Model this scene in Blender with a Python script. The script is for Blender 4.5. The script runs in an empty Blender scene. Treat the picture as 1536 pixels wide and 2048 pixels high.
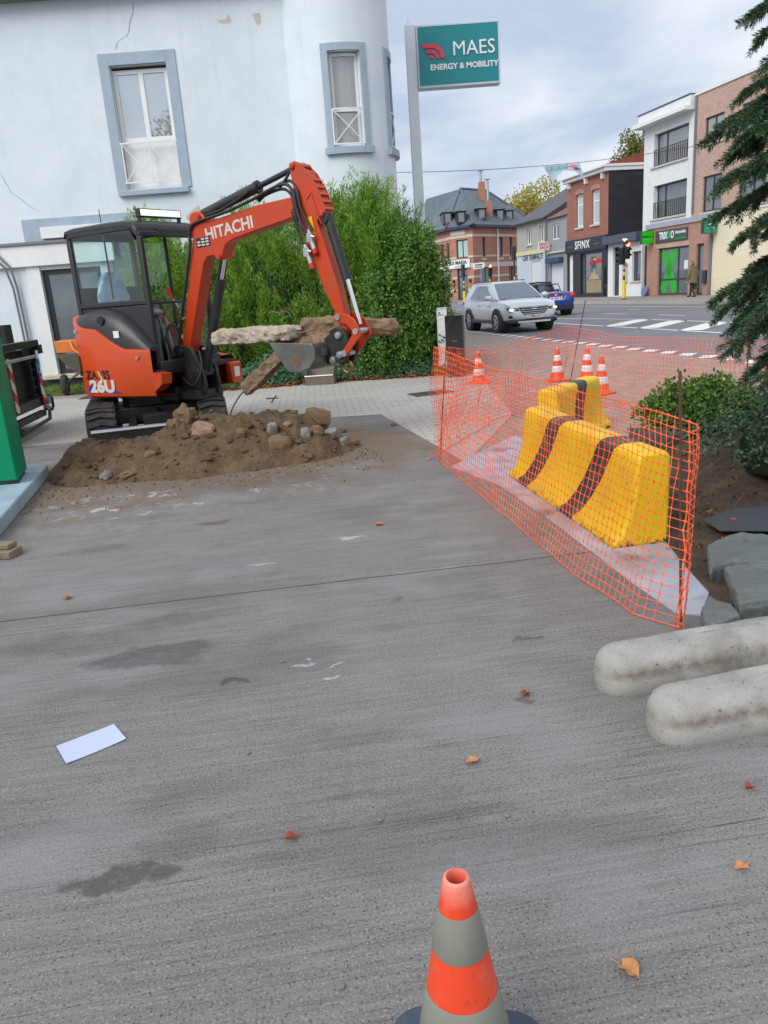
import bpy, bmesh, math, random
import numpy as np
from mathutils import Vector, Matrix, noise as mnoise
random.seed(7); RNG = np.random.default_rng(11)
C = bpy.context.scene.collection
PI = math.pi
# ---------------------------------------------------------------- camera data (eye height, pitch, roll)
F_PX, TH, RO, EYE = 1538.0, math.radians(16.0), math.radians(4.2), 1.5
FW = Vector((0, math.cos(TH), -math.sin(TH)))
_u0 = Vector((0, math.sin(TH), math.cos(TH))); _r0 = Vector((1, 0, 0))
RT = math.cos(RO)*_r0 - math.sin(RO)*_u0
UP = math.sin(RO)*_r0 + math.cos(RO)*_u0
def ray(px, py): return F_PX*FW + (px-768)*RT - (py-1024)*UP
def G(px, py, z=0.0):
    d = ray(px, py); t = (z-EYE)/d.z; return Vector((d.x*t, d.y*t, z))
def D(px, py, Y):
    d = ray(px, py); t = Y/d.y; return Vector((d.x*t, Y, EYE+d.z*t))
# ---------------------------------------------------------------- mesh builder
class MB:
    def __init__(s): s.v = []; s.f = []
    def add(s, vs, fs):
        o = len(s.v); s.v.extend(tuple(v) for v in vs); s.f.extend(tuple(i+o for i in f) for f in fs); return s
    def box(s, c, size, M=None):
        c = Vector(c); hx, hy, hz = size[0]/2, size[1]/2, size[2]/2
        vs = [Vector((x, y, z)) for x in (-hx, hx) for y in (-hy, hy) for z in (-hz, hz)]
        if M is not None: vs = [M @ v for v in vs]
        return s.add([c+v for v in vs], [(0,1,3,2),(4,6,7,5),(0,4,5,1),(2,3,7,6),(0,2,6,4),(1,5,7,3)])
    def bb(s, x0, y0, z0, x1, y1, z1): return s.box(((x0+x1)/2,(y0+y1)/2,(z0+z1)/2),(abs(x1-x0),abs(y1-y0),abs(z1-z0)))
    def beam(s, p0, p1, w, h, up=(0,0,1)):
        p0, p1 = Vector(p0), Vector(p1); d = (p1-p0); L = d.length; d.normalize(); up = Vector(up)
        if abs(d.dot(up)) > .98: up = Vector((1,0,0))
        a = d.cross(up).normalized(); b = a.cross(d)
        vs = []
        for p in (p0, p1):
            for sa, sb in ((-1,-1),(1,-1),(1,1),(-1,1)): vs.append(p + a*sa*w/2 + b*sb*h/2)
        return s.add(vs, [(3,2,1,0),(4,5,6,7),(0,1,5,4),(1,2,6,5),(2,3,7,6),(3,0,4,7)])
    def tube(s, pts, r, n=8, cap=True):
        pts = [Vector(p) for p in pts]; m = len(pts)
        rs = r if isinstance(r, (list, tuple)) else [r]*m
        ref = None; vs = []
        for i, p in enumerate(pts):
            d = (pts[min(i+1,m-1)]-pts[max(i-1,0)])
            if d.length < 1e-9: d = Vector((0,0,1))
            d.normalize()
            if ref is None:
                ref = Vector((0,0,1)) if abs(d.z) < .9 else Vector((1,0,0))
            a = (ref - d*ref.dot(d)).normalized(); b = d.cross(a); ref = a
            for k in range(n):
                t = 2*PI*k/n; vs.append(p + (a*math.cos(t)+b*math.sin(t))*rs[i])
        fs = [(i*n+k, i*n+(k+1)%n, (i+1)*n+(k+1)%n, (i+1)*n+k) for i in range(m-1) for k in range(n)]
        if cap: fs += [tuple(range(n-1,-1,-1)), tuple((m-1)*n+k for k in range(n))]
        return s.add(vs, fs)
    def cyl(s, p0, p1, r0, r1=None, n=16, cap=True): return s.tube([p0, p1], [r0, r0 if r1 is None else r1], n, cap)
    def lathe(s, prof, n=24, c=(0,0,0), cap=True, axis='z'):
        vs = []
        for r, z in prof:
            for k in range(n):
                t = 2*PI*k/n; p = (r*math.cos(t), r*math.sin(t), z)
                if axis == 'y': p = (p[0], p[2], p[1])
                if axis == 'x': p = (p[2], p[0], p[1])
                vs.append((p[0]+c[0], p[1]+c[1], p[2]+c[2]))
        m = len(prof)
        fs = [(i*n+k, i*n+(k+1)%n, (i+1)*n+(k+1)%n, (i+1)*n+k) for i in range(m-1) for k in range(n)]
        if cap: fs += [tuple(range(n-1,-1,-1)), tuple((m-1)*n+k for k in range(n))]
        return s.add(vs, fs)
    def prism(s, poly, fn, d0, d1):
        n = len(poly)
        vs = [fn(a, b, d0) for a, b in poly] + [fn(a, b, d1) for a, b in poly]
        return s.add(vs, [tuple(range(n-1,-1,-1)), tuple(range(n,2*n))] + [(i,(i+1)%n,n+(i+1)%n,n+i) for i in range(n)])
    def loft(s, rings, closed=True, cap=True):
        n = len(rings[0]); m = len(rings); vs = [p for r in rings for p in r]
        kk = n if closed else n-1
        fs = [(i*n+k, i*n+(k+1)%n, (i+1)*n+(k+1)%n, (i+1)*n+k) for i in range(m-1) for k in range(kk)]
        if cap and closed: fs += [tuple(range(n-1,-1,-1)), tuple((m-1)*n+k for k in range(n))]
        return s.add(vs, fs)
    def ball(s, c, r, amp=0.0, nu=14, nv=9, seed=0, freq=1.5, boxy=0.0):
        if not isinstance(r, (tuple, list)): r = (r, r, r)
        vs = []
        for j in range(nv+1):
            ph = PI*j/nv
            for k in range(nu):
                t = 2*PI*k/nu; d = Vector((math.sin(ph)*math.cos(t), math.sin(ph)*math.sin(t), math.cos(ph)))
                if boxy:
                    m = max(abs(d.x), abs(d.y), abs(d.z)); d = d*(1-boxy) + d/m*boxy*.8
                q = 1 + amp*mnoise.noise(d*freq + Vector((seed*3.1, seed*1.7, seed*.9)))
                vs.append((c[0]+d.x*r[0]*q, c[1]+d.y*r[1]*q, c[2]+d.z*r[2]*q))
        fs = [(j*nu+k, (j+1)*nu+k, (j+1)*nu+(k+1)%nu, j*nu+(k+1)%nu) for j in range(nv) for k in range(nu)]
        return s.add(vs, fs)
    def build(s, name, mat, parent=None, bevel=0.0, smooth=38, seg=2, M=None):
        me = bpy.data.meshes.new(name)
        vs = s.v if M is None else [tuple(M @ Vector(v)) for v in s.v]
        me.from_pydata(vs, [], s.f)
        bm = bmesh.new(); bm.from_mesh(me)
        bmesh.ops.remove_doubles(bm, verts=bm.verts, dist=1e-6)
        bmesh.ops.recalc_face_normals(bm, faces=bm.faces); bm.to_mesh(me); bm.free()
        if smooth:
            me.polygons.foreach_set('use_smooth', [True]*len(me.polygons))
            me.set_sharp_from_angle(angle=math.radians(smooth))
        me.materials.append(mat); me.update()
        o = bpy.data.objects.new(name, me); C.objects.link(o)
        if parent is not None: o.parent = parent
        if bevel:
            b = o.modifiers.new('bevel', 'BEVEL'); b.width = bevel; b.segments = seg; b.limit_method = 'ANGLE'; b.angle_limit = math.radians(40)
        return o
def T(name, label, cat, loc=(0,0,0), rz=0.0, group=None):
    o = bpy.data.objects.new(name, None); o.empty_display_size = .1; C.objects.link(o)
    o.location = loc; o.rotation_euler = (0,0,rz); o['label'] = label; o['category'] = cat
    if group: o['group'] = group
    return o
def tag(o, label, cat, group=None, kind=None):
    if label: o['label'] = label
    if cat: o['category'] = cat
    if group: o['group'] = group
    if kind: o['kind'] = kind
    return o
def struct(o): o['kind'] = 'structure'; return o
def place(o, loc, rz=0.0, rx=0.0, ry=0.0): o.location = loc; o.rotation_euler = (rx, ry, rz); return o
def dup(root, loc=None, rz=None, label=None, group=None):
    def cp(o, par):
        c = o.copy(); C.objects.link(c)
        if par is not None: c.parent = par
        for ch in [x for x in bpy.data.objects if x.parent == o]: cp(ch, c)
        return c
    r = cp(root, None)
    if loc is not None: r.location = loc
    if rz is not None: r.rotation_euler = (0,0,rz)
    if label: r['label'] = label
    if group: r['group'] = group
    return r
def rough(o, strength, size, lv=3, seed=0.0):
    s = o.modifiers.new('dice', 'SUBSURF'); s.subdivision_type = 'SIMPLE'; s.levels = lv; s.render_levels = lv
    t = bpy.data.textures.new(o.name+'_relief', 'CLOUDS'); t.noise_scale = size; t.noise_depth = 4
    d = o.modifiers.new('relief', 'DISPLACE'); d.texture = t; d.texture_coords = 'GLOBAL'; d.strength = strength; d.mid_level = .5
    return o
def quads(name, V, mat, parent=None, nv=4):
    V = np.asarray(V, dtype=np.float32).reshape(-1, nv, 3); n = len(V)
    me = bpy.data.meshes.new(name)
    me.vertices.add(n*nv); me.vertices.foreach_set('co', V.ravel())
    me.loops.add(n*nv); me.loops.foreach_set('vertex_index', np.arange(n*nv, dtype=np.int32))
    me.polygons.add(n); me.polygons.foreach_set('loop_start', np.arange(0, n*nv, nv, dtype=np.int32))
    me.update(calc_edges=True); me.validate()
    me.materials.append(mat)
    o = bpy.data.objects.new(name, me); C.objects.link(o)
    if parent is not None: o.parent = parent
    return o
def unit(a): return a/np.maximum(np.linalg.norm(a, axis=-1, keepdims=True), 1e-9)
def blades(P, Dr, L, W, N=None):
    """rhombic leaves: base P, direction Dr, length L, width W"""
    n = len(P)
    if N is None: N = unit(RNG.normal(size=(n,3)))
    S = unit(np.cross(Dr, N)); L = np.broadcast_to(L, (n,))[:,None]; W = np.broadcast_to(W, (n,))[:,None]
    return np.stack([P, P+Dr*L*.5+S*W*.5, P+Dr*L, P+Dr*L*.5-S*W*.5], axis=1)
# ---------------------------------------------------------------- text
def text(name, body, size, mat, origin, right, up, parent=None, depth=.01, align='CENTER', bold=0.0, sx=1.0, shear=0.0, sp=1.0):
    cu = bpy.data.curves.new(name, 'FONT'); cu.body = body; cu.size = size; cu.align_x = align; cu.align_y = 'CENTER'
    cu.extrude = depth; cu.offset = bold; cu.shear = shear; cu.space_character = sp; cu.resolution_u = 3
    ob = bpy.data.objects.new(name, cu); C.objects.link(ob)
    dg = bpy.context.evaluated_depsgraph_get(); me = bpy.data.meshes.new_from_object(ob.evaluated_get(dg))
    bpy.data.objects.remove(ob); bpy.data.curves.remove(cu)
    r = Vector(right).normalized(); u = Vector(up).normalized(); n = r.cross(u)
    M = Matrix((r*sx, u, n)).transposed().to_4x4(); M.translation = Vector(origin)
    me.transform(M); me.name = name
    me.materials.clear(); me.materials.append(mat)
    o = bpy.data.objects.new(name, me); C.objects.link(o)
    if parent is not None: o.parent = parent
    return o
# ---------------------------------------------------------------- materials
def lin(r, g, b):
    f = lambda c: (c/12.92 if c <= .04045 else ((c+.055)/1.055)**2.4)
    return (f(r/255), f(g/255), f(b/255))
class NT:
    def __init__(s, name):
        s.m = bpy.data.materials.new(name); s.m.use_nodes = True; s.t = s.m.node_tree
        s.b = s.t.nodes['Principled BSDF']; s.out = s.t.nodes['Material Output']
        s.co = None
    def n(s, typ, **kw):
        nd = s.t.nodes.new(typ)
        for k, v in kw.items():
            if k.startswith('i_'):
                key = k[2:]; key = int(key) if key.isdigit() else key.replace('_', ' ')
                s.put(nd.inputs[key], v)
            else: setattr(nd, k, v)
        return nd
    def put(s, sock, v):
        if isinstance(v, bpy.types.NodeSocket): s.t.links.new(v, sock)
        elif isinstance(v, (tuple, list)) and len(v) == 3 and sock.type == 'RGBA': sock.default_value = (*v, 1)
        else: sock.default_value = v
    def coord(s):
        if s.co is None: s.co = s.n('ShaderNodeTexCoord').outputs['Object']
        return s.co
    def map(s, scale=(1,1,1), rot=(0,0,0), loc=(0,0,0)):
        return s.n('ShaderNodeMapping', i_Vector=s.coord(), i_Scale=scale, i_Rotation=rot, i_Location=loc).outputs[0]
    def noise(s, scale, detail=4, rough=.55, vec=None, dist=0.0):
        return s.n('ShaderNodeTexNoise', i_Vector=vec if vec is not None else s.coord(), i_Scale=scale, i_Detail=detail, i_Roughness=rough, i_Distortion=dist).outputs[0]
    def ramp(s, fac, a, b, ca=0.0, cb=1.0):
        """linear map a..b -> ca..cb clamped"""
        return s.n('ShaderNodeMapRange', i_0=fac, i_1=a, i_2=b, i_3=ca, i_4=cb).outputs[0]
    def mix(s, fac, a, b, mode='MIX'):
        nd = s.n('ShaderNodeMix', data_type='RGBA', blend_type=mode)
        s.put(nd.inputs[0], fac); s.put(nd.inputs[6], a); s.put(nd.inputs[7], b); return nd.outputs[2]
    def math(s, op, a, b=None, c=None):
        nd = s.n('ShaderNodeMath', operation=op); s.put(nd.inputs[0], a)
        if b is not None: s.put(nd.inputs[1], b)
        if c is not None: s.put(nd.inputs[2], c)
        return nd.outputs[0]
    def bump(s, h, strength=.3, dist=.01):
        nd = s.n('ShaderNodeBump', i_Strength=strength, i_Distance=dist, i_Height=h)
        s.put(s.b.inputs['Normal'], nd.outputs[0])
    def fin(s, col=None, rough=None, metal=None, **kw):
        for k, v in (('Base Color', col), ('Roughness', rough), ('Metallic', metal)):
            if v is not None: s.put(s.b.inputs[k], v)
        for k, v in kw.items(): s.put(s.b.inputs[k.replace('_', ' ')], v)
        return s.m
def pm(name, col, rough=.6, var=.12, sc=3.0, bump=0.0, bsc=60, metal=0.0, coat=0.0, dirt=None, dirt_amt=.0, spec=.5):
    t = NT(name); f = t.noise(sc, 5); g = t.noise(sc*9, 3)
    k = t.math('ADD', t.math('MULTIPLY', f, .65), t.math('MULTIPLY', g, .35))
    c = t.mix(t.ramp(k, .3, .7), tuple(x*(1-var) for x in col), tuple(min(1, x*(1+var)) for x in col))
    if dirt is not None: c = t.mix(t.ramp(t.noise(sc*1.7, 6, .65), .5, .75, 0, dirt_amt), c, dirt)
    if bump: t.bump(t.noise(bsc, 4), bump, .004)
    m = t.fin(c, t.ramp(f, .3, .7, max(.03, rough-.07), min(1, rough+.07)), metal)
    t.b.inputs['Specular IOR Level'].default_value = spec
    if coat: t.b.inputs['Coat Weight'].default_value = coat; t.b.inputs['Coat Roughness'].default_value = .06
    return m
def glass_mat(name, tint=(.8,.9,.9), refl=.12, rough=.01, dark=0.0):
    t = NT(name); t.t.nodes.remove(t.b)
    tr = t.n('ShaderNodeBsdfTransparent', i_Color=tint); gl = t.n('ShaderNodeBsdfGlossy', i_Color=(1,1,1), i_Roughness=rough)
    lw = t.n('ShaderNodeLayerWeight', i_Blend=.5)
    fac = t.math('ADD', refl, t.math('MULTIPLY', t.math('POWER', lw.outputs[1], 4.0), .6))
    mx = t.n('ShaderNodeMixShader'); t.put(mx.inputs[0], fac); t.put(mx.inputs[1], tr.outputs[0]); t.put(mx.inputs[2], gl.outputs[0])
    t.put(t.out.inputs[0], mx.outputs[0]); return t.m
def pane_mat(name, col=(.03,.035,.04), refl=.35, rough=.03):
    """window pane backed by a dim room: dark with mirror reflection"""
    t = NT(name); f = t.noise(1.3, 3)
    c = t.mix(f, tuple(x*.6 for x in col), tuple(x*1.5 for x in col))
    t.bump(t.noise(2.0, 2), .02, .02)
    m = t.fin(c, rough); t.b.inputs['Specular IOR Level'].default_value = min(1, refl*2.2); t.b.inputs['IOR'].default_value = 1.5+refl*1.6
    return m
def emis(name, col, st):
    t = NT(name); t.fin(col, .4); t.b.inputs['Emission Color'].default_value = (*col, 1); t.b.inputs['Emission Strength'].default_value = st; return t.m
def brick_mat(name, c1, c2, mort, bw=.22, bh=.065, msz=.012, xy=(1,1), var=.3, bias=0.0, bump=.35):
    t = NT(name); sp = t.n('ShaderNodeSeparateXYZ', i_0=t.coord())
    x = t.math('ADD', t.math('MULTIPLY', sp.outputs[0], xy[0]), t.math('MULTIPLY', sp.outputs[1], xy[1]))
    v = t.n('ShaderNodeCombineXYZ', i_0=x, i_1=sp.outputs[2]).outputs[0]
    br = t.n('ShaderNodeTexBrick', i_Vector=v, i_Color1=c1, i_Color2=c2, i_Mortar=mort, i_Scale=1.0, i_Mortar_Size=msz, i_Brick_Width=bw, i_Row_Height=bh, i_Bias=bias, i_Mortar_Smooth=.2)
    big = t.noise(.7, 6, .6)
    c = t.mix(t.ramp(big, .3, .7, 0, var), br.outputs[0], tuple(x*.55 for x in c1), 'MIX')
    c = t.mix(t.ramp(t.noise(14, 3), .35, .7, 0, .35), c, t.mix(.5, c, mort))
    t.bump(t.math('SUBTRACT', 1.0, br.outputs[1]), bump, .008)
    return t.fin(c, .85)
def leaf_mat(name, c1, c2, c3=None, trans=.25, rough=.55):
    t = NT(name); gi = t.n('ShaderNodeNewGeometry').outputs['Random Per Island']
    c = t.mix(gi, c1, c2)
    if c3 is not None: c = t.mix(t.ramp(t.noise(1.6, 4), .52, .72), c, c3)
    c = t.mix(t.ramp(t.noise(2.6, 4), .3, .7, 0, 1), t.mix(.22, c, (0,0,0)), c)
    t.fin(c, rough); t.b.inputs['Specular IOR Level'].default_value = .3
    tl = t.n('ShaderNodeBsdfTranslucent', i_Color=c); mx = t.n('ShaderNodeMixShader', i_0=trans)
    t.put(mx.inputs[1], t.b.outputs[0]); t.put(mx.inputs[2], tl.outputs[0]); t.put(t.out.inputs[0], mx.outputs[0]); return t.m
M = {}
M['orange'] = pm('orange_paint', lin(202,68,4), .36, .05, 2, coat=.25, dirt=lin(120,90,70), dirt_amt=.10)
M['orange_boom'] = pm('orange_boom_paint', lin(190,58,5), .42, .06, 2, coat=.12, dirt=lin(120,84,60), dirt_amt=.30)
M['black_metal'] = pm('black_metal', (.018,.019,.021), .45, .2, 4, dirt=lin(110,98,85), dirt_amt=.22)
M['black_plastic'] = pm('black_plastic', (.022,.023,.026), .42, .1, 3, bump=.05, bsc=200)
M['rubber'] = pm('rubber', (.035,.034,.033), .85, .25, 6, bump=.2, bsc=40, dirt=lin(120,108,95), dirt_amt=.5)
M['hose'] = pm('hose_rubber', (.02,.02,.022), .5, .1)
M['steel'] = pm('bucket_steel', lin(128,128,126), .42, .25, 5, bump=.1, bsc=30, metal=.75, dirt=lin(92,66,48), dirt_amt=.45)
M['chrome'] = pm('chrome', (.8,.8,.82), .12, .03, metal=1.0)
M['zinc'] = pm('zinc', (.5,.5,.52), .35, .15, metal=.8)
M['white_paint'] = pm('white_paint', (.78,.79,.79), .45, .05, 2, dirt=lin(150,140,125), dirt_amt=.15)
M['white_pvc'] = pm('white_window_plastic', (.8,.81,.81), .35, .03)
M['lettering_grey'] = pm('lettering_grey', lin(205,200,192), .5, .05)
M['red_plastic'] = pm('red_plastic', lin(200,25,25), .4, .05)
M['grey_plastic'] = pm('grey_plastic', lin(120,122,128), .5, .08)
M['yellow_sticker'] = pm('yellow_sticker', lin(235,180,20), .5, .05)
M['blue_sticker'] = pm('blue_sticker', lin(40,50,160), .5, .05)
M['glass'] = glass_mat('cab_glass', (.80,.93,.91), .07)
M['glass_dark'] = glass_mat('tinted_glass', (.25,.3,.33), .16)
M['anthracite'] = pm('anthracite_frame', (.035,.038,.045), .4, .08)
M['pane'] = pane_mat('window_pane', (.05,.06,.065), .38)
def mirror_pane(name, amt, col=(.08,.09,.09)):
    t = NT(name); t.bump(t.noise(1.7, 2), .015, .03); return t.fin(t.mix(amt, col, (.86,.87,.86)), .02, amt)
def car_paint(name, col, metal):
    t = NT(name); m = t.fin(col, .3, metal); t.b.inputs['Coat Weight'].default_value = 1; t.b.inputs['Coat Roughness'].default_value = .03; return m
M['pane_sky'] = mirror_pane('sky_mirror_pane', .8)
M['pane_half'] = mirror_pane('half_mirror_pane', .38)
M['pane_grey'] = pane_mat('grey_window_pane', (.10,.125,.13), .3)
M['curtain'] = pm('curtain_cloth', lin(170,195,195), .8, .15, 9)
M['concrete'] = pm('cast_concrete', lin(166,165,160), .85, .12, 3, bump=.35, bsc=45, dirt=lin(112,92,70), dirt_amt=.28)
M['stone'] = pm('slate_stone', lin(104,110,109), .75, .28, 5, bump=1.0, bsc=16, dirt=lin(84,92,80), dirt_amt=.7)
M['black_text'] = pm('black_lettering', (.015,.015,.018), .5, .03)
M['white_text'] = pm('white_lettering', (.8,.82,.83), .5, .03)
M['wood'] = pm('weathered_wood', lin(132,118,100), .8, .25, 6, bump=.3, bsc=30)
M['bark'] = pm('bark', lin(72,58,46), .9, .3, 8, bump=.6, bsc=25)
# ================================================================= world, camera, lights
sc = bpy.context.scene
cd = bpy.data.cameras.new('camera'); cam = bpy.data.objects.new('camera', cd); C.objects.link(cam); sc.camera = cam
cd.sensor_fit = 'HORIZONTAL'; cd.sensor_width = 36; cd.lens = 36*F_PX/1536; cd.clip_end = 2000; cd.clip_start = .05
cam.matrix_world = Matrix((( RT.x, UP.x, -FW.x, 0), (RT.y, UP.y, -FW.y, 0), (RT.z, UP.z, -FW.z, EYE), (0,0,0,1)))
w = bpy.data.worlds.new('World'); sc.world = w; w.use_nodes = True; wt = w.node_tree; bg = wt.nodes['Background']
def wn(typ, **kw):
    nd = wt.nodes.new(typ)
    for k, v in kw.items():
        if k.startswith('i_'):
            key = k[2:]; key = int(key) if key.isdigit() else key.replace('_', ' ')
            if isinstance(v, bpy.types.NodeSocket): wt.links.new(v, nd.inputs[key])
            else: nd.inputs[key].default_value = v
        else: setattr(nd, k, v)
    return nd
SUN_EL, SUN_AZ = math.radians(40), math.radians(224)      # azimuth clockwise from +Y
sky = wn('ShaderNodeTexSky'); sky.sky_type = 'NISHITA'; sky.sun_disc = False; sky.sun_elevation = SUN_EL; sky.sun_rotation = SUN_AZ
sky.air_density = 1.2; sky.dust_density = 2.0
tc = wn('ShaderNodeTexCoord').outputs['Generated']
sep = wn('ShaderNodeSeparateXYZ', i_0=tc)
den = wn('ShaderNodeMath', operation='ADD', i_0=sep.outputs[2], i_1=.22)
def wm(op, a, b): return wn('ShaderNodeMath', operation=op, i_0=a, i_1=b).outputs[0]
cv = wn('ShaderNodeCombineXYZ', i_0=wm('DIVIDE', sep.outputs[0], den.outputs[0]), i_1=wm('DIVIDE', sep.outputs[1], den.outputs[0]), i_2=.3)
n1 = wn('ShaderNodeTexNoise', i_Vector=cv.outputs[0], i_Scale=1.15, i_Detail=7.0, i_Roughness=.5, i_Distortion=.3)
mr = wn('ShaderNodeMapRange', i_0=n1.outputs[0], i_1=.41, i_2=.60)
cr = wn('ShaderNodeMix', data_type='RGBA'); 
wt.links.new(mr.outputs[0], cr.inputs[0])
cr.inputs[6].default_value = (5.1,6.0,7.4,1); cr.inputs[7].default_value = (8.9,9.1,9.5,1)
# brighter towards the zenith, as an overcast sky is; bluer grey bank low down
zr = wn('ShaderNodeMapRange', i_0=sep.outputs[2], i_1=.02, i_2=.42)
lo = wn('ShaderNodeMix', data_type='RGBA', blend_type='MULTIPLY'); lo.inputs[0].default_value = 1
g2 = wn('ShaderNodeMix', data_type='RGBA'); wt.links.new(zr.outputs[0], g2.inputs[0])
g2.inputs[6].default_value = (.88,.92,.98,1); g2.inputs[7].default_value = (1.12,1.10,1.08,1)
wt.links.new(cr.outputs[2], lo.inputs[6]); wt.links.new(g2.outputs[2], lo.inputs[7])
mx = wn('ShaderNodeMix', data_type='RGBA'); mx.inputs[0].default_value = .88
wt.links.new(sky.outputs[0], mx.inputs[6]); wt.links.new(lo.outputs[2], mx.inputs[7])
wt.links.new(mx.outputs[2], bg.inputs[0]); bg.inputs[1].default_value = .1
sl = bpy.data.lights.new('sun', 'SUN'); sl.energy = 2.3; sl.angle = math.radians(40); sl.color = (1,.97,.93)
sun = bpy.data.objects.new('sun', sl); C.objects.link(sun)
sd = Vector((math.sin(SUN_AZ)*math.cos(SUN_EL), math.cos(SUN_AZ)*math.cos(SUN_EL), math.sin(SUN_EL)))
sun.rotation_euler = sd.to_track_quat('Z', 'Y').to_euler(); sun.location = (0,-20,30)
sc.view_settings.view_transform = 'Standard'; sc.view_settings.look = 'None'; sc.view_settings.exposure = .12; sc.view_settings.gamma = 1
sc.render.engine = 'CYCLES'
sc.cycles.use_denoising = True; sc.cycles.denoiser = 'OPENIMAGEDENOISE'
sc.cycles.max_bounces = 8; sc.cycles.transparent_max_bounces = 24; sc.cycles.caustics_reflective = False; sc.cycles.caustics_refractive = False
sc.cycles.use_adaptive_sampling = True; sc.cycles.adaptive_threshold = .02

# ================================================================= road frame
RE = Vector((-.195,.981,0)); RN = Vector((.981,.195,0)); RZ = math.atan2(.981,-.195)
def rd(v, u, z=0.0): p = RE*v + RN*u; return Vector((p.x, p.y, z))
# ================================================================= ground materials
def tilt_coord(t, ang):
    return t.n('ShaderNodeMapping', i_Vector=t.coord(), i_Rotation=(0,0,-ang)).outputs[0]
def concrete_slab():
    t = NT('broomed_concrete'); a = math.radians(7)
    v = tilt_coord(t, a); sp = t.n('ShaderNodeSeparateXYZ', i_0=v); X, Y = sp.outputs[0], sp.outputs[1]
    big = t.noise(.55, 5, .55); med = t.noise(3.1, 5, .6); fine = t.noise(150, 3, .7)
    sv = t.n('ShaderNodeMapping', i_Vector=v, i_Scale=(.55,14,1)).outputs[0]
    str1 = t.noise(3.0, 6, .7, sv, .25)
    sv2 = t.n('ShaderNodeMapping', i_Vector=v, i_Scale=(.9,34,1)).outputs[0]
    str2 = t.noise(4.0, 4, .65, sv2)
    c = t.mix(t.ramp(big, .3, .7), lin(108,107,106), lin(129,127,126))
    c = t.mix(t.ramp(med, .3, .7, 0, .35), c, lin(94,91,89))
    c = t.mix(t.ramp(str1, .42, .62, 0, .45), c, lin(146,143,140))
    c = t.mix(t.ramp(str2, .55, .68, 0, .55), c, lin(72,69,68))                      # broom grooves
    c = t.mix(t.ramp(fine, .54, .68, 0, .65), c, lin(182,179,175))                    # pale grains
    c = t.mix(t.ramp(t.noise(120, 2, .6, t.n('ShaderNodeMapping', i_Vector=v, i_Location=(3,9,1)).outputs[0]), .57, .68, 0, .85), c, lin(52,50,49))  # pits
    # oil / damp patches
    sv3 = t.n('ShaderNodeMapping', i_Vector=v, i_Scale=(.22,22,1), i_Location=(2,0,0)).outputs[0]
    lc = t.math('MULTIPLY', t.ramp(t.noise(2.6, 5, .6, sv3, .1), .60, .66, 0, .75), t.ramp(t.noise(3.5, 4, .7), .42, .56, 0, .9))
    c = t.mix(lc, c, lin(44,42,42))                                                   # long broom scores
    st = t.noise(.9, 4, .5, t.n('ShaderNodeMapping', i_Vector=v, i_Scale=(.8,1.9,1), i_Location=(.6,2.9,0)).outputs[0])
    c = t.mix(t.ramp(st, .55, .64, 0, .28), c, lin(74,71,70))
    wv = t.noise(1.2, 3, .5, t.n('ShaderNodeMapping', i_Vector=v, i_Scale=(1.2,2.2,1), i_Location=(7,1,0)).outputs[0])
    c = t.mix(t.ramp(wv, .54, .68, 0, .32), c, lin(148,149,152))
    # spread soil around the heap: distance to the heap axis
    def seg_dist(ax, ay, bx, by):
        px = t.math('SUBTRACT', t.n('ShaderNodeSeparateXYZ', i_0=t.coord()).outputs[0], ax); py = t.math('SUBTRACT', t.n('ShaderNodeSeparateXYZ', i_0=t.coord()).outputs[1], ay)
        dx, dy = bx-ax, by-ay; L2 = dx*dx+dy*dy
        h = t.math('DIVIDE', t.math('ADD', t.math('MULTIPLY', px, dx), t.math('MULTIPLY', py, dy)), L2)
        nd = t.n('ShaderNodeClamp', i_0=h); h = nd.outputs[0]
        ex = t.math('SUBTRACT', px, t.math('MULTIPLY', h, dx)); ey = t.math('SUBTRACT', py, t.math('MULTIPLY', h, dy))
        return t.math('SQRT', t.math('ADD', t.math('MULTIPLY', ex, ex), t.math('MULTIPLY', ey, ey)))
    d = seg_dist(-2.75, 7.0, -.55, 7.7)
    soil = t.math('SUBTRACT', t.math('ADD', 1.62, t.math('MULTIPLY', t.math('SUBTRACT', t.noise(2.6, 6, .6), .5), 2.6)), t.math('MULTIPLY', d, .95))
    c = t.mix(t.ramp(soil, .25, .85, 0, .85), c, t.mix(t.noise(40, 3), lin(96,82,66), lin(128,110,90)))
    d2 = seg_dist(-2.2, 5.95, -1.0, 6.35)
    ch = t.math('MULTIPLY', t.ramp(d2, .1, .9, 1, 0), t.ramp(t.noise(5.5, 5, .7, None, 1.2), .57, .66, 0, .75))
    c = t.mix(ch, c, lin(205,204,202))                                                # scraped chalky marks
    vw_ = t.n('ShaderNodeVectorMath', operation='ADD'); t.put(vw_.inputs[0], t.coord()); nz_ = t.n('ShaderNodeTexNoise', i_Vector=t.coord(), i_Scale=7.0, i_Detail=4.0)
    sc_ = t.n('ShaderNodeVectorMath', operation='SCALE'); t.put(sc_.inputs[0], nz_.outputs[1]); sc_.inputs['Scale'].default_value = .22; t.put(vw_.inputs[1], sc_.outputs[0])
    def blob(px, py, rx, ry, col, amt, hard=.5):
        nonlocal c
        p = G(px, py); m = t.n('ShaderNodeMapping', vector_type='TEXTURE', i_Vector=vw_.outputs[0], i_Location=(p.x+.11, p.y+.11, .11), i_Rotation=(0,0,a), i_Scale=(rx,ry,9)).outputs[0]
        ln = t.n('ShaderNodeVectorMath', operation='LENGTH'); t.put(ln.inputs[0], m); c = t.mix(t.math('MULTIPLY', t.ramp(ln.outputs['Value'], hard, 1.0, amt, 0), t.ramp(t.noise(24, 4, .7), .3, .5, .55, 1)), c, col)
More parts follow.
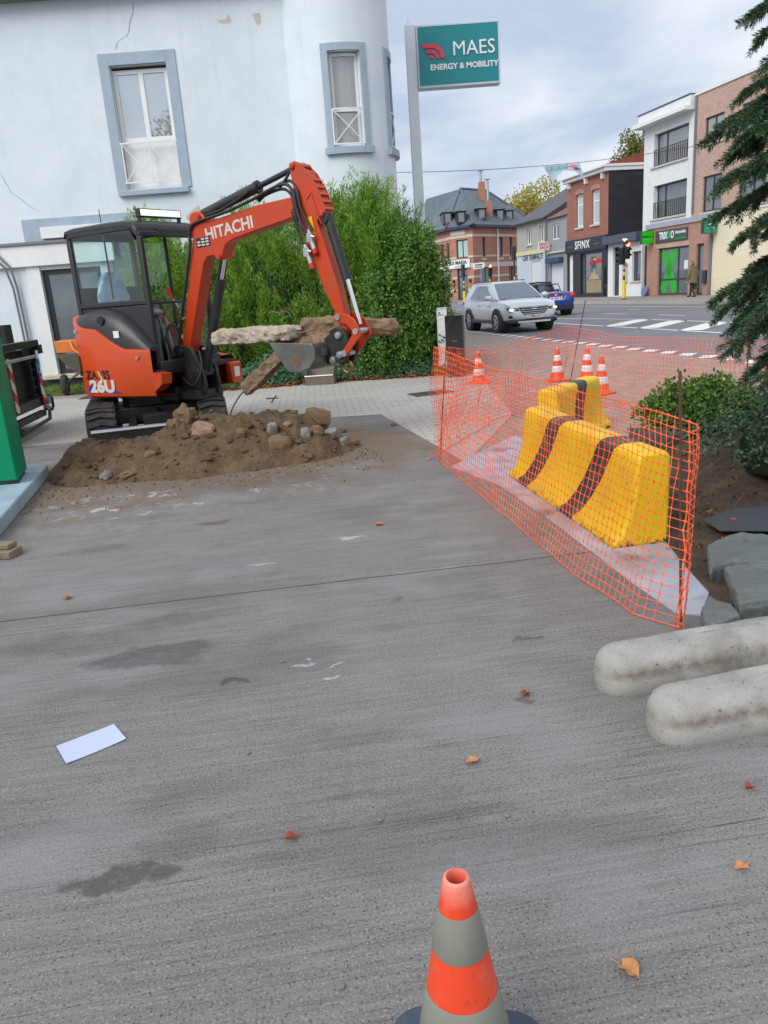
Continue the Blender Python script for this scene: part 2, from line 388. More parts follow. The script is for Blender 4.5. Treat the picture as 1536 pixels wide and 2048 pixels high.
    for b in ((300,1312,.34,.13,.6),(250,1765,.17,.055,.7),(468,1366,.07,.025,.7),(350,1240,.30,.10,.35),(790,1196,.06,.03,.5),(130,1290,.5,.16,.35),(900,1620,.25,.10,.25),(360,1690,.2,.09,.3),(700,1470,.3,.10,.2),(1060,1275,.08,.03,.6),(200,1100,.3,.10,.35),(690,1590,.12,.04,.3)): blob(*b[:4], lin(64,61,60), b[4], .72 if b[4] > .5 else .4)
    for b in ((606,1325,.07,.018),(662,1329,.05,.014),(668,1353,.04,.010),(520,1130,.10,.02),(705,1075,.12,.03)): blob(*b, lin(196,196,196), .55)
    blob(430,1045,.16,.05,lin(84,68,52),.7); blob(700,960,.7,.30,lin(110,100,90),.45,.2); blob(500,965,.95,.42,lin(100,88,76),.6,.25); blob(1050,1395,.05,.02,lin(80,58,44),.6)
    # expansion joints across the slab
    wob = t.math('MULTIPLY', t.math('SUBTRACT', t.noise(2.2, 3), .5), .025)
    jm = None
    for y0 in (3.93, 8.62, -.8):
        dd = t.math('ABSOLUTE', t.math('ADD', t.math('SUBTRACT', Y, y0), wob))
        k = t.ramp(dd, .003, .009, 1, 0); jm = k if jm is None else t.math('MAXIMUM', jm, k)
    c = t.mix(t.math('MULTIPLY', jm, .85), c, lin(42,40,39))
    h = t.math('ADD', t.math('MULTIPLY', str2, .7), t.math('MULTIPLY', fine, .5)); h = t.math('SUBTRACT', h, t.math('MULTIPLY', jm, 2.0))
    t.bump(h, .45, .006)
    return t.fin(c, t.ramp(med, .3, .7, .72, .9))
def paver_mat(name, c1, c2, mort, bw, bh, rot, msz=.007, var=.25, off=.5, dusty=0.0):
    t = NT(name); v = tilt_coord(t, rot)
    br = t.n('ShaderNodeTexBrick', offset=off, i_Vector=v, i_Color1=c1, i_Color2=c2, i_Mortar=mort, i_Scale=1.0, i_Mortar_Size=msz, i_Brick_Width=bw, i_Row_Height=bh, i_Mortar_Smooth=.3)
    c = t.mix(t.ramp(t.noise(.6, 6, .6), .35, .7, 0, var), br.outputs[0], tuple(x*.5 for x in c1))
    c = t.mix(t.ramp(t.noise(35, 4, .7), .4, .75, 0, .4), c, tuple(x*1.35 for x in c2))
    if dusty: c = t.mix(t.ramp(t.noise(.8, 5, .6), .42, .62, 0, dusty), c, lin(182,180,176))
    t.bump(t.math('SUBTRACT', t.math('MULTIPLY', t.noise(60, 3), .4), br.outputs[1]), .4, .006)
    return t.fin(c, .85)
def asphalt():
    t = NT('asphalt'); c = t.mix(t.ramp(t.noise(.35, 5), .3, .7), lin(104,106,112), lin(126,127,131))
    c = t.mix(t.ramp(t.noise(90, 3, .7), .5, .8, 0, .5), c, lin(150,150,152))
    c = t.mix(t.ramp(t.noise(2.0, 5, .6, t.map((.25,2.2,1), (0,0,-RZ))), .5, .72, 0, .35), c, lin(82,83,88))
    t.bump(t.noise(160, 2), .3, .004); return t.fin(c, .8)
def paint_mat(name, col):
    t = NT(name); c = t.mix(t.ramp(t.noise(9, 6, .7), .5, .72, 0, .6), col, lin(130,130,132)); return t.fin(c, .7)
def soil_mat(name, c1, c2, bs=24, st=.8):
    t = NT(name); n = t.noise(6, 7, .65); c = t.mix(t.ramp(n, .3, .7), c1, c2)
    c = t.mix(t.ramp(t.noise(45, 4, .7), .55, .75, 0, .6), c, tuple(min(1, x*1.7) for x in c2))
    c = t.mix(t.ramp(t.noise(28, 4, .7), .3, .42, .6, 0), c, tuple(x*.4 for x in c1))
    t.bump(t.math('ADD', t.noise(bs, 6, .7), t.math('MULTIPLY', t.noise(bs*4, 3), .5)), st, .02); return t.fin(c, .95)
M['slab'] = concrete_slab()
M['pavers'] = paver_mat('grey_pavers', lin(168,163,157), lin(184,180,174), lin(96,90,84), .21, .105, math.radians(4), dusty=.5)
M['walk_pavers'] = paver_mat('sidewalk_pavers', lin(150,134,124), lin(168,152,142), lin(104,92,84), .22, .11, RZ, .006, .3)
M['far_walk'] = paver_mat('far_sidewalk', lin(142,132,128), lin(158,148,142), lin(105,98,94), .3, .3, RZ, .01, .3)
M['asphalt'] = asphalt()
M['road_paint'] = paint_mat('road_paint', lin(232,232,230))
M['soil'] = soil_mat('garden_soil', lin(58,47,40), lin(104,87,73), 26, 1.0)
M['heap_soil'] = soil_mat('heap_soil', lin(80,64,47), lin(120,98,73), 20, 1.0)
def sheet(name, pts, z, mat, struct_=True, thick=0.0):
    mb = MB(); n = len(pts)
    if thick: mb.prism([(p[0], p[1]) for p in pts], lambda a, b, d: (a, b, d), z-thick, z)
    else: mb.add([(p[0], p[1], z) for p in pts], [tuple(range(n))])
    o = mb.build(name, mat, smooth=0)
    if struct_: o['kind'] = 'structure'
    return o
# base ground far and wide (asphalt), 20 mm below everything laid on it
g = MB(); S = 600
g.add([(-S,-S,-.02),(S,-S,-.02),(S,S,-.02),(-S,S,-.02)], [(0,1,2,3)]); struct(g.build('ground', M['asphalt'], smooth=0))
# concrete forecourt
A1 = G(663,835); A2 = G(762,829); A3 = G(884,898)
sheet('forecourt', [(-14,-6),(9,-6),(9,1.2),(1.62,3.0),(1.28,4.3),(1.02,6.0),(.75,6.6),(A3.x,A3.y),(A2.x,A2.y),(A1.x,A1.y),(-3.2,9.35),(-14,8.2)], 0, M['slab'])
sheet('paved_yard', [(-14,8.2),(-3.2,9.35),(A1.x,A1.y),(A2.x,A2.y),(A3.x,A3.y),(.75,6.6),(1.6,9.0),(1.75,12.6),(1.7,13.6),(-6,14.4),(-14,14.6)], .002, M['pavers'])
# sidewalk on our side of the road
s0, s1 = rd(-14, 8.0), rd(95, 8.0)
sheet('sidewalk', [(-14,-6),(rd(-8,8.2).x,rd(-8,8.2).y),(rd(62,8.2).x,rd(62,8.2).y),(-14,62)], -.004, M['walk_pavers'])
# far sidewalk with a real kerb
mb = MB(); a = [rd(-20,21.1), rd(66,21.1), rd(66,40), rd(-20,40)]
mb.prism([(p.x,p.y) for p in a], lambda x, y, d: (x, y, d), -.02, .1); struct(mb.build('far_sidewalk', M['far_walk'], smooth=0))
mb = MB(); a = [rd(-20,20.95), rd(66,20.95), rd(66,21.097), rd(-20,21.097)]
mb.prism([(p.x,p.y) for p in a], lambda x, y, d: (x, y, d), -.02, .104); struct(mb.build('far_kerb', M['concrete'], smooth=0))
mb = MB(); a = [(3,77.2),(10.2,76),(13,79.0),(19,86),(40,95),(40,110),(3,110)]
mb.prism(a, lambda x, y, d: (x, y, d), -.02, .1); struct(mb.build('corner_sidewalk', M['far_walk'], smooth=0))
# painted markings
mb = MB()
def stripe(v0, u0, v1, u1, wd):
    p, q = rd(v0,u0), rd(v1,u1); d = (q-p).normalized(); n = Vector((-d.y, d.x, 0))*wd/2
    mb.add([(x.x, x.y, -.012) for x in (p-n, q-n, q+n, p+n)], [(0,1,2,3)])
v = 9.0
while v < 60: stripe(v, 8.28, v+.32, 8.62, .26); v += .62                    # row of teeth along the near edge
stripe(-5, 19.25, 70, 19.25, .12)                                             # far edge line
for v in range(4, 70, 4): stripe(v, 15.6, v+1.6, 15.6, .12)                   # lane dashes
for v in range(6, 80, 6): stripe(v, 17.4, v+.9, 17.4, .1)
stripe(8, 11.7, 30, 11.75, .14); stripe(8, 14.1, 24, 14.0, .14); stripe(24, 14.0, 33, 12.4, .14)
for v in range(8, 23, 2): stripe(v, 11.85, v+1.8, 13.95, .62)                 # hatched island
stripe(30, 11.75, 60, 12.3, .12)
struct(mb.build('road_marking', M['road_paint'], smooth=0))
# ================================================================= facade helpers
def facade(mb, fr, x0, x1, z0, z1, holes=(), rev=.12, sub=()):
    xs = sorted(set([x0, x1] + [h[i] for h in holes for i in (0,1)] + [x for x in sub if x0 < x < x1]))
    zs = sorted(set([z0, z1] + [h[i] for h in holes for i in (2,3)]))
    for i in range(len(xs)-1):
        for j in range(len(zs)-1):
            cx, cz = (xs[i]+xs[i+1])/2, (zs[j]+zs[j+1])/2
            if any(h[0] < cx < h[1] and h[2] < cz < h[3] for h in holes): continue
            mb.add([fr(xs[i],zs[j],0), fr(xs[i+1],zs[j],0), fr(xs[i+1],zs[j+1],0), fr(xs[i],zs[j+1],0)], [(0,1,2,3)])
    for a, b, c, d in holes:
        e = [(a,c),(b,c),(b,d),(a,d)]
        for k in range(4):
            p, q = e[k], e[(k+1)%4]
            mb.add([fr(p[0],p[1],0), fr(q[0],q[1],0), fr(q[0],q[1],-rev), fr(p[0],p[1],-rev)], [(0,1,2,3)])
def pbox(mb, fr, xa, xb, za, zb, o0, o1, n=1):
    for i in range(n):
        a = xa+(xb-xa)*i/n; b = xa+(xb-xa)*(i+1)/n
        vs = [fr(x,z,o) for x in (a,b) for z in (za,zb) for o in (o0,o1)]
        mb.add(vs, [(0,1,3,2),(4,6,7,5),(0,4,5,1),(2,3,7,6),(0,2,6,4),(1,5,7,3)])
def window(par, fr, xa, xb, za, zb, rev, fm, pmt, fw=.06, mull=(), trans=(), name='window', n=1, fd=.05):
    mb = MB(); o0, o1 = -rev, -rev+fd
    pbox(mb, fr, xa, xa+fw, za, zb, o0, o1); pbox(mb, fr, xb-fw, xb, za, zb, o0, o1)
    pbox(mb, fr, xa+fw, xb-fw, za, za+fw, o0, o1, n); pbox(mb, fr, xa+fw, xb-fw, zb-fw, zb, o0, o1, n)
    for m in mull: x = xa+(xb-xa)*m; pbox(mb, fr, x-fw*.6, x+fw*.6, za+fw, zb-fw, o0, o1-.003)
    for m in trans: z = za+(zb-za)*m; pbox(mb, fr, xa+fw, xb-fw, z-fw*.5, z+fw*.5, o0, o1-.006, n)
    f = mb.build(name, fm, par, smooth=0)
    p = MB(); pbox(p, fr, xa+fw*.5, xb-fw*.5, za+fw*.5, zb-fw*.5, o0+.004, o0+.018, n); p.build('pane', pmt, f, smooth=0)
    return f
# ================================================================= the pale blue house
HY = 17.0
def hfr(x, z, o): return (x, HY-o, z)
def hp(px, py): p = D(px, py, HY); return p.x, p.z
def render_mat():
    t = NT('house_render'); n = t.noise(1.1, 6, .6); c = t.mix(t.ramp(n, .3, .7), lin(209,219,227), lin(223,231,237))
    st = t.noise(1.6, 5, .6, t.map((3.2,3.2,.25)))
    c = t.mix(t.ramp(st, .54, .74, 0, .25), c, lin(178,186,192))
    c = t.mix(t.ramp(t.noise(5, 6, .7), .62, .75, 0, .35), c, lin(196,200,204))
    t.bump(t.math('ADD', t.noise(70, 4, .7), t.noise(9, 4)), .25, .008); return t.fin(c, .85)
M['render'] = render_mat()
M['surround'] = pm('blue_grey_surround', lin(160,177,191), .8, .10, 3, bump=.2, bsc=60, dirt=lin(120,140,155), dirt_amt=.35)
M['plaster'] = pm('bare_plaster', lin(196,192,184), .9, .12, 6, bump=.4, bsc=40)
house = T('house', 'pale blue rendered house with round corner tower and blue grey window surrounds', 'house', (0,0,0))
wxL, wzB = hp(247, 385); wxR, wzT = hp(338, 113)
W1 = (-4.74, -3.62, 3.84, 6.10)
DR = (-6.80, -5.55, .26, 2.42)
SH = (-6.45, -4.6, 1.2, 3.12)
mb = MB()
facade(mb, hfr, -20, -1.1, -.02, 7.36, [W1, DR, (-5.4,-4.2,.9,2.95)], .2)
mb.add([(-20,HY,7.40),(-1.1,HY,7.40),(-1.1,HY+9,7.40),(-20,HY+9,7.40)], [(0,1,2,3)])
mb.add([(-20,HY,0),(-20,HY+9,0),(-20,HY+9,7.40),(-20,HY,7.40)], [(0,1,2,3)])
mb.add([(-20,HY+9,0),(.3,HY+9,0),(.3,HY+9,7.40),(-20,HY+9,7.40)], [(0,1,2,3)])
mb.add([(.3,HY+.9,0),(.3,HY+9,0),(.3,HY+9,7.40),(.3,HY+.9,7.40)], [(0,1,2,3)])
mb.build('wall', M['render'], house, smooth=0)
# tower
TC, TR = (-.28, 17.42), 1.06
def tfr(a, z, o): t = a/TR; return (TC[0]+(TR+o)*math.sin(t), TC[1]-(TR+o)*math.cos(t), z)
TW = [(-.16, .46), (1.22, 1.80)]
holes = [(a, b, 4.24, 5.92) for a, b in TW]
mb = MB(); facade(mb, tfr, -1.45, 2.6, -.02, 7.8, holes, .2, sub=[-1.45+.1*i for i in range(41)])
mb.build('tower_wall', M['render'], house, smooth=30)
mb = MB(); mb.lathe([(TR-.02,7.78),(TR+.22,7.8),(TR+.2,7.92),(.05,9.4)], 32, (TC[0],TC[1],0)); mb.build('tower_roof', M['anthracite'], house)
for a, b in TW:
    mb = MB()
    pbox(mb, tfr, a-.13, a, 4.24, 6.05, -.03, .025, 2); pbox(mb, tfr, b, b+.13, 4.24, 6.05, -.03, .025, 2); pbox(mb, tfr, a, b, 5.92, 6.05, -.03, .025, 6)
    pbox(mb, tfr, a-.16, b+.16, 4.12, 4.24, -.05, .09, 8)
    mb.build('window_surround', M['surround'], house, smooth=30)
    f = window(house, tfr, a+.01, b-.01, 4.26, 5.9, .17, M['white_pvc'], M['pane_half'], .055, trans=(.40,), n=4)
    mb = MB()
    for z in (4.30, 4.92): pbox(mb, tfr, a-.0, b+.0, z-.012, z+.012, .0, .024, 5)
    for x in (a+.012, b-.012): pbox(mb, tfr, x-.012, x+.012, 4.29, 4.93, .001, .023)
    for s in (0, 1):
        p0 = tfr(a+.02, 4.31 if s else 4.91, .012); p1 = tfr((a+b)/2, 4.61, .016+s*.004); p2 = tfr(b-.02, 4.91 if s else 4.31, .012)
        mb.tube([p0, p1, p2], .010, 6)
    mb.build('railing', M['white_paint'], f, smooth=30)
# main window
mb = MB(); a, b, c, d = W1
pbox(mb, hfr, a-.2, a, c-.02, d+.22, -.03, .022); pbox(mb, hfr, b, b+.2, c-.02, d+.22, -.03, .022); pbox(mb, hfr, a, b, d, d+.22, -.03, .022)
pbox(mb, hfr, a-.17, b+.14, c-.12, c-.021, -.05, .1); mb.build('window_surround', M['surround'], house, .008)
f = window(house, hfr, a+.01, b-.01, 4.74, d-.06, .17, M['white_pvc'], M['pane_sky'], .075, mull=(.5,))
mb = MB(); pbox(mb, hfr, a+.01, b-.01, c+.0, 4.737, -.18, -.13); mb.build('lower_panel', M['white_paint'], house, .006)
mb = MB()
for z in (c+.13, 4.70): pbox(mb, hfr, a-.02, b+.02, z-.014, z+.014, -.005, .025)
xm = (a+b)/2
for x in (a+.015, xm, b-.015): pbox(mb, hfr, x-.012, x+.012, c+.14, 4.69, -.002, .022)
for (x0, x1) in ((a+.03, xm), (xm, b-.03)):
    mb.beam((x0, HY-.01, c+.15), (x1, HY-.01, 4.68), .012, .016); mb.beam((x0, HY-.014, 4.68), (x1, HY-.014, c+.15), .012, .016)
mb.build('railing', M['white_paint'], f, smooth=0)
# upper panes use a near-mirror material, so reflected sky brightens them
# ground floor: fascia, door, shuttered window
mb = MB(); pbox(mb, hfr, -9.4, -5.2, 2.50, 2.92, .001, .10); mb.build('fascia', M['white_paint'], house, .01)
mb = MB(); pbox(mb, hfr, -9.45, -5.15, 2.92, 2.98, .001, .14); mb.build('fascia_cap', M['grey_plastic'], house, .006)
f = window(house, hfr, DR[0], DR[1], DR[2], DR[3], .12, M['anthracite'], M['pane_grey'], .10, mull=(.55,), name='door')
f.name = 'door'
mb = MB(); pbox(mb, hfr, DR[0]-.28, DR[0]-.002, .26, 2.497, -.02, .04); mb.build('door_jamb', M['white_paint'], house, .006)
mb = MB(); pbox(mb, hfr, -7.1, -5.3, .17, .258, -.1, .14); mb.build('door_sill', pm('cream_stone', lin(198,188,168), .8, .1), house, .01)
mb = MB(); pbox(mb, hfr, -9.4, -1.3, -.02, .17, .0, .03); mb.build('plinth', M['anthracite'], house, .004)
a, b, c, d = (-5.4,-4.2,.9,2.95)
mb = MB(); pbox(mb, hfr, -7.0, -3.95, 2.985, 3.42, -.02, .025); pbox(mb, hfr, b, b+.22, c, 2.98, -.02, .025); mb.build('window_surround', M['surround'], house, .006)
mb = MB(); pbox(mb, hfr, -6.62, -4.1, 3.02, 3.24, .026, .10); mb.build('shutter_box', M['white_paint'], house, .008)
window(house, hfr, a, b, c, d, .17, M['white_pvc'], M['pane_grey'], .07, mull=(.5,))
mb = MB(); p = hp(0, 440); q = hp(47, 680)
mb.tube([(-8.46, HY-.10, 3.75), (-8.46, HY-.10, .1)], .07, 12); mb.tube([(-8.46, HY-.10, 6.9), (-8.46, HY-.10, 3.74)], .06, 12); mb.bb(-8.56, HY-.22, 3.68, -8.36, HY-.001, 3.76)
for z in (1.0, 2.2, 3.3): mb.bb(-8.55, HY-.19, z-.02, -8.37, HY-.001, z+.02)
mb.build('downpipe', M['grey_plastic'], house)
mb = MB()
for dx in (0, .16): mb.tube([(-7.85+dx, HY-.12, 2.99), (-7.72+dx*.8, HY-.16, 2.8), (-7.46+dx*.7, HY-.14, 2.5), (-7.40+dx*.5, HY-.07, 2.1), (-7.36+dx*.5, HY-.07, .1)], .022, 8)
mb.build('conduit', M['grey_plastic'], house)
mb = MB(); mb.bb(-20, HY-.30, 7.29, -1.5, HY-.001, 7.42); mb.build('eaves', pm('eaves_board', lin(120,122,104), .7, .1), house, .01)
mb = MB(); mb.add([(-20.2,HY-.4,7.42),(-1.3,HY-.4,7.42),(-1.3,HY+4.5,10.4),(-20.2,HY+4.5,10.4),(-20.2,HY+9.2,7.42),(-1.3,HY+9.2,7.42)], [(0,1,2,3),(3,2,5,4),(0,3,4),(1,5,2)]); mb.build('roof', M['anthracite'], house, smooth=0)
def crack(pts, w=.008):
    mb = MB(); P = [D(x, y, HY) for x, y in pts]; v = []
    Q = []
    for i in range(len(P)-1):
        for k in range(4): Q.append(P[i].lerp(P[i+1], k/4) + Vector((random.uniform(-.012,.012), 0, random.uniform(-.012,.012))))
    Q.append(P[-1])
    for i, p in enumerate(Q):
        ww = w*random.uniform(.4,1.1)*(1 if 0 < i < len(Q)-1 else .2)
        v += [(p.x-ww, HY-.003, p.z), (p.x+ww, HY-.003, p.z)]
    mb.add(v, [(2*i,2*i+1,2*i+3,2*i+2) for i in range(len(Q)-1)]); return mb
M['crack'] = pm('crack_line', lin(150,158,166), .9, .1)
crack([(265,0),(268,22),(260,45),(254,72),(236,82),(231,100)], .011).build('crack', M['crack'], house, smooth=0)
crack([(0,345),(22,385),(60,412),(85,425)], .009).build('crack', M['crack'], house, smooth=0)
crack([(560,222),(594,226)], .007).build('crack', M['crack'], house, smooth=0)
def patch(pts):
    mb = MB(); mb.add([(lambda p: (p.x, HY-.004, p.z))(D(x,y,HY)) for x, y in pts], [tuple(range(len(pts)))]); mb.build('plaster_patch', M['plaster'], house, smooth=0)
patch([(434,36),(440,41),(452,38),(456,27),(460,36),(463,41),(462,45),(450,47),(438,45)])
patch([(504,27),(520,26),(522,44),(517,51),(510,44)])
patch([(372,432),(380,424),(388,418),(396,410),(399,412),(399,438),(388,442),(374,440)])
# little white picket railing at the far left
rl = T('garden_railing', 'short white picket railing beside the grey downpipe of the house', 'railing', (-8.9, 15.6, 0))
mb = MB(); mb.bb(-.9,-.03,1.18,.30,.03,1.23); mb.build('top_rail', M['grey_plastic'], rl, .004)
for i in range(9):
    mb = MB(); mb.bb(-.86+i*.138,-.015,0,-.80+i*.138,.015,1.178); mb.build('picket', M['white_paint'], rl)
# ================================================================= pylon sign
py = T('pylon_sign', 'tall white pole with a teal fuel brand sign behind the conifers', 'sign', (1.33, 19.0, 0))
mb = MB(); mb.bb(-.115,-.1,0,.115,.1,7.0); mb.build('pole', pm('sign_white', (.74,.79,.80), .4, .04), py, .02)
mb = MB(); mb.cyl((-.03,0,7.0),(-.03,0,7.14),.006,n=6); mb.build('lightning_rod', M['zinc'], py)
bx = MB(); bx.bb(.117,-.14,5.72,1.93,.14,6.96); cab_ = bx.build('sign_box', pm('sign_case', lin(196,208,214), .4, .04), py, .012)
fc = MB(); fc.bb(.155,-.146,5.77,1.895,-.1405,6.915); fc.build('sign_face', pm('teal_face', lin(22,132,138), .35, .05, .6), cab_)
text('lettering', 'MAES', .395, M['white_text'], (1.36,-.152,6.44), (1,0,0), (0,0,1), cab_, .012, bold=0.0, sx=1.0)
text('lettering', 'ENERGY & MOBILITY', .158, M['white_text'], (1.14,-.15,6.11), (1,0,0), (0,0,1), cab_, .008, bold=.004, sx=1.02)
lg = MB()
def arcband(x0, z0, L, R, wd):
    pts = [(x0, z0+R)] + [(x0+L+R*math.sin(t), z0+R*math.cos(t)) for t in [PI/2*i/8 for i in range(9)]]
    inn = [(x0+wd*.55, z0+R-wd)] + [(x0+L+(R-wd)*math.sin(t), z0+(R-wd)*math.cos(t)) for t in [PI/2*i/8 for i in range(9)]]
    poly = pts + inn[::-1]
    lg.prism(poly, lambda a, b, d: (a, d, b), -.17, -.1465)
arcband(.215, 6.29, .21, .29, .085); arcband(.295, 6.29, .13, .17, .07); arcband(.375, 6.29, .05, .055, .05)
lg.build('emblem', pm('emblem_red', lin(214,62,84), .4, .04), cab_, smooth=0)
# ================================================================= conifer hedge
M['conifer'] = leaf_mat('conifer_leaf', lin(84,134,42), lin(166,204,82), None, .3)
M['conifer_dark'] = leaf_mat('dark_shrub_leaf', lin(60,106,42), lin(124,164,70), None, .2)
M['core'] = pm('shrub_core', lin(30,42,18), .95, .4, 4, bump=.8, bsc=12)  # dark filler colour, stands in for shade deep in the foliage
M['brown_twig'] = pm('brown_twig', lin(92,74,50), .9, .3, 6)
def column_r(q, r): return r*max(.02, (1-max(0,(q-.25)/.75)**2.6))**.62
def shrub(x, y, h, r, label, mat='conifer', nplume=287, seed=0, leafy=False, spikes=7, lean=.34, group='conifers of the tall hedge'):
    root = T('conifer_shrub', label, 'shrub', (x,y,0), 0, group)
    rg = np.random.default_rng(seed+50)
    n = nplume; q = rg.random(n)**.9; th = rg.random(n)*2*PI
    rr = np.array([column_r(k, r) for k in q])*(1+.17*np.sin(th*3+seed)+.15*np.sin(q*9+th*2+seed*2)+.10*np.sin(th*9+q*5))
    out = np.stack([np.cos(th), np.sin(th), np.zeros(n)], 1)
    P = out*(rr*.72)[:,None]; P[:,2] = q*h*.9
    ax = unit(out*lean + np.array([0,0,1.]) + rg.normal(size=(n,3))*.16); L = .40+.42*rg.random(n)
    if spikes:
        ts = rg.random(spikes)*2*PI; rs = rg.random(spikes)*r*.55
        SP = np.stack([np.cos(ts)*rs, np.sin(ts)*rs, h*(.80+.12*rg.random(spikes))-rs*.5], 1)
        P = np.vstack([P, SP]); ax = np.vstack([ax, unit(np.array([0,0,1.])+rg.normal(size=(spikes,3))*.1)]); L = np.concatenate([L, .5+.25*rg.random(spikes)])
    m = len(P); k = 105 if not leafy else 60
    s = rg.random((m,k)); az = rg.random((m,k))*2*PI
    u = unit(np.cross(ax, rg.normal(size=(m,3)))); v = np.cross(ax, u)
    rad = u[:,None]*np.cos(az)[...,None] + v[:,None]*np.sin(az)[...,None]
    wd = ((.125 if not leafy else .17)*(1-s)**.8+.008)
    B = P[:,None] + ax[:,None]*(s*L[:,None])[...,None] + rad*wd[...,None]*(.5+.5*rg.random((m,k)))[...,None]
    dr = unit(ax[:,None]*.9 + rad*.58 + rg.normal(size=(m,k,3))*.16)
    B = B.reshape(-1,3); dr = dr.reshape(-1,3)
    if leafy: dr = unit(rg.normal(size=dr.shape)); LL = .055+.03*rg.random(len(B)); WW = .035
    else: LL = .05+.06*rg.random(len(B)); WW = .011+.006*rg.random(len(B))
    quads('crown', blades(B, dr, LL, WW, unit(rg.normal(size=B.shape))), M[mat], root)
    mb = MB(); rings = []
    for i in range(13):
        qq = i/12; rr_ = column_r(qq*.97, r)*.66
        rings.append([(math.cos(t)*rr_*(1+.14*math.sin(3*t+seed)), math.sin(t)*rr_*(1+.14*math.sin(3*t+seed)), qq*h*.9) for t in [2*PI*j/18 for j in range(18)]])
    mb.loft(rings); mb.build('dark_core', M['core'], root)  # solid dark core: blocks see-through, its colour gives shaded gaps between plumes
    mb = MB(); mb.tube([(0,0,-.02),(.03,.02,h*.3),(0,0,h*.7)], [.08,.06,.03], 8); mb.build('trunk', M['bark'], root)
    return root
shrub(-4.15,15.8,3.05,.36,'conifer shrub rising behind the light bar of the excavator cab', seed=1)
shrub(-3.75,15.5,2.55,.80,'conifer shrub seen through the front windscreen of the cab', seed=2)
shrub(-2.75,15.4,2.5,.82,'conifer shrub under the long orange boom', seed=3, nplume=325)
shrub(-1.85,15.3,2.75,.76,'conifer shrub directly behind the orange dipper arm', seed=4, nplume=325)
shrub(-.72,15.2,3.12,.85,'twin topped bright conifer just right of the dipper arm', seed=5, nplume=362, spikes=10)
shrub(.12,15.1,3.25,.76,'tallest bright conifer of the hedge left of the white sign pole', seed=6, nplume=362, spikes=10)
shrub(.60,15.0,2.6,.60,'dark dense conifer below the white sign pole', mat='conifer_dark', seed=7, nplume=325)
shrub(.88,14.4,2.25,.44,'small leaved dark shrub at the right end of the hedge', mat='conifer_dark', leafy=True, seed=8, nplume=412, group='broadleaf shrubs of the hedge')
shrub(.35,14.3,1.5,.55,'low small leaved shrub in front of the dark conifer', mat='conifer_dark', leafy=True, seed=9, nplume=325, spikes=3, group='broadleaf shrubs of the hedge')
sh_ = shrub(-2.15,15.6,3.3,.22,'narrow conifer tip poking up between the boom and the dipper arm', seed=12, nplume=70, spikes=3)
# ivy at the foot, litter and grass
M['ivy'] = leaf_mat('ivy_leaf', lin(34,70,46), lin(74,112,74), None, .1, .4)
n = 9000; X = RNG.uniform(-4.4,1.35,n); t_ = RNG.random(n); Y = 14.35 - .45*t_ - .12*np.sin(X*2.3); Z = .5*(1-t_)**.7*(1+.35*np.sin(X*3.1)) * RNG.random(n)**.4 + .02
N = unit(np.stack([RNG.normal(size=n)*.5, -np.ones(n), .9+RNG.normal(size=n)*.4], 1)); dr = unit(np.cross(N, RNG.normal(size=(n,3))))
tag(quads('ivy', blades(np.stack([X,Y,Z],1), dr, .05+.035*RNG.random(n), .05, N), M['ivy']), 'dark green ivy covering the ground at the foot of the hedge', 'ivy', kind='stuff')
M['litter'] = leaf_mat('dry_leaf', lin(120,70,36), lin(186,118,62), lin(92,66,44), .1, .7)
n = 2600; X = RNG.uniform(-4.6,1.9,n); Y = 13.88 - .08*np.sin(X*2.3) + RNG.normal(size=n)*.10; Z = .008+RNG.random(n)*.03
N = unit(np.stack([RNG.normal(size=n)*.4, RNG.normal(size=n)*.4, np.ones(n)], 1)); dr = unit(np.cross(N, RNG.normal(size=(n,3))))
tag(quads('leaf_litter', blades(np.stack([X,Y,Z],1), dr, .05+.05*RNG.random(n), .035, N), M['litter']), 'brown fallen leaves along the edge of the hedge bed', 'leaf litter', kind='stuff')
sheet('hedge_bed', [(-5.4,14.05),(-3,13.98),(0,13.85),(1.5,13.9),(2.0,14.6),(1.9,18),(-.9,17.2),(-5.4,16.9)], .006, M['soil'])
M['grass'] = leaf_mat('grass_blade', lin(86,118,44), lin(140,168,70), None, .2)
n = 5000; X = RNG.uniform(-12,-5.2,n); Y = RNG.uniform(15.2,16.6,n); Z = np.zeros(n)
dr = unit(np.stack([RNG.normal(size=n)*.5, RNG.normal(size=n)*.5, np.ones(n)],1))
tag(quads('grass', blades(np.stack([X,Y,Z],1), dr, .06+.08*RNG.random(n), .012), M['grass']), 'strip of green grass below the house door', 'grass', kind='stuff')
sheet('grass_strip', [(-14,15.0),(-5.0,15.0),(-5.0,17.0),(-14,17.0)], .004, pm('turf', lin(86,98,52), .95, .3, 5))
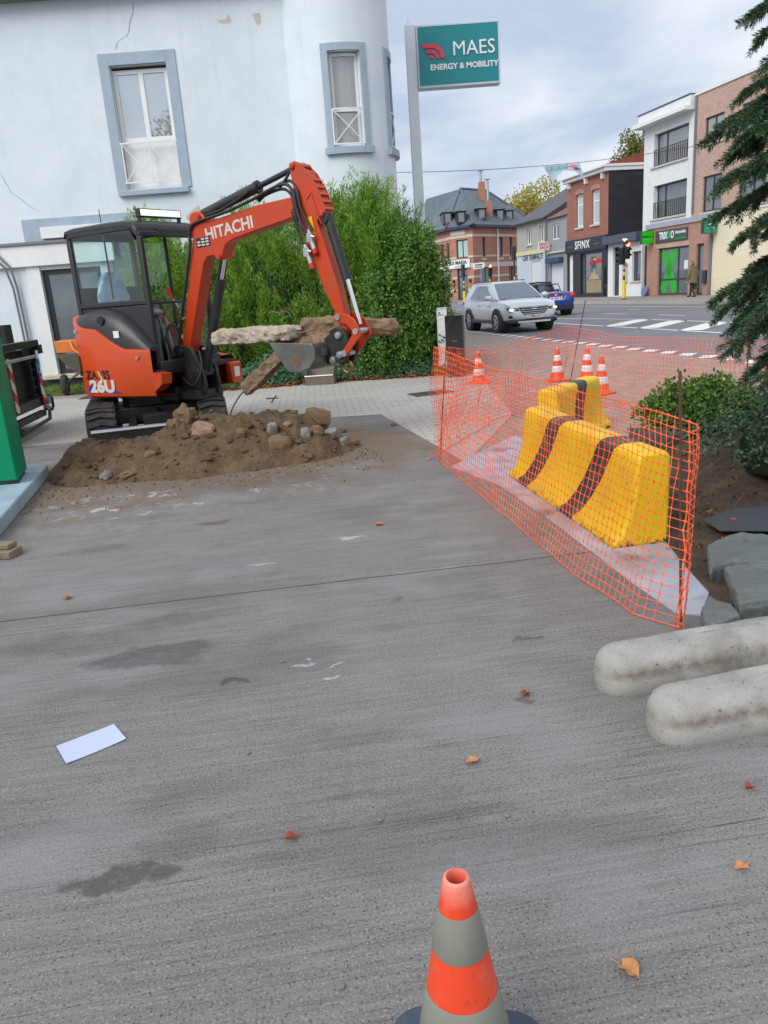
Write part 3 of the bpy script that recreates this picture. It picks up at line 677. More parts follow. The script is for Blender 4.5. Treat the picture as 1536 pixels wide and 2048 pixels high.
# ================================================================= black planter box with palm and white post
bxp = T('planter_box', 'tall black planter box standing at the end of the hedge', 'planter', (D(911,690,13.4).x, 13.4, 0), math.radians(-12))
mb = MB(); mb.bb(-.15,-.15,.02,.15,.15,1.02); mb.build('box', pm('black_planter', (.02,.021,.024), .35, .1), bxp, .012)
mb = MB(); mb.bb(-.04,-.154,.60,.04,-.1505,.607); mb.build('badge', M['zinc'], bxp)
palm = T('palm_plant', 'small palm with feathery fronds growing in the black planter', 'plant', (D(911,690,13.4).x-.04, 13.4, 1.0))
V = []
for i in range(15):
    a = RNG.uniform(0, 2*PI); up = RNG.uniform(.1,.9); L = RNG.uniform(.35,.6); d0 = np.array([math.cos(a), math.sin(a), 0])
    for j in range(26):
        s = j/25; p = d0*L*s + np.array([0,0,L*up*s - L*.55*s*s]); side = np.array([-d0[1], d0[0], 0]); sg = 1 if j % 2 else -1
        dd = unit(side*sg*.8 + d0*.7 + np.array([0,0,-.15])); V.append(blades(p[None], dd[None], .17*(1-.5*abs(s-.4)), .011, np.array([[0,0,1.]]))[0])
quads('fronds', np.array(V), leaf_mat('palm_leaf', lin(70,100,44), lin(132,150,76), None, .2), palm)
mb = MB(); mb.tube([(0,0,-.02),(0,0,.1)], .03, 8); mb.build('stem', M['bark'], palm)
pw = MB(); pw.bb(-.09,-.05,0,.09,.05,1.15); tag(place(pw.build('gate_post', M['white_paint'], None, .01), (D(886,690,14.0).x, 14.0, 0)), 'low white post half hidden by the hedge beside the black planter', 'post')
# metal grate in the pavers
gr = MB(); gc = Vector((.82, 11.35)); 
for i in range(16): gr.bb(-.16+i*.02, -.28, 0, -.149+i*.02, .28, .012)
gr.bb(-.18,-.3,0,.18,-.28,.013); gr.bb(-.18,.28,0,.18,.3,.013); gr.bb(-.18,-.28,0,-.163,.28,.013); gr.bb(.163,-.28,0,.18,.28,.013)
tag(place(gr.build('drain_grate', M['steel'], None), (gc.x, gc.y, .004), math.radians(-70)), 'flat steel drain grate set in the grey pavers', 'grate')
# ================================================================= mini excavator (x = heading, y = left, z = up)
ex = T('mini_excavator', 'orange and black mini excavator with its bucket full of broken concrete', 'excavator', (-2.7, 9.5, 0), math.atan2(-.5426,.84))
ef = lambda s, z, o: (s, -o, z)
def interp(x, pts):
    if x <= pts[0][0]: return pts[0][1]
    for (a, b), (c, d) in zip(pts, pts[1:]):
        if x <= c: return b+(d-b)*(x-a)/(c-a)
    return pts[-1][1]
# ---- undercarriage, turned against the upper structure
UY = math.atan2(-.96,.28) - math.atan2(-.5426,.84); UM = Matrix.Rotation(UY, 4, 'Z')
def stadium(L, R, n=10):
    pts = []
    for i in range(n+1): t = -PI/2+PI*i/n; pts.append((L/2+R*math.cos(t), R+R*math.sin(t)))
    for i in range(n+1): t = PI/2+PI*i/n; pts.append((-L/2+R*math.cos(t), R+R*math.sin(t)))
    return pts
for sy in (1, -1):
    L, R, w2 = 1.38, .225, .16
    out = stadium(L, R, 14); inn = [(a, .03+b*(R*2-.06)/(2*R)) for a, b in stadium(L, R, 14)]; inn = [(a*(L/2+R-.03)/(L/2+R), b) for a, b in inn]
    mb = MB(); n = len(out); yc = sy*.61
    vs = [(a, yc-w2, b) for a, b in out]+[(a, yc+w2, b) for a, b in out]+[(a, yc-w2, b) for a, b in inn]+[(a, yc+w2, b) for a, b in inn]
    fs = []
    for i in range(n):
        j = (i+1) % n
        fs += [(i,j,n+j,n+i), (2*n+i,3*n+i,3*n+j,2*n+j), (i,2*n+i,2*n+j,j), (n+i,n+j,3*n+j,3*n+i)]
    mb.add(vs, fs)
    per = []; dense = stadium(L, R, 40)
    # lugs round the loop
    acc = 0; prev = None; loop = []
    segs = [(Vector((*dense[i],)), Vector((*dense[(i+1)%len(dense)],))) for i in range(len(dense))]
    nxt = 0
    for a, b in segs:
        ln = (b-a).length
        while nxt < acc+ln and ln > 1e-6:
            p = a.lerp(b, (nxt-acc)/ln); d = (b-a).normalized(); nn = Vector((d.y,-d.x))
            c = p + nn*.012
            X = Vector((d.x,0,d.y)); Yv = Vector((0,1,0)); Zv = Vector((nn.x,0,nn.y))
            Mx = Matrix((X,Yv,Zv)).transposed()
            for sk in (-1,1): mb.box((c.x, yc+sk*.075, c.y), (.035,.145,.026), Mx @ Matrix.Rotation(sk*.22, 3, 'Z'))
            nxt += .086
        acc += ln
    tr = mb.build('track', M['rubber'], ex, M=UM, smooth=30)
    for (cx, rr, nm) in ((L/2,.175,'idler'),(-L/2,.175,'drive_sprocket')):
        k = MB(); k.lathe([(.03,-.07),(rr*.55,-.07),(rr*.6,-.05),(rr,-.05),(rr,.05),(rr*.6,.05),(rr*.55,.07),(.03,.07)], 18, (cx, yc, R), axis='y'); k.build(nm, M['black_metal'], tr, M=UM)
    for cx in (-.38,0,.38):
        k = MB(); k.lathe([(.02,-.1),(.07,-.1),(.07,.1),(.02,.1)], 14, (cx, yc, .105), axis='y'); k.build('roller', M['black_metal'], tr, M=UM)
    k = MB(); k.bb(-.62,yc-.06,.13,.62,yc+.06,.34); k.build('track_frame', M['black_metal'], tr, M=UM, bevel=.01)
mb = MB(); mb.bb(-.42,-.47,.22,.42,.47,.40); mb.bb(-.3,-.3,.18,.3,.3,.44); mb.lathe([(.36,.38),(.38,.40),(.38,.52),(.34,.53)], 28)
mb.build('undercarriage_frame', M['black_metal'], ex, M=UM, bevel=.012)
mb = MB(); prof = [(1.30,-.03),(1.265,.06),(1.25,.14),(1.265,.23),(1.30,.275)]
pf = [(a+.03, b) for a, b in prof]
mb.prism(prof+pf[::-1], lambda a, b, d: (a, d, b), -.70, .775); bl = mb.build('dozer_blade', pm('worn_blade', lin(92,94,94), .5, .2, 5, metal=.3, dirt=lin(100,82,62), dirt_amt=.5), ex, M=UM)
mb = MB(); mb.tube([(1.30,-.70,.28),(1.30,.775,.28)], .026, 8); mb.build('blade_edge', M['zinc'], bl, M=UM)
for sy in (-.28,.28):
    mb = MB(); mb.beam((.3,sy,.26),(1.27,sy,.19),.09,.11); mb.beam((1.05,sy,.20),(1.27,sy,.22),.05,.1); mb.build('blade_arm', M['black_metal'], ex, M=UM, bevel=.008)
mb = MB(); mb.cyl((.45,0,.34),(1.1,0,.24),.045,n=12); mb.cyl((1.1,0,.24),(1.26,0,.21),.025,n=10); mb.bb(.95,-.16,.05,1.2,.16,.38); mb.build('blade_cylinder', M['black_metal'], ex, M=UM)
# ---- orange body: wall following the plan outline, top edge following the curve of the side
plan = [(.72,.60),(.5,.64),(.25,.665),(0,.68),(-.2,.68),(-.38,.655),(-.52,.58),(-.64,.46),(-.73,.28),(-.77,.05),(-.77,-.15),(-.72,-.35),(-.62,-.52),(-.48,-.64),(-.3,-.71),(0,-.74),(.4,-.75),(.72,-.72)]
def catm(P, k=4):
    out = []
    for i in range(len(P)-1):
        p0, p1, p2, p3 = (Vector(P[max(i-1,0)]), Vector(P[i]), Vector(P[i+1]), Vector(P[min(i+2,len(P)-1)]))
        for j in range(k):
            t = j/k; out.append(.5*((2*p1)+(p2-p0)*t+(2*p0-5*p1+4*p2-p3)*t*t+(3*p1-p0-3*p2+p3)*t**3))
    out.append(Vector(P[-1])); return out
ps = catm(plan, 4)
topR = [(-.78,1.48),(-.55,1.47),(-.45,1.40),(-.3,1.345),(-.05,1.315),(.15,1.20),(.36,1.09),(.72,1.075)]
def topz(s, o): return interp(s, topR) if o > .1 else (1.48 if s < -.45 else interp(s, [(-.45,1.48),(-.2,1.2),(.2,.95),(.75,.88)]))
mb = MB(); rows = []
for p in ps:
    tz = topz(p.x, p.y); c = Vector((p.x, p.y)); ins = lambda k: (c*(1-k) if c.length else c)
    zs = [(.54,.05),(.56,.012),(.60,0),(.8,0),(tz-.05,0),(tz-.015,.012),(tz,.05),(tz-.002,.16)]
    rows.append([ef((c*(1-k)).x if True else 0, z, (c*(1-k)).y) for z, k in zs])
mb.loft(rows, closed=False)
mb.add([r[0] for r in rows], [tuple(range(len(rows)))])
pl_ = [(.60,.60,.54),(.9,.60,.68)]
mb.prism([(.70,.60),(.77,.64),(.84,.69),(.86,.80),(.70,.82)], lambda a, b, d: (a, -d, b), .46, .61)
body = mb.build('engine_cover', M['orange'], ex, smooth=40)
mb = MB(); mb.bb(.70,.55,.54,.80,.74,.80); mb.build('corner_cover', M['orange'], ex, .02)
mb = MB(); mb.bb(.802,.60,.62,.806,.69,.74); mb.build('label_plate', M['white_paint'], ex)
mb = MB(); mb.bb(-.60,-.55,.78,.72,.72,.84); mb.build('floor_plate', M['black_metal'], ex)
# grille, lamp and bolts on the side cover
for s, z in ((-.40,1.30),(.545,.985)):
    mb = MB(); oo = .66 if s < 0 else .635; mb.lathe([(.004,0),(.022,0),(.024,.006),(.010,.012),(.004,.012)], 14, (s, -oo-.012, z), axis='y'); mb.build('cover_bolt', M['zinc'], ex)
mb = MB(); mb.bb(-.44,-.655,.80,-.425,-.61,1.02); mb.build('grab_slot', M['black_plastic'], ex, .004)
# black hump over the tank
hump = [(-.50,1.47),(-.36,1.50),(-.2,1.525),(-.02,1.53),(.15,1.51),(.30,1.45),(.45,1.34),(.58,1.22),(.70,1.10)]
mb = MB(); rings = []
for i in range(25):
    s = -.50+1.2*i/24; zt = max(interp(s, hump), interp(s, topR)+.004); zb = interp(s, topR)-.03; o = interp(s, [(-.5,.55),(-.38,.63),(-.2,.655),(.25,.64),(.72,.585)])
    h_ = zt-zb
    rings.append([ef(s, zb, o+.006), ef(s, zb+h_*.45, o+.002), ef(s, zb+h_*.75, o-.03), ef(s, zb+h_*.93, o-.09), ef(s, zt, o-.17), ef(s, zt-.004, .44), ef(s, zb, .44)])
mb.loft(rings, closed=True); hm = mb.build('tank_cover', M['black_plastic'], ex, smooth=50)
mb = MB(); mb.lathe([(.002,0),(.05,0),(.055,.02),(.03,.035),(.002,.035)], 16, (.05,-.66,1.40), axis='y'); mb.build('fuel_cap', M['black_metal'], hm)
mb = MB(); mb.box((.27,-.645,1.245), (.09,.004,.075)); mb.build('white_sticker', M['white_paint'], hm)
# ---- cab
fl, fr_, rl_, cr = .66, -.47, -.50, .475      # front, left side, rear, right side
pil = M['black_plastic']
def bar(pts, w, name='cab_post'):
    mb = MB(); mb.tube([ef(*p) for p in pts], w, 8); return mb.build(name, pil, ex)
cabm = MB()
def cpost(p0, p1, w, d): cabm.beam(ef(*p0), ef(*p1), w, d)
# right side frame: rear post, front post, belt rail; left likewise with an open doorway
for o in (cr-.02, fr_+.02):
    cpost((-.50,.84,o), (-.50,2.30,o), .05, .07)
    cpost((.66,.82,o), (.665,2.25,o), .055, .06)
    cpost((-.50,2.36,o), (.58,2.36,o), .05, .08)
    cpost((.665,2.245,o), (.565,2.365,o), .05, .055)
cpost((-.50,1.57,cr-.02), (.66,1.57,cr-.02), .05, .06)
cpost((-.46,1.18,cr-.03), (.66,1.18,cr-.03), .05, .72)
cpost((.66,2.27,cr), (.66,2.27,fr_), .06, .06); cpost((.69,.86,cr), (.69,.86,fr_), .08, .12); cpost((-.5,2.33,cr), (-.5,2.33,fr_), .06, .07)
cpost((-.5,1.3,cr), (-.5,1.3,fr_), .06, .95)
cabm.build('cab_frame', pil, ex, .012)
mb = MB(); rings = []
for s, dz in ((-.55,-.05),(-.53,-.012),(-.45,0),(.1,.004),(.48,-.004),(.60,-.03),(.655,-.08),(.66,-.105)):
    z = 2.43+dz; rings.append([ef(s,z-.055,cr+.01), ef(s,z-.02,cr+.005), ef(s,z,cr-.05), ef(s,z+.006,0), ef(s,z,fr_+.05), ef(s,z-.02,fr_-.005), ef(s,z-.055,fr_-.01)])
mb.loft(rings); mb.build('cab_roof', M['black_plastic'], ex, smooth=50)
mb = MB(); mb.bb(.664,-.20,2.285,.69,.42,2.33); mb.build('front_visor', M['black_metal'], ex, .01)
g_ = MB(); g_.add([ef(-.44,1.60,cr), ef(.60,1.60,cr), ef(.62,2.20,cr), ef(.54,2.32,cr), ef(-.44,2.32,cr)], [(0,1,2,3,4)]); g_.build('side_window', M['glass'], ex, smooth=0)
g_ = MB(); g_.add([ef(.69,.98,.36), ef(.69,.98,-.30), ef(.69,1.55,-.41), ef(.69,1.55,.42)], [(0,1,2,3)]); g_.build('front_window', M['glass'], ex, smooth=0)
g_ = MB(); g_.add([ef(-.50,1.75,.4), ef(-.50,1.75,-.4), ef(-.50,2.30,-.4), ef(-.50,2.30,.4)], [(0,1,2,3)]); g_.build('rear_window', M['glass'], ex, smooth=0)
g_ = MB(); g_.add([ef(-.44,1.0,fr_), ef(.05,1.0,fr_), ef(.05,2.31,fr_), ef(-.44,2.31,fr_)], [(0,1,2,3)]); g_.build('door_window', M['glass'], ex, smooth=0)
bar([(.08,.9,fr_+.02),(.08,2.33,fr_+.02)], .022); bar([(.08,1.62,cr-.03),(.08,2.32,cr-.03)], .010)
bar([(.70,1.55,.42),(.70,1.55,-.42)], .014, 'window_rail')
# seat in plastic film, console, levers
film = pm('plastic_film_seat', lin(140,172,196), .22, .25, 7, bump=.9, bsc=16, coat=.6)
st_ = T('seat', None, None); st_.parent = ex; del st_['label']; del st_['category']
bpy.data.objects.remove(st_)
mb = MB(); mb.ball((-.12,-.02,1.12), (.27,.26,.10), .1, 18, 10, 2, 2.2, .35); sb = mb.build('seat', film, ex, smooth=60)
mb = MB()
rings = []
for z, wd, dx in ((1.14,.20,-.33),(1.3,.24,-.37),(1.5,.25,-.40),(1.68,.23,-.42),(1.80,.19,-.43),(1.90,.13,-.43),(1.95,.05,-.425)):
    rings.append([(dx+.07*math.cos(t)*(1 if wd > .06 else .5)+.02*mnoise.noise(Vector((z*4,t*2,1))), -.02+wd*math.sin(t)+.03*mnoise.noise(Vector((z*5,t*2,4))), z) for t in [2*PI*k/20 for k in range(20)]])
mb.loft(rings); mb.build('backrest', film, sb, smooth=60)
mb = MB(); mb.bb(-.35,.20,.84,.15,.40,1.30); mb.bb(-.35,-.44,.84,.15,-.24,1.30); mb.build('console', M['black_plastic'], ex, .03)
mb = MB(); mb.ball((.36,-.16,1.44), (.10,.14,.055), .15, 14, 8, 5, 2); mb.bb(.30,-.22,.84,.40,-.12,1.42); mb.build('monitor', M['grey_plastic'], ex, .02)
for s, o, L in ((.42,-.02,.55),(.44,.08,.55),(.1,-.32,.5)):
    mb = MB(); mb.tube([ef(s,.9,o), ef(s-.03,.9+L*.6,o), ef(s-.06,.9+L,o+.02)], .011, 8); lv = mb.build('lever', M['zinc'], ex)
    mb = MB(); mb.tube([ef(s-.055,.9+L*.92,o+.018), ef(s-.085,.9+L+.13,o+.03)], [.016,.022], 8); mb.build('lever_grip', M['black_plastic'], lv)
mb = MB(); mb.tube([ef(.46,1.48,-.16), ef(.40,1.60,-.13)], .010, 8); lv = mb.build('lever', M['zinc'], ex)
mb = MB(); mb.tube([ef(.41,1.58,-.134), ef(.36,1.72,-.11)], [.014,.02], 8); mb.build('lever_grip', M['red_plastic'], lv)
mb = MB(); mb.bb(.62,.30,1.72,.66,.34,1.84); mb.build('warning_sticker', M['yellow_sticker'], ex)
# roof light bar, antenna
mb = MB(); mb.bb(.50,-.32,2.455,.56,.30,2.545)
for y in (-.30,.28): mb.bb(.51,y-.015,2.40,.55,y+.015,2.46)
lb = mb.build('light_bar', M['black_metal'], ex, .008)
mb = MB(); mb.bb(.561,-.30,2.47,.566,.28,2.535); mb.build('light_lens', emis('lamp_lens', (.93,.97,.92), .55), lb)
mb = MB(); mb.tube([ef(-.1,2.42,.3), ef(-.1,2.60,.3)], .005, 6); mb.build('antenna', M['black_metal'], ex)
# ---- swing post
mb = MB()
mb.prism([(.62,.50),(.98,.50),(1.02,.62),(.98,.82),(.86,1.04),(.60,1.08),(.54,.92),(.66,.80)], ef, .09, .13)
mb.prism([(.62,.50),(.98,.50),(1.02,.62),(.98,.82),(.86,1.04),(.60,1.08),(.54,.92),(.66,.80)], ef, -.13, -.09)
mb.bb(.60,-.2,.46,.96,.2,.56); mb.cyl((.80,0,.44),(.80,0,.70),.10,n=18); mb.cyl(ef(.70,.99,.16), ef(.70,.99,-.16), .04, n=14); mb.cyl(ef(.94,.76,.16), ef(.94,.76,-.16), .038, n=14)
mb.bb(.4,-.25,.46,.66,.25,.60)
mb.build('swing_post', M['black_metal'], ex, .006)
# ---- boom
boomP = [(.655,1.0),(.91,1.72),(1.065,2.20),(1.045,2.387),(1.06,2.43),(1.10,2.45),(1.19,2.455),(1.25,2.41),(1.31,2.335),(2.0,2.42),(2.44,2.445),(2.51,2.42),(2.54,2.35),(2.49,2.27),(2.40,2.245),(1.95,2.18),(1.63,2.125),(1.53,2.085),(1.48,2.02),(1.46,1.955),(1.39,1.93),(1.34,1.99),(1.25,1.985),(1.185,1.93),(1.02,1.543),(.775,.965),(.71,.95)]
mb = MB(); mb.prism(boomP, ef, -.08, .08); boom = mb.build('boom', M['orange_boom'], ex, .012)
for s, z, r_ in ((1.42,1.975,.032),(1.19,2.40,.035),(2.46,2.35,.045),(.72,1.0,.035)):
    mb = MB(); mb.lathe([(.003,-.105),(r_*.6,-.105),(r_*.6,-.095),(r_,-.095),(r_,.095),(r_*.6,.095),(r_*.6,.105),(.003,.105)], 16, ef(s,z,0), axis='y'); mb.build('pin', M['orange_boom'], boom)
for s, z in ((1.05,1.02),(.93,1.78),(.80,1.36)):
    mb = MB(); mb.cyl(ef(s-.02,z,.08), ef(s-.02,z,.11), .016, n=10); mb.build('hose_clamp', M['zinc'], boom)
text('boom_lettering', 'HITACHI', .165, M['lettering_grey'], ef(1.60,2.235,.0815), (math.cos(.10),0,math.sin(.10)), (-math.sin(.10),0,math.cos(.10)), boom, .0015, bold=.004, sx=1.06)
mb = MB(); ca, sa = math.cos(.06), math.sin(.06)
mb.box(ef(1.215,2.14,.0815), (.205,.003,.10), Matrix.Rotation(-.06,3,'Y')); stk = mb.build('number_plate', M['black_metal'], boom)
mb = MB()
for i in range(3):
    for j in range(3):
        if (i, j) != (0,2): mb.box(ef(1.15+i*.062+.002, 2.112+j*.03, .084), (.045,.003,.017), Matrix.Rotation(-.06,3,'Y'))
mb.build('plate_marks', M['lettering_grey'], stk)
# lettering on the side cover
SB = (1, .10, 0)
text('model_lettering', 'ZA', .135, M['black_text'], ef(-.12,.80,.682), (1,.0,0), (0,0,1), body, .002, 'RIGHT', .004, 1.15)
text('model_lettering', 'IS', .135, M['black_text'], ef(-.02,.80,.682), (1,.03,0), (0,0,1), body, .002, 'LEFT', .004, 1.15)
mb = MB(); mb.prism([(-.115,.745),(-.085,.745),(.0,.86),(-.03,.86)], ef, .679, .683); mb.build('model_stripe', M['blue_sticker'], body)
mb = MB(); mb.prism([(-.025,.745),(-.055,.745),(-.115,.845),(-.085,.845)], ef, .679, .6845); mb.build('model_stripe', M['yellow_sticker'], body)
mb = MB(); mb.prism([(-.33,.60),(.24,.60),(.14,.635),(-.30,.685)], ef, .676, .681); mb.build('model_stripe', M['blue_sticker'], body)
text('model_lettering', '26U', .185, M['lettering_grey'], ef(-.06,.668,.685), (1,.02,0), (0,0,1), body, .002, 'CENTER', .010, 1.32)
# boom cylinder (front), arm cylinder (top)
mb = MB(); mb.cyl(ef(.94,.77,0), ef(1.33,1.75,0), .052, n=16); mb.bb(.90,-.06,.72,.98,.06,.81); bc = mb.build('boom_cylinder', M['black_metal'], ex)
mb = MB(); mb.beam(ef(.99,.90,0), ef(1.40,1.93,0), .11, .012, (1,0,-.4)); mb.build('cylinder_guard', M['black_metal'], bc)
mb = MB(); mb.cyl(ef(1.33,1.75,0), ef(1.42,1.975,0), .028, n=12); mb.build('piston_rod', M['chrome'], bc)
mb = MB(); mb.cyl(ef(1.19,2.42,0), ef(1.99,2.602,0), .054, n=18); mb.cyl(ef(1.955,2.594,0), ef(2.0,2.604,0), .062, n=18); ac = mb.build('arm_cylinder', M['black_metal'], ex)
mb = MB(); mb.cyl(ef(2.0,2.604,0), ef(2.47,2.712,0), .028, n=12); mb.build('piston_rod', M['black_metal'], ac)
mb = MB(); mb.tube([ef(1.26,2.40,.05), ef(1.5,2.43,.06), ef(1.75,2.50,.07), ef(1.9,2.56,.06)], .014, 8); mb.build('cylinder_hose', M['hose'], ac)
# ---- arm
armP = [(2.455,2.755),(2.50,2.765),(2.545,2.745),(2.68,2.629),(2.77,2.465),(2.833,2.29),(2.83,2.24),(2.79,2.225),(2.725,2.20),(2.82,1.873),(2.888,1.657),(2.955,1.311),(2.98,1.17),(2.94,1.10),(2.885,1.13),(2.868,1.288),(2.745,1.528),(2.64,1.838),(2.475,2.277),(2.465,2.43),(2.475,2.56),(2.445,2.70)]
mb = MB(); mb.prism(armP, ef, -.06, .06); arm = mb.build('dipper_arm', M['orange_boom'], ex, .01)
for i in range(7):
    t = i/6; a = Vector((2.60,2.71)).lerp(Vector((2.83,2.30)), t); a.x += .035*math.sin(PI*t)
    mb = MB(); mb.box((a.x+.008, 0, a.y), (.03,.145,.02), Matrix.Rotation(math.radians(60),3,'Y')); mb.build('guard_rung', M['orange_boom'], arm)
for o in (.068,-.068):
    mb = MB(); pts = [(2.52,2.765),(2.60,2.72),(2.69,2.635),(2.785,2.47),(2.845,2.30),(2.83,2.29),(2.77,2.46),(2.675,2.62),(2.59,2.70)]; mb.prism(pts, ef, o-.006, o+.006); mb.build('guard_rail', M['orange_boom'], arm)
mb = MB(); mb.tube([ef(2.69,2.46,.063), ef(2.74,2.28,.063), ef(2.78,2.16,.063)], .006, 6); mb.tube([ef(2.69,2.46,.063), ef(2.62,2.40,.063)], .006, 6); mb.build('arm_rib', M['orange_boom'], arm)
for s, z, r_ in ((2.49,2.72,.03),(2.79,2.255,.03),(2.92,1.28,.03),(2.91,1.13,.03)):
    mb = MB(); mb.lathe([(.003,-.085),(r_*.6,-.085),(r_,-.075),(r_,.075),(r_*.6,.085),(.003,.085)], 16, ef(s,z,0), axis='y'); mb.build('pin', M['orange_boom'], arm)
mb = MB(); mb.prism([(2.60,2.235),(2.665,2.25),(2.70,2.06),(2.635,2.045)], ef, .061, .0625); mb.build('warning_sticker', M['yellow_sticker'], arm)
# bucket cylinder
mb = MB(); mb.cyl(ef(2.815,2.24,0), ef(2.985,1.633,0), .047, n=18); mb.cyl(ef(2.80,2.22,-.06), ef(2.80,2.22,.06), .055, n=14); kc = mb.build('bucket_cylinder', M['black_metal'], ex)
mb = MB(); mb.cyl(ef(2.985,1.64,0), ef(3.095,1.20,0), .024, n=14); mb.build('piston_rod', M['chrome'], kc)
# hydraulic couplings and hoses on the arm
for s, z in ((2.655,2.06),(2.60,1.93)):
    mb = MB(); mb.cyl(ef(s-.02,z+.06,.09), ef(s+.03,z-.12,.09), .026, n=12); mb.bb(s-.035,-.115,z-.05,s+.035,-.062,z+.03); mb.cyl(ef(s+.03,z+.0,.12), ef(s+.07,z-.01,.12), .012, n=8); cpl = mb.build('hose_coupling', M['zinc'], arm)
    mb = MB(); mb.cyl(ef(s+.03,z-.12,.09), ef(s+.045,z-.165,.09), .030, n=12); mb.build('coupling_cap', M['red_plastic'], cpl)
def hose(pts, r=.016, name='hydraulic_hose', par=None):
    P = catm([Vector(ef(*p)) for p in pts], 6); mb = MB(); mb.tube(P, r, 8); return mb.build(name, M['hose'], par or ex, smooth=60)
hose([(.66,.80,.10),(.64,.98,.10),(.73,1.3,.10),(.90,1.75,.10),(1.03,2.10,.10),(1.05,2.24,.10),(1.10,2.32,.10),(1.25,2.355,.10),(1.6,2.40,.10),(1.95,2.47,.10),(2.2,2.54,.09),(2.40,2.57,.09),(2.50,2.48,.10),(2.53,2.33,.11),(2.58,2.18,.11),(2.64,2.10,.10)], .017)
hose([(2.02,2.47,.07),(2.2,2.52,.06),(2.36,2.53,.06),(2.47,2.45,.085),(2.50,2.3,.10),(2.53,2.15,.10),(2.60,2.08,.095)], .015)
hose([(2.0,2.46,.03),(2.2,2.56,.03),(2.42,2.60,.04),(2.53,2.50,.075),(2.56,2.36,.09),(2.62,2.22,.09),(2.68,2.12,.09)], .015)
hose([(2.3,2.55,.05),(2.40,2.63,.05),(2.46,2.70,.05)], .014)
hose([(2.44,2.42,.07),(2.46,2.25,.08),(2.52,2.08,.08),(2.57,1.96,.08)], .009)
hose([(.70,1.0,-.05),(.80,.80,-.12),(.86,.70,-.1),(.74,.62,.0)], .018); hose([(.62,.95,.16),(.55,1.15,.18),(.62,1.3,.16),(.70,1.25,.12)], .014); hose([(.7,.7,.16),(.9,.62,.2),(1.0,.8,.14),(.96,1.0,.1)], .014)
# ---- link, quick coupler, bucket
lk = [(2.855,1.30),(2.88,1.33),(2.94,1.325),(3.03,1.30),(3.10,1.245),(3.16,1.14),(3.165,1.10),(3.12,1.06),(3.06,1.0),(2.97,.90),(2.92,.90),(2.91,.94),(3.0,1.03),(3.055,1.10),(3.06,1.15),(3.0,1.21),(2.90,1.235),(2.86,1.26)]
for o in (.095,-.095):
    mb = MB(); mb.prism(lk, ef, o-.012, o+.012); mb.build('bucket_link', M['orange_boom'], ex, .004)
for s, z in ((3.11,1.14),(2.95,.93),(2.91,1.285)):
    mb = MB(); mb.cyl(ef(s,z,-.12), ef(s,z,.12), .031, n=14); mb.build('link_pin', M['zinc'], ex)
mb = MB(); cp = [(2.78,1.15),(2.86,1.19),(2.95,1.17),(3.0,1.08),(2.99,.95),(2.95,.84),(2.86,.83),(2.80,.90),(2.83,1.0)]
mb.prism(cp, ef, .045, .10); mb.prism(cp, ef, -.10, -.045); mb.bb(2.78,-.1,.86,2.84,.1,1.08); qc = mb.build('quick_coupler', M['black_metal'], ex, .008)
for s, z in ((2.90,1.11),(2.90,.92),(2.81,.87)):
    mb = MB(); mb.cyl(ef(s,z,.10), ef(s,z,.128), .038, .034, 14); mb.cyl(ef(s,z,.128), ef(s,z,.14), .02, n=10); mb.build('pin', M['zinc'], qc)
mb = MB(); pts = [ef(2.93+.055*math.cos(t), .79+.055*math.sin(t), .03) for t in [2*PI*i/20 for i in range(21)]]; mb.tube(pts, .016, 8); mb.tube([ef(2.84,.84,.03), ef(2.90,.82,.03)], .022, 8); mb.build('lifting_hook', pm('hook_brass', lin(140,104,50), .4, .1, metal=.6), ex)
bkP = [(2.16,1.075),(2.70,1.05),(2.735,1.0),(2.73,.90),(2.66,.815),(2.55,.775),(2.41,.77),(2.36,.80)]
mb = MB()
for o in (.30,-.30): mb.prism(bkP, ef, o-.008, o+.008)
sh_ = [(2.16,1.075),(2.36,.80),(2.41,.77),(2.55,.775),(2.66,.815),(2.73,.90),(2.735,1.0),(2.70,1.05)]
ins = [(2.18,1.065),(2.372,.812),(2.415,.785),(2.545,.79),(2.65,.828),(2.715,.905),(2.72,1.0),(2.69,1.045)]
mb.prism(sh_+ins[::-1], ef, -.292, .292)
bk = mb.build('bucket', M['steel'], ex, .004)
mb = MB(); mb.beam(ef(2.14,1.083,-.31), ef(2.14,1.083,.31), .05, .016); mb.build('cutting_edge', M['steel'], bk)
mb = MB(); mb.prism([(2.44,.90),(2.53,.92),(2.57,.86),(2.50,.82)], ef, .3085, .3095); mb.build('rust_patch', pm('rust', lin(112,80,58), .8, .2, 8), bk, smooth=0)
mb = MB(); mb.add([ef(2.738,1.0,.20), ef(2.738,1.0,.10), ef(2.738,.92,.10), ef(2.738,.92,.20)], [(0,1,2,3)]); mb.build('bare_patch', M['zinc'], bk, smooth=0)
mb = MB()
for o in (.06,-.06): mb.prism([(2.66,1.05),(2.80,1.10),(2.86,1.02),(2.84,.86),(2.70,.82)], ef, o-.01, o+.01)
mb.build('bucket_ear', M['black_metal'], bk)
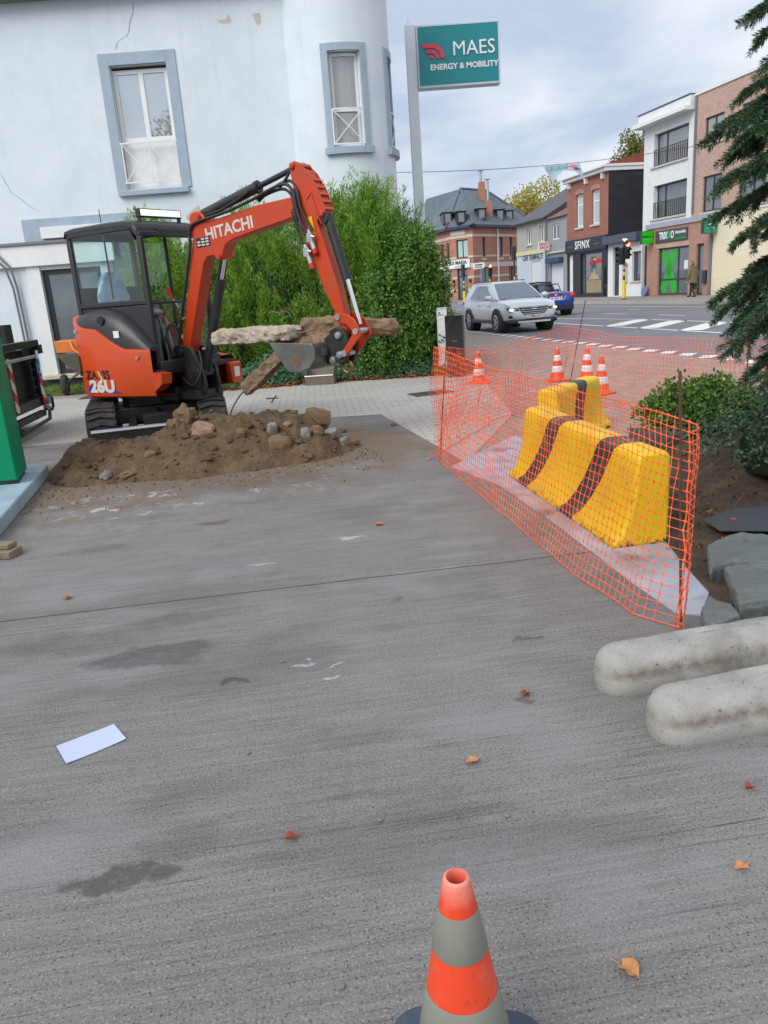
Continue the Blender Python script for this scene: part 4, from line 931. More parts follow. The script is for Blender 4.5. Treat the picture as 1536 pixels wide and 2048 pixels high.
# ================================================================= broken concrete in the bucket
EXM = Matrix.Translation((-2.7,9.5,0)) @ Matrix.Rotation(math.atan2(-.5426,.84), 4, 'Z')
def ew(s, z, o): return EXM @ Vector((s, -o, z))
def slab_rock(name, p0, p1, w, h, mat, seed, label, cat, group=None, taper=(1,1), roll=0.0):
    p0, p1 = Vector(p0), Vector(p1); d = p1-p0; L = d.length; mb = MB(); n = 44; rings = []
    for i in range(n+1):
        t = i/n; e = min(1, min(t, 1-t)*14+.45); tp = taper[0]+(taper[1]-taper[0])*t
        ring = []
        for k in range(26):
            a = 2*PI*k/26; c_, s_ = math.cos(a), math.sin(a); m = max(abs(c_), abs(s_))**.75
            y = c_/m*w/2*tp*e; z = s_/m*h/2*tp*e
            q = 1+.22*mnoise.noise(Vector((t*L*5, y*9, z*9+seed*7)))+.13*mnoise.noise(Vector((t*L*11, y*16, z*16+seed*3)))+.07*mnoise.noise(Vector((t*L*40, y*50+seed, z*50)))+.10*mnoise.noise(Vector((t*L*18, y*26+seed, z*26)))
            ring.append(((t-.5)*L+.025*mnoise.noise(Vector((y*12,z*12,seed+t*3)))*(1 if i in (0,n) else 0)*3, y*q, z*q))
        rings.append(ring)
    mb.loft(rings); o = rough(mb.build(name, mat, None, smooth=40), .035, .05, 1)
    x = d.normalized(); yv = Vector((0,0,1)).cross(x).normalized(); zv = x.cross(yv)
    R3 = Matrix((x, yv, zv)).transposed() @ Matrix.Rotation(roll, 3, 'X')
    o.location = (p0+p1)/2; o.rotation_euler = R3.to_euler()
    return tag(o, label, cat, group)
M['old_concrete'] = pm('old_broken_concrete', lin(176,164,146), .92, .22, 7, bump=1.0, bsc=26, dirt=lin(104,84,64), dirt_amt=.8)
M['dirty_concrete'] = pm('earth_caked_concrete', lin(136,114,90), .95, .3, 8, bump=1.0, bsc=24, dirt=lin(88,70,52), dirt_amt=.8)
slab_rock('concrete_chunk', ew(1.30,1.14,.16), ew(2.42,1.15,.12), .26, .165, M['old_concrete'], 1, 'pale broken concrete beam lying over the left lip of the bucket', 'rubble', 'broken concrete carried in the bucket')
slab_rock('concrete_chunk', ew(2.30,1.19,-.12), ew(3.28,1.14,-.40), .30, .19, M['dirty_concrete'], 2, 'long earthy concrete beam sticking out behind the dipper arm', 'rubble', 'broken concrete carried in the bucket', (1.1,.85))
slab_rock('concrete_chunk', ew(2.30,1.03,.1), ew(1.60,.55,.12), .14, .15, M['dirty_concrete'], 3, 'narrow brown concrete piece hanging down from the bucket lip', 'rubble', 'broken concrete carried in the bucket', (.9,1.0))
slab_rock('concrete_chunk', ew(2.28,1.0,-.05), ew(2.70,.98,-.1), .42, .26, M['dirty_concrete'], 4, 'dark earthy lump of concrete inside the bucket', 'rubble', 'broken concrete carried in the bucket')
mb = MB(); mb.tube(catm([ew(2.25,1.30,.0), ew(2.20,1.37,.02), ew(2.1,1.36,.03), ew(2.02,1.38,.05)],5), .006, 6); mb.tube(catm([ew(2.3,1.27,0), ew(2.27,1.36,0), ew(2.22,1.40,.05)],5), .005, 6)
mb.tube(catm([ew(2.42,1.15,.15), ew(2.55,1.16,.2), ew(2.68,1.18,.18)],5), .008, 6); tag(mb.build('rebar_wires', pm('rusty_wire', lin(110,96,84), .7, .2), None), 'bent reinforcing wires sticking out of the concrete in the bucket', 'wire')
mb = MB(); a = ew(1.62,.58,.12); mb.tube(catm([a, a+Vector((-.08,-.1,-.08)), a+Vector((-.15,-.25,-.2)), a+Vector((-.19,-.4,-.36))],6), .008, 6); tag(mb.build('cable', M['hose'], None), 'thin dark wire dangling from the hanging concrete piece', 'wire')
# spare narrow bucket on the paving
sp = T('spare_bucket', 'small grey steel digging bucket standing on the paving before the hedge', 'bucket', tuple(G(643,768)), math.radians(-6))
mb = MB(); th_ = .012
pr = [(-.16,.34),(-.185,.10),(-.14,.0),(.16,.0),(.19,.03),(.15,.16)]
for x in (-.245,.245): mb.prism([(a,b) for a,b in [(-.16,.36),(-.185,.10),(-.14,0),(.15,0),(.20,.16)]], lambda a, b, d: (d, -a, b), x-.008, x+.008)
mb.prism([(-.16,.36),(-.185,.10),(-.14,0),(.15,0),(.20,.16),(.185,.165),(.14,.014),(-.132,.014),(-.17,.10),(-.148,.36)], lambda a, b, d: (d, -a, b), -.237, .237)
mb.build('shell', pm('worn_steel', lin(142,134,122), .5, .2, 5, metal=.4, dirt=lin(110,92,72), dirt_amt=.5), sp)
mb = MB(); mb.tube([(-.25,-.20,.165),(.25,-.20,.165)], .014, 8); mb.tube([(-.245,.16,.36),(-.245,-.2,.165)], .010, 6); mb.tube([(.245,.16,.36),(.245,-.2,.165)], .010, 6); mb.build('rim', M['zinc'], sp)
# ================================================================= heap of soil and cobbles
HA, HB = Vector((-3.12,7.05)), Vector((-.28,7.82))
HD = (HB-HA); HL = HD.length; HD = HD/HL; HN = Vector((-HD.y, HD.x))
HT = [(-.05,0),(0,.05),(.05,.18),(.12,.30),(.24,.34),(.36,.36),(.46,.45),(.56,.44),(.64,.43),(.75,.40),(.86,.34),(.93,.2),(1,.05),(1.05,0)]
def heap_z(x, y):
    p = Vector((x,y))-HA; t = p.dot(HD)/HL; d = p.dot(HN)
    h = interp(t, HT)
    if h <= 0: return -.02
    d -= .12+.22*max(0,1-t*2.4)
    wf = .30+.85*h**.7+.08*mnoise.noise(Vector((t*6,1,0))); q = abs(d)/(wf if d < 0 else wf*.8)
    if q >= 1: return -.02
    pr = (1-q**1.7)
    z = h*pr + pr**.4*(.09*mnoise.noise(Vector((x*2.6,y*2.6,0)))*min(1,h*4) + .05*mnoise.noise(Vector((x*7,y*7,3)))*min(1,h*5) + .022*mnoise.noise(Vector((x*18,y*18,5)))+.010*mnoise.noise(Vector((x*42,y*42,8))))
    return z - .012
mb = MB(); nx, ny = 230, 120; x0, x1, y0, y1 = -3.45, .05, 6.2, 8.75
P = [[(x0+(x1-x0)*i/nx, y0+(y1-y0)*j/ny) for i in range(nx+1)] for j in range(ny+1)]
Z = [[heap_z(*P[j][i]) for i in range(nx+1)] for j in range(ny+1)]
idx = {}
def vid(i, j):
    if (i,j) not in idx: idx[(i,j)] = len(mb.v); mb.v.append((P[j][i][0], P[j][i][1], Z[j][i]))
    return idx[(i,j)]
for j in range(ny):
    for i in range(nx):
        if max(Z[j][i], Z[j][i+1], Z[j+1][i], Z[j+1][i+1]) > -.019: mb.f.append((vid(i,j), vid(i+1,j), vid(i+1,j+1), vid(i,j+1)))
for i in range(300):
    t_ = random.uniform(.03,.98); dd_ = random.uniform(-.75,.45); p_ = HA+HD*HL*t_+HN*dd_; z_ = heap_z(p_.x,p_.y)
    if z_ > 0:
        r_ = random.choice((.008,.010,.012,.014,.018,.024,.034)); mb.ball((p_.x,p_.y,z_+r_*.2), (r_*random.uniform(.8,1.4),r_,r_*.75), .65, 9, 6, i, 2.2, .5)
tag(mb.build('soil_heap', M['heap_soil'], None, smooth=80), 'long low heap of brown soil in front of the excavator blade', 'heap')
def on_heap(px, py):
    d = ray(px, py).normalized(); o = Vector((0,0,EYE)); t = 5.0
    while t < 14:
        p = o+d*t
        if p.z <= max(0, heap_z(p.x, p.y)): return p
        t += .01
    return G(px, py)
def rock(px, py, r, seed, col, label, boxy=.0, grp='stones in the soil heap', cat='stone', name='rubble_stone', sink=.3, rz=0.0, rx=0.0):
    p = on_heap(px, py); mb = MB(); mb.ball((0,0,0), r, .42 if not boxy else .26, 18, 12, seed, 1.9, boxy)
    o = mb.build(name, col, None, smooth=35); o.location = (p.x, p.y+r[1]*.4, p.z+r[2]*(1-sink)*.6); o.rotation_euler = (rx, .2*math.sin(seed), rz); return tag(o, label, cat, grp)
red = pm('reddish_stone', lin(146,120,100), .9, .25, 9, bump=.8, bsc=24, dirt=lin(104,84,62), dirt_amt=.8)
gry = pm('grey_stone', lin(128,126,120), .9, .25, 9, bump=.8, bsc=30, dirt=lin(112,94,72), dirt_amt=.75)
brn = pm('brown_stone', lin(120,99,74), .95, .3, 8, bump=1.0, bsc=24, dirt=lin(94,75,54), dirt_amt=.9)
blu = pm('bluestone_cobble', lin(132,131,128), .85, .25, 9, bump=.8, bsc=28, dirt=lin(116,98,76), dirt_amt=.8)
rock(408,872,(.135,.10,.085),1,red,'large reddish oval stone in the middle of the soil heap', rz=-.5)
rock(370,842,(.10,.09,.10),2,brn,'upright brown stone beside the end of the dozer blade', rz=.4)
rock(346,856,(.07,.06,.06),3,brn,'smaller brown lump just left of the upright brown stone')
rock(211,957,(.05,.05,.045),4,gry,'round grey pebble at the front left foot of the heap')
rock(257,952,(.09,.06,.035),5,brn,'flat brown stone right of the round grey pebble')
rock(545,868,(.055,.045,.085),6,blu,'grey cobble standing on edge in the heap', .6, rz=.5, rx=.3)
rock(560,893,(.12,.10,.07),7,brn,'broken earthy slab below the upright grey cobble', .5, rz=.2, rx=.3)
rock(612,872,(.06,.05,.06),8,blu,'bluish cobble leftmost of the cobbles at the right end of the heap', .7, rz=.3)
rock(635,868,(.07,.055,.06),9,brn,'rounded brown stone between two grey cobbles at the right end', .2)
rock(664,872,(.085,.06,.05),10,blu,'flat pale cobble with a white chipped face at the right end', .75, rz=-.4, rx=.5)
rock(686,889,(.055,.06,.055),11,blu,'square grey cobble at the outer right foot of the heap', .85, rz=.5)
rock(708,889,(.06,.045,.04),12,brn,'brown pebble beyond the square grey cobble, outermost on the right', .2)
rock(684,866,(.05,.04,.04),13,brn,'small brown stone above the square grey cobble')
rock(636,843,(.15,.09,.10),14,brn,'big earthy block crowning the right end of the heap', .7, rz=.1)
rock(788,852,(.035,.03,.025),15,brn,'single small stone lying alone on the paving right of the heap', .2, grp=None)
rock(482,868,(.05,.04,.04),16,brn,'small earthy clod right of the large reddish stone', .1)
rock(574,852,(.045,.035,.03),17,red,'small reddish stone high on the right half of the heap', .1)
rock(300,912,(.06,.05,.035),18,brn,'low clod on the left slope of the heap', .1)
mb = MB(); p = on_heap(546,806); p += Vector((0,.03,.02)); mb.tube([p+Vector((-.1,0,.05)), p+Vector((.09,0,.045))], .009, 6); mb.tube([p+Vector((-.04,0,-.03)), p+Vector((.03,.02,.06)), p+Vector((.06,.02,.08))], .009, 6)
tag(mb.build('rebar_cross', M['black_metal'], None), 'two crossed black rebar ends poking out of the heap top', 'rebar')
# scattered crumbs of soil round the heap: uncountable
n = 900; V = []
for i in range(n):
    t = RNG.uniform(-.06,1.05); d = -.25-abs(RNG.normal())*.5 if RNG.random() < .85 else RNG.uniform(.3,.9); p = HA+HD*HL*t+HN*d
    r = RNG.uniform(.004,.014); z = max(0, heap_z(p.x,p.y)); q = [np.array([p.x,p.y,z+r*.6])+r*unit(RNG.normal(size=3)) for _ in range(4)]
    V += [[q[0],q[1],q[2]],[q[0],q[2],q[3]],[q[0],q[3],q[1]],[q[1],q[3],q[2]]]
tag(quads('soil_crumbs', np.array(V), M['heap_soil'], None, 3), 'loose crumbs of soil scattered around the heap', 'crumbs', kind='stuff')
# ================================================================= trailer tail with folded ramps (left edge)
p0 = G(38,884); p1 = G(104,848); dv = Vector((p1.x-p0.x, p1.y-p0.y, 0)); rzt = math.atan2(dv.y, dv.x); wd = dv.length
tl = T('machine_trailer', 'black trailer tail with folded ramps and red white striped boards', 'trailer', (p0.x, p0.y, 0), rzt)
BM = M['black_metal']
# local x along the tail (left to right), y = away from the viewer
x0, x1 = -.75, wd
def part(name, fnn, mat=BM, bev=.006, par=tl):
    mb = MB(); fnn(mb); return mb.build(name, mat, par, bev)
part('rear_beam', lambda m: (m.bb(x0,0,.30,x1,.12,.42), m.bb(x0,.12,.28,x1,2.6,.36)))
part('top_bar', lambda m: (m.bb(x0,-.02,1.10,x1+.02,.10,1.19), m.bb(x1-.10,-.05,1.0,x1+.05,.10,1.12)))
for xx in (x0+.12, x0+.55, x1-.34):
    part('ramp', lambda m: (m.bb(xx-.05,.02,.36,xx-.02,.10,1.10), m.bb(xx+.17,.02,.36,xx+.20,.10,1.10), [m.bb(xx-.02,.04,.42+k*.12,xx+.17,.08,.46+k*.12) for k in range(6)]))
part('post', lambda m: m.bb(x1-.10,0,.30,x1-.02,.10,1.10)); part('post', lambda m: m.bb(x0+.40,.0,.30,x0+.48,.10,1.10))
part('cross_tube', lambda m: m.cyl((x0+.2,-.03,.98),(x1-.28,-.03,.98),.022,n=10), M['zinc'], 0)
rw = NT('red_white_board'); spn = rw.n('ShaderNodeSeparateXYZ', i_0=rw.coord()); kk = rw.math('FRACT', rw.math('MULTIPLY', rw.math('ADD', spn.outputs[2], rw.math('MULTIPLY', spn.outputs[0], .9)), 3.6))
M['chevron'] = rw.fin(rw.mix(rw.math('GREATER_THAN', kk, .5), lin(196,40,44), lin(215,215,212)), .5)
for xx in (x0+.32, x0+.86, x1-.22):
    part('marker_board', lambda m: m.bb(xx-.055,-.035,.34,xx+.055,-.025,1.02), M['chevron'], 0)
bs = part('info_board', lambda m: m.bb(x1-.275,-.042,.70,x1-.165,-.0355,1.06), pm('blue_board', lin(40,108,176), .5, .1), 0)
mb = MB(); mb.bb(x1-.27,-.046,.94,x1-.17,-.0425,1.05); mb.tube([(x1-.25,-.045,.74),(x1-.2,-.045,.80),(x1-.24,-.045,.86)], .008, 6); mb.build('board_marks', M['white_paint'], bs)
part('light_cluster', lambda m: (m.bb(x1-.16,-.06,.30,x1-.02,0,.40), m.cyl((x1-.2,-.06,.27),(x1-.2,0,.27),.05,n=14)), M['grey_plastic'])
for yy in (.75, 1.55):
    for xx in (x1-.12, x0+.1):
        mb = MB(); mb.lathe([(.12,-.09),(.26,-.09),(.29,-.06),(.29,.06),(.26,.09),(.12,.09)], 24, (xx,yy,.29), axis='x', cap=False); wv = mb.build('wheel', M['rubber'], tl); mb = MB(); mb.lathe([(.01,.02),(.15,.04),(.17,.085),(.14,.085),(.10,.06),(.01,.05)], 18, (xx,yy,.29), axis='x'); mb.build('rim', M['zinc'], wv)
part('hooks', lambda m: (m.tube([(x1+.0,-.02,.42),(x1+.06,-.05,.36),(x1+.08,-.04,.24),(x1+.02,-.03,.20)], .022, 8), m.tube([(x0+.5,-.05,.30),(x0+.5,-.12,.18),(x0+.62,-.1,.10),(x1-.3,-.08,.12),(x1-.1,-.04,.26)], .025, 8), m.bb(x0,-.02,.16,x1-.2,.06,.24)))
part('bed_board', lambda m: m.bb(x0,.125,.36,x1-.02,.15,1.08))
part('winch_box', lambda m: m.bb(x1-.42,.25,1.0,x1-.12,.6,1.42))
# ================================================================= wheelbarrow and orange box behind the excavator
wb = T('wheelbarrow', 'wheelbarrow with a grey tub standing behind the excavator', 'wheelbarrow', (G(134,790).x, G(134,790).y, 0), math.radians(10))
mb = MB(); mb.lathe([(.10,-.05),(.18,-.05),(.20,-.02),(.20,.02),(.18,.05),(.10,.05)], 22, (0,0,.20), axis='x', cap=False); wl = mb.build('wheel', M['rubber'], wb); mb = MB(); mb.lathe([(.01,-.02),(.11,-.04),(.11,.04),(.01,.02)], 18, (0,0,.20), axis='x'); mb.build('rim', M['zinc'], wl)
mb = MB(); mb.loft([[(.18,.1,.42),(.72,.1,.42),(.72,.55,.42),(.18,.55,.42)],[(-.05,-.12,.78),(.92,-.12,.78),(.92,.75,.78),(-.05,.75,.78)]], cap=False); mb.add([(.18,.1,.42),(.72,.1,.42),(.72,.55,.42),(.18,.55,.42)], [(0,1,2,3)]); mb.build('tub', pm('barrow_tub', lin(136,128,116), .6, .2, 5, dirt=lin(100,84,66), dirt_amt=.5), wb)
for dy in (.0,.42):
    mb = MB(); mb.tube([(.0,.02+dy*.2,.22),(.3,.1+dy,.42),(1.2,.1+dy,.62)], .018, 8); mb.build('shaft', M['wood'], wb)
    mb = MB(); mb.tube([(.75,.1+dy,.5),(.82,.1+dy,.0)], .015, 8); mb.build('leg', BM, wb)
mb = MB(); mb.loft([[(-.02,-.1,.80),(.5,-.1,.80),(.5,.5,.80),(-.02,.5,.80)],[(-.04,-.12,1.02),(.52,-.12,1.02),(.52,.52,1.02),(-.04,.52,1.02)]]); mb.tube([(.25,-.12,1.0),(.3,-.18,.85),(.45,-.2,.72),(.6,-.17,.66)], .025, 8)
tag(place(mb.build('orange_crate', pm('orange_plastic', lin(226,130,62), .5, .1), None, .02), (G(134,790).x, G(134,790).y, 0), math.radians(10)), 'orange plastic crate resting on the wheelbarrow tub', 'crate')
# ================================================================= island with green pillar (left edge)
e0 = G(0,1075); e1 = G(100,952); kh = .115
M['blue_kerb'] = pm('painted_island', lin(150,172,186), .7, .2, 2.2, bump=.2, bsc=40, dirt=lin(100,108,112), dirt_amt=.5)
d_ = Vector((e1.x-e0.x, e1.y-e0.y, 0)).normalized(); e9 = e0-d_*2.2; nL = Vector((-d_.y, d_.x, 0))
q1 = e1+nL*2.2+d_*.25; q0 = e9+nL*2.2
mb = MB(); mb.prism([(e9.x,e9.y),(e1.x,e1.y),(e1.x+nL.x*.35+d_.x*.02,e1.y+nL.y*.35+d_.y*.02),(q1.x,q1.y),(q0.x,q0.y)], lambda a, b, d: (a, b, d), 0, kh)
tag(mb.build('pump_island', M['blue_kerb'], None, .012), 'pale blue painted concrete island under the green pillar', 'island')
gb = G(56,944,kh); gc2 = G(38,968,kh)
gp = T('green_pillar', 'glossy green metal pillar standing on the pale blue island', 'pillar', (gb.x, gb.y, kh), 0)
gm = pm('green_enamel', lin(0,132,90), .62, .06, 1.5, spec=.25); u1 = Vector((gc2.x-gb.x, gc2.y-gb.y, 0)); lw = .62
a = Vector((0,0,0)); b_ = u1; c_ = b_+Vector((-lw,-.05,0)); d2 = a+Vector((-lw,-.0,0))
mb = MB(); mb.prism([(a.x,a.y),(b_.x,b_.y),(c_.x,c_.y),(d2.x,d2.y)], lambda x, y, z: (x, y, z), .03, 2.1); mb.build('casing', gm, gp, .015)
mb = MB(); mb.prism([(a.x-.02,a.y-.01),(b_.x-.01,b_.y+.02),(c_.x+.02,c_.y+.02),(d2.x+.02,d2.y-.01)], lambda x, y, z: (x, y, z), 0, .03); mb.build('plinth', M['black_metal'], gp)
# wooden wedge at the far left bottom
wg = G(20,1112); mb = MB(); mb.bb(-.42,-.075,0,.055,.065,.05); mb.bb(-.42,-.03,.052,.02,.07,.085); tag(place(mb.build('timber_block', M['wood'], None, .006), (wg.x+.0, wg.y, 0), math.radians(-12)), 'short grey timber pieces lying at the foot of the pale blue island', 'timber')
# ================================================================= terrace across the road: local x runs away along the road, local +y faces the road
U0 = 25.5
RB = {'origin': rd(0, U0)}
def row_thing(name, label, cat='house'): return T(name, label, cat, rd(0, U0, .1), RZ)
rf = lambda v, z, o: (v, o, z-.1)
NR, NU = (-1,0,0), (0,0,1)
def shell(par, v0, v1, z1, holes, mat, depth=9, name='wall', rev=.2, z0=0.0):
    mb = MB(); facade(mb, rf, v0, v1, z0, z1, holes, rev)
    zb = z1
    mb.add([rf(v0,0,0), rf(v0,zb,0), rf(v0,zb,-depth), rf(v0,0,-depth)], [(0,1,2,3)]); mb.add([rf(v1,0,0), rf(v1,zb,0), rf(v1,zb,-depth), rf(v1,0,-depth)], [(0,1,2,3)])
    mb.add([rf(v0,zb,0), rf(v1,zb,0), rf(v1,zb,-depth), rf(v0,zb,-depth)], [(0,1,2,3)]); mb.add([rf(v0,0,-depth), rf(v1,0,-depth), rf(v1,zb,-depth), rf(v0,zb,-depth)], [(0,1,2,3)])
    return mb.build(name, mat, par, smooth=0)
def rbox(par, name, mat, v0, v1, z0, z1, o0, o1, bev=0):
    mb = MB(); pbox(mb, rf, v0, v1, z0, z1, o0, o1); return mb.build(name, mat, par, bev, smooth=0)
M['brick_red'] = brick_mat('red_brick', lin(150,84,66), lin(172,104,84), lin(150,128,114), .24, .075, .010)
M['brick_pink'] = brick_mat('pink_brick', lin(168,120,104), lin(196,150,132), lin(196,182,170), .22, .07, .014, var=.15)
M['brick_shop'] = brick_mat('shop_brick', lin(162,102,80), lin(186,128,104), lin(178,160,146), .22, .07, .012, var=.15)
M['brick_dm'] = brick_mat('corner_brick', lin(172,104,84), lin(190,122,100), lin(170,140,122), .26, .085, .010, var=.15)
M['brick_cream'] = brick_mat('cream_painted_brick', lin(232,222,192), lin(238,229,202), lin(216,206,176), .24, .075, .010, var=.05, bump=.5)
M['white_render'] = pm('white_render', (.74,.76,.76), .8, .05, 1.2, dirt=lin(176,178,176), dirt_amt=.3)
M['black_brick'] = brick_mat('black_painted_brick', lin(40,42,48), lin(48,50,56), lin(34,36,40), .6, .22, .008, var=.1)
M['grey_fascia'] = pm('blue_grey_fascia', lin(74,82,102), .5, .08, 1.0)
M['dark_fascia'] = pm('dark_fascia', lin(38,40,48), .45, .08)
M['stone_trim'] = pm('stone_trim', lin(196,190,178), .8, .1, 2)
M['roof_slate'] = None
def roof_mat(name, c1, c2, rh=.33):
    t = NT(name); sp = t.n('ShaderNodeSeparateXYZ', i_0=t.coord()); k = t.math('FRACT', t.math('DIVIDE', sp.outputs[2], rh))
    c = t.mix(t.ramp(t.noise(2, 5), .3, .7), c1, c2); c = t.mix(t.ramp(k, .0, .14, .6, 0), c, tuple(x*.35 for x in c1))
    t.bump(k, .5, .05); return t.fin(c, .55)
M['slate'] = roof_mat('slate_roof', lin(84,96,104), lin(104,116,124))
M['dark_roof'] = roof_mat('dark_tile_roof', lin(64,66,74), lin(86,88,96), .25)
M['shutter'] = None
def slat_mat(name, c, sp_=.11):
    t = NT(name); s = t.n('ShaderNodeSeparateXYZ', i_0=t.coord()); k = t.math('FRACT', t.math('DIVIDE', s.outputs[2], sp_)); cc = t.mix(t.ramp(k, 0, .12, .6, 0), c, tuple(x*.55 for x in c)); t.bump(k, .3, .01); return t.fin(cc, .5)
M['shutter'] = slat_mat('roller_shutter', lin(206,212,220)); M['corrugate'] = slat_mat('corrugated_cladding', lin(150,154,158), .14)
# ---- brick flats at the right
b1 = row_thing('brick_flats', 'pink brick three storey flats partly hidden by the cedar', 'flats')
H_ = [(36.55,38.08,7.48,8.69),(36.5,38.06,4.22,5.95),(33.2,35.2,4.22,5.95),(33.2,35.2,7.48,8.69),(29.6,31.6,4.22,5.95),(29.6,31.6,7.48,8.69)]
shell(b1, 20, 38.95, 9.9, H_, M['brick_pink'], rev=.14, z0=3.9)
for h in H_:
    window(b1, rf, *h, .13, M['anthracite'], M['pane_grey'] if h[2] < 5 else M['pane_half'], .08, mull=(.5,))
    rbox(b1, 'sill', M['stone_trim'], h[0]-.1, h[1]+.1, h[2]-.10, h[2]-.002, -.05, .08)
rbox(b1, 'coping', M['white_paint'], 19.9, 39.0, 9.902, 10.02, -.3, .06); rbox(b1, 'downpipe', M['grey_plastic'], 38.78, 38.88, 4.3, 9.9, .002, .10)
b1x = None
# ---- white three storey
b2 = row_thing('white_flats', 'narrow white three storey building with wide dark windows and balcony rails', 'flats')
H_ = [(39.5,42.8,7.14,8.82),(39.5,42.74,4.36,6.12)]
shell(b2, 39.02, 43.85, 9.3, H_, M['white_render'], rev=.32, z0=3.8)
for i, h in enumerate(H_):
    f = window(b2, rf, *h, .30, M['anthracite'], M['pane_half'] if i == 0 else M['pane_grey'], .08, mull=(.12,.72) if i == 0 else (.75,))
    mb = MB(); z0 = h[2]+.02; n = 17
    for k in range(n): x = h[0]+.06+(h[1]-h[0]-.12)*k/(n-1); pbox(mb, rf, x-.014, x+.014, z0, z0+.80, .002, .03)
    pbox(mb, rf, h[0]+.02, h[1]-.02, z0+.80, z0+.84, -.002, .036); pbox(mb, rf, h[0]+.02, h[1]-.02, z0-.0, z0+.03, -.001, .034); mb.build('balcony_rail', M['anthracite'], f, smooth=0)
    rbox(b2, 'sill', M['stone_trim'], h[0]-.05, h[1]+.25, h[2]-.1, h[2]-.003, -.1, .10)
rbox(b2, 'cornice', M['white_paint'], 38.98, 44.15, 9.302, 9.52, -9, .65, .02); rbox(b2, 'roof_edge', M['white_render'], 39.0, 44.05, 9.523, 10.0, -8.9, .30, .02)
rbox(b2, 'roof_capping', M['grey_fascia'], 38.98, 44.08, 10.003, 10.06, -8.95, .34)
# ---- brick shop with grey capping (projects slightly)
b3 = row_thing('brick_shop', 'brick fronted shop with a large green cross stripe on its window', 'shop')
of = lambda v, z, o: (v, o+.06, z-.1)
H3 = [(39.0,42.0,.14,2.7),(37.68,38.32,.11,2.71)]
mb = MB(); facade(mb, of, 37.04, 43.2, 0, 3.83, H3, .2); mb.add([of(43.2,0,0),of(43.2,3.83,0),of(43.2,3.83,-.3),of(43.2,0,-.3)], [(0,1,2,3)]); mb.add([of(37.04,0,0),of(37.04,3.83,0),of(37.04,3.83,-.3),of(37.04,0,-.3)], [(0,1,2,3)]); mb.build('wall', M['brick_shop'], b3, smooth=0)
mb = MB(); pbox(mb, of, 36.98, 43.3, 3.833, 4.10, -.298, .08); mb.build('capping', pm('zinc_capping', lin(160,166,178), .5, .1), b3, smooth=0)
mb = MB(); pbox(mb, of, 38.9, 42.3, 2.71, 2.93, -.02, .02); mb.build('lintel', M['brick_pink'], b3, smooth=0)
f = window(b3, of, 39.0, 42.0, .14, 2.7, .16, M['anthracite'], M['pane_grey'], .09, mull=(.38,), trans=(.33,), name='shop_window')
mb = MB()
def gx(p, q, w=.30): 
    d = Vector((q[0]-p[0], q[1]-p[1])).normalized(); n = Vector((-d.y, d.x))*w
    mb.add([of(a, b, -.135) for a, b in ((p[0]-n.x,p[1]-n.y),(p[0]+n.x,p[1]+n.y),(q[0]+n.x,q[1]+n.y),(q[0]-n.x,q[1]-n.y))], [(0,1,2,3)])
gx((41.68,.30),(40.5,2.55)); gx((40.36,.30),(41.62,2.55)); mb.build('green_cross', pm('green_film', lin(40,172,48), .4, .06), f, smooth=0)
mb = MB(); pbox(mb, of, 39.25, 39.6, 1.5, 1.95, -.138, -.132); mb.build('notice', M['white_paint'], f, smooth=0)
window(b3, of, 37.68, 38.32, .11, 2.71, .16, M['anthracite'], M['pane_grey'], .12, name='door')
mb = MB(); pbox(mb, of, 37.3, 37.58, .7, 1.35, .002, .12); mb.build('letter_box', M['anthracite'], b3, smooth=0)
mb = MB(); pbox(mb, of, 39.12, 42.24, 3.02, 3.66, .003, .06); sg = mb.build('sign_board', pm('shop_sign_grey', lin(72,74,80), .5, .06), b3, smooth=0)
text('sign_lettering', 'TRIX', .52, M['white_text'], (41.42,.125,3.25), NR, NU, sg, .006, bold=.018, sx=.74)
text('sign_lettering', 'X', .52, pm('letter_green', lin(30,190,100), .5), (40.82,.125,3.25), NR, NU, sg, .006, bold=.018, sx=.74)
text('sign_lettering', 'O', .52, M['white_text'], (40.52,.125,3.25), NR, NU, sg, .006, bold=.018, sx=.74)
text('sign_lettering', 'Huishoudhulp', .22, M['white_text'], (39.75,.125,3.35), NR, NU, sg, .006, bold=.004, sx=.8)
mb = MB(); pbox(mb, of, 39.22, 40.26, 3.08, 3.19, .062, .066); mb.build('sign_line', pm('letter_green2', lin(20,130,70), .5), sg, smooth=0)
mb = MB(); pbox(mb, of, 36.98, 37.10, 0, 3.83, .002, .12); mb.build('downpipe', M['grey_plastic'], b3, smooth=0)
mb = MB(); pbox(mb, of, 37.4, 42.4, -.1, .10, .002, .16); mb.build('step', M['stone_trim'], b3, smooth=0)
mb = MB(); pbox(mb, of, 43.6, 43.75, 0, 3.0, -.29, -.18); mb.build('downpipe', M['anthracite'], b3, smooth=0)
def lamp_sign(name, v, u, z, w, h, col, label, out=.1):
    t = T(name, label, 'sign', rd(v, u, z), RZ+PI/2)          # local -x points along the road normal, +y towards the yard
    mb = MB(); mb.bb(-w/2,-.12,-h/2,w/2,.12,h/2); mb.build('case', M['anthracite'], t, .01)
    mb = MB(); mb.bb(-w/2+.02,.1205,-h/2+.02,w/2-.02,.128,h/2-.02); f = mb.build('face', pm(name+'_face', col, .4, .04), t)
    mb = MB(); mb.bb(-w/2-out,-.02,-.03,-w/2-.001,.02,.03); mb.build('bracket', M['anthracite'], t)
    return t, f
s1, sf = lamp_sign('hanging_sign', 42.6, 25.04, 3.38, .72, .70, lin(30,205,30), 'bright green square sign with dark lettering left of the brick shop front')
text('sign_lettering', 'TRIXXO', .17, M['black_text'], (0,.13,.02), (-1,0,0), (0,0,1), sf, .003, bold=.004, sx=1.0)
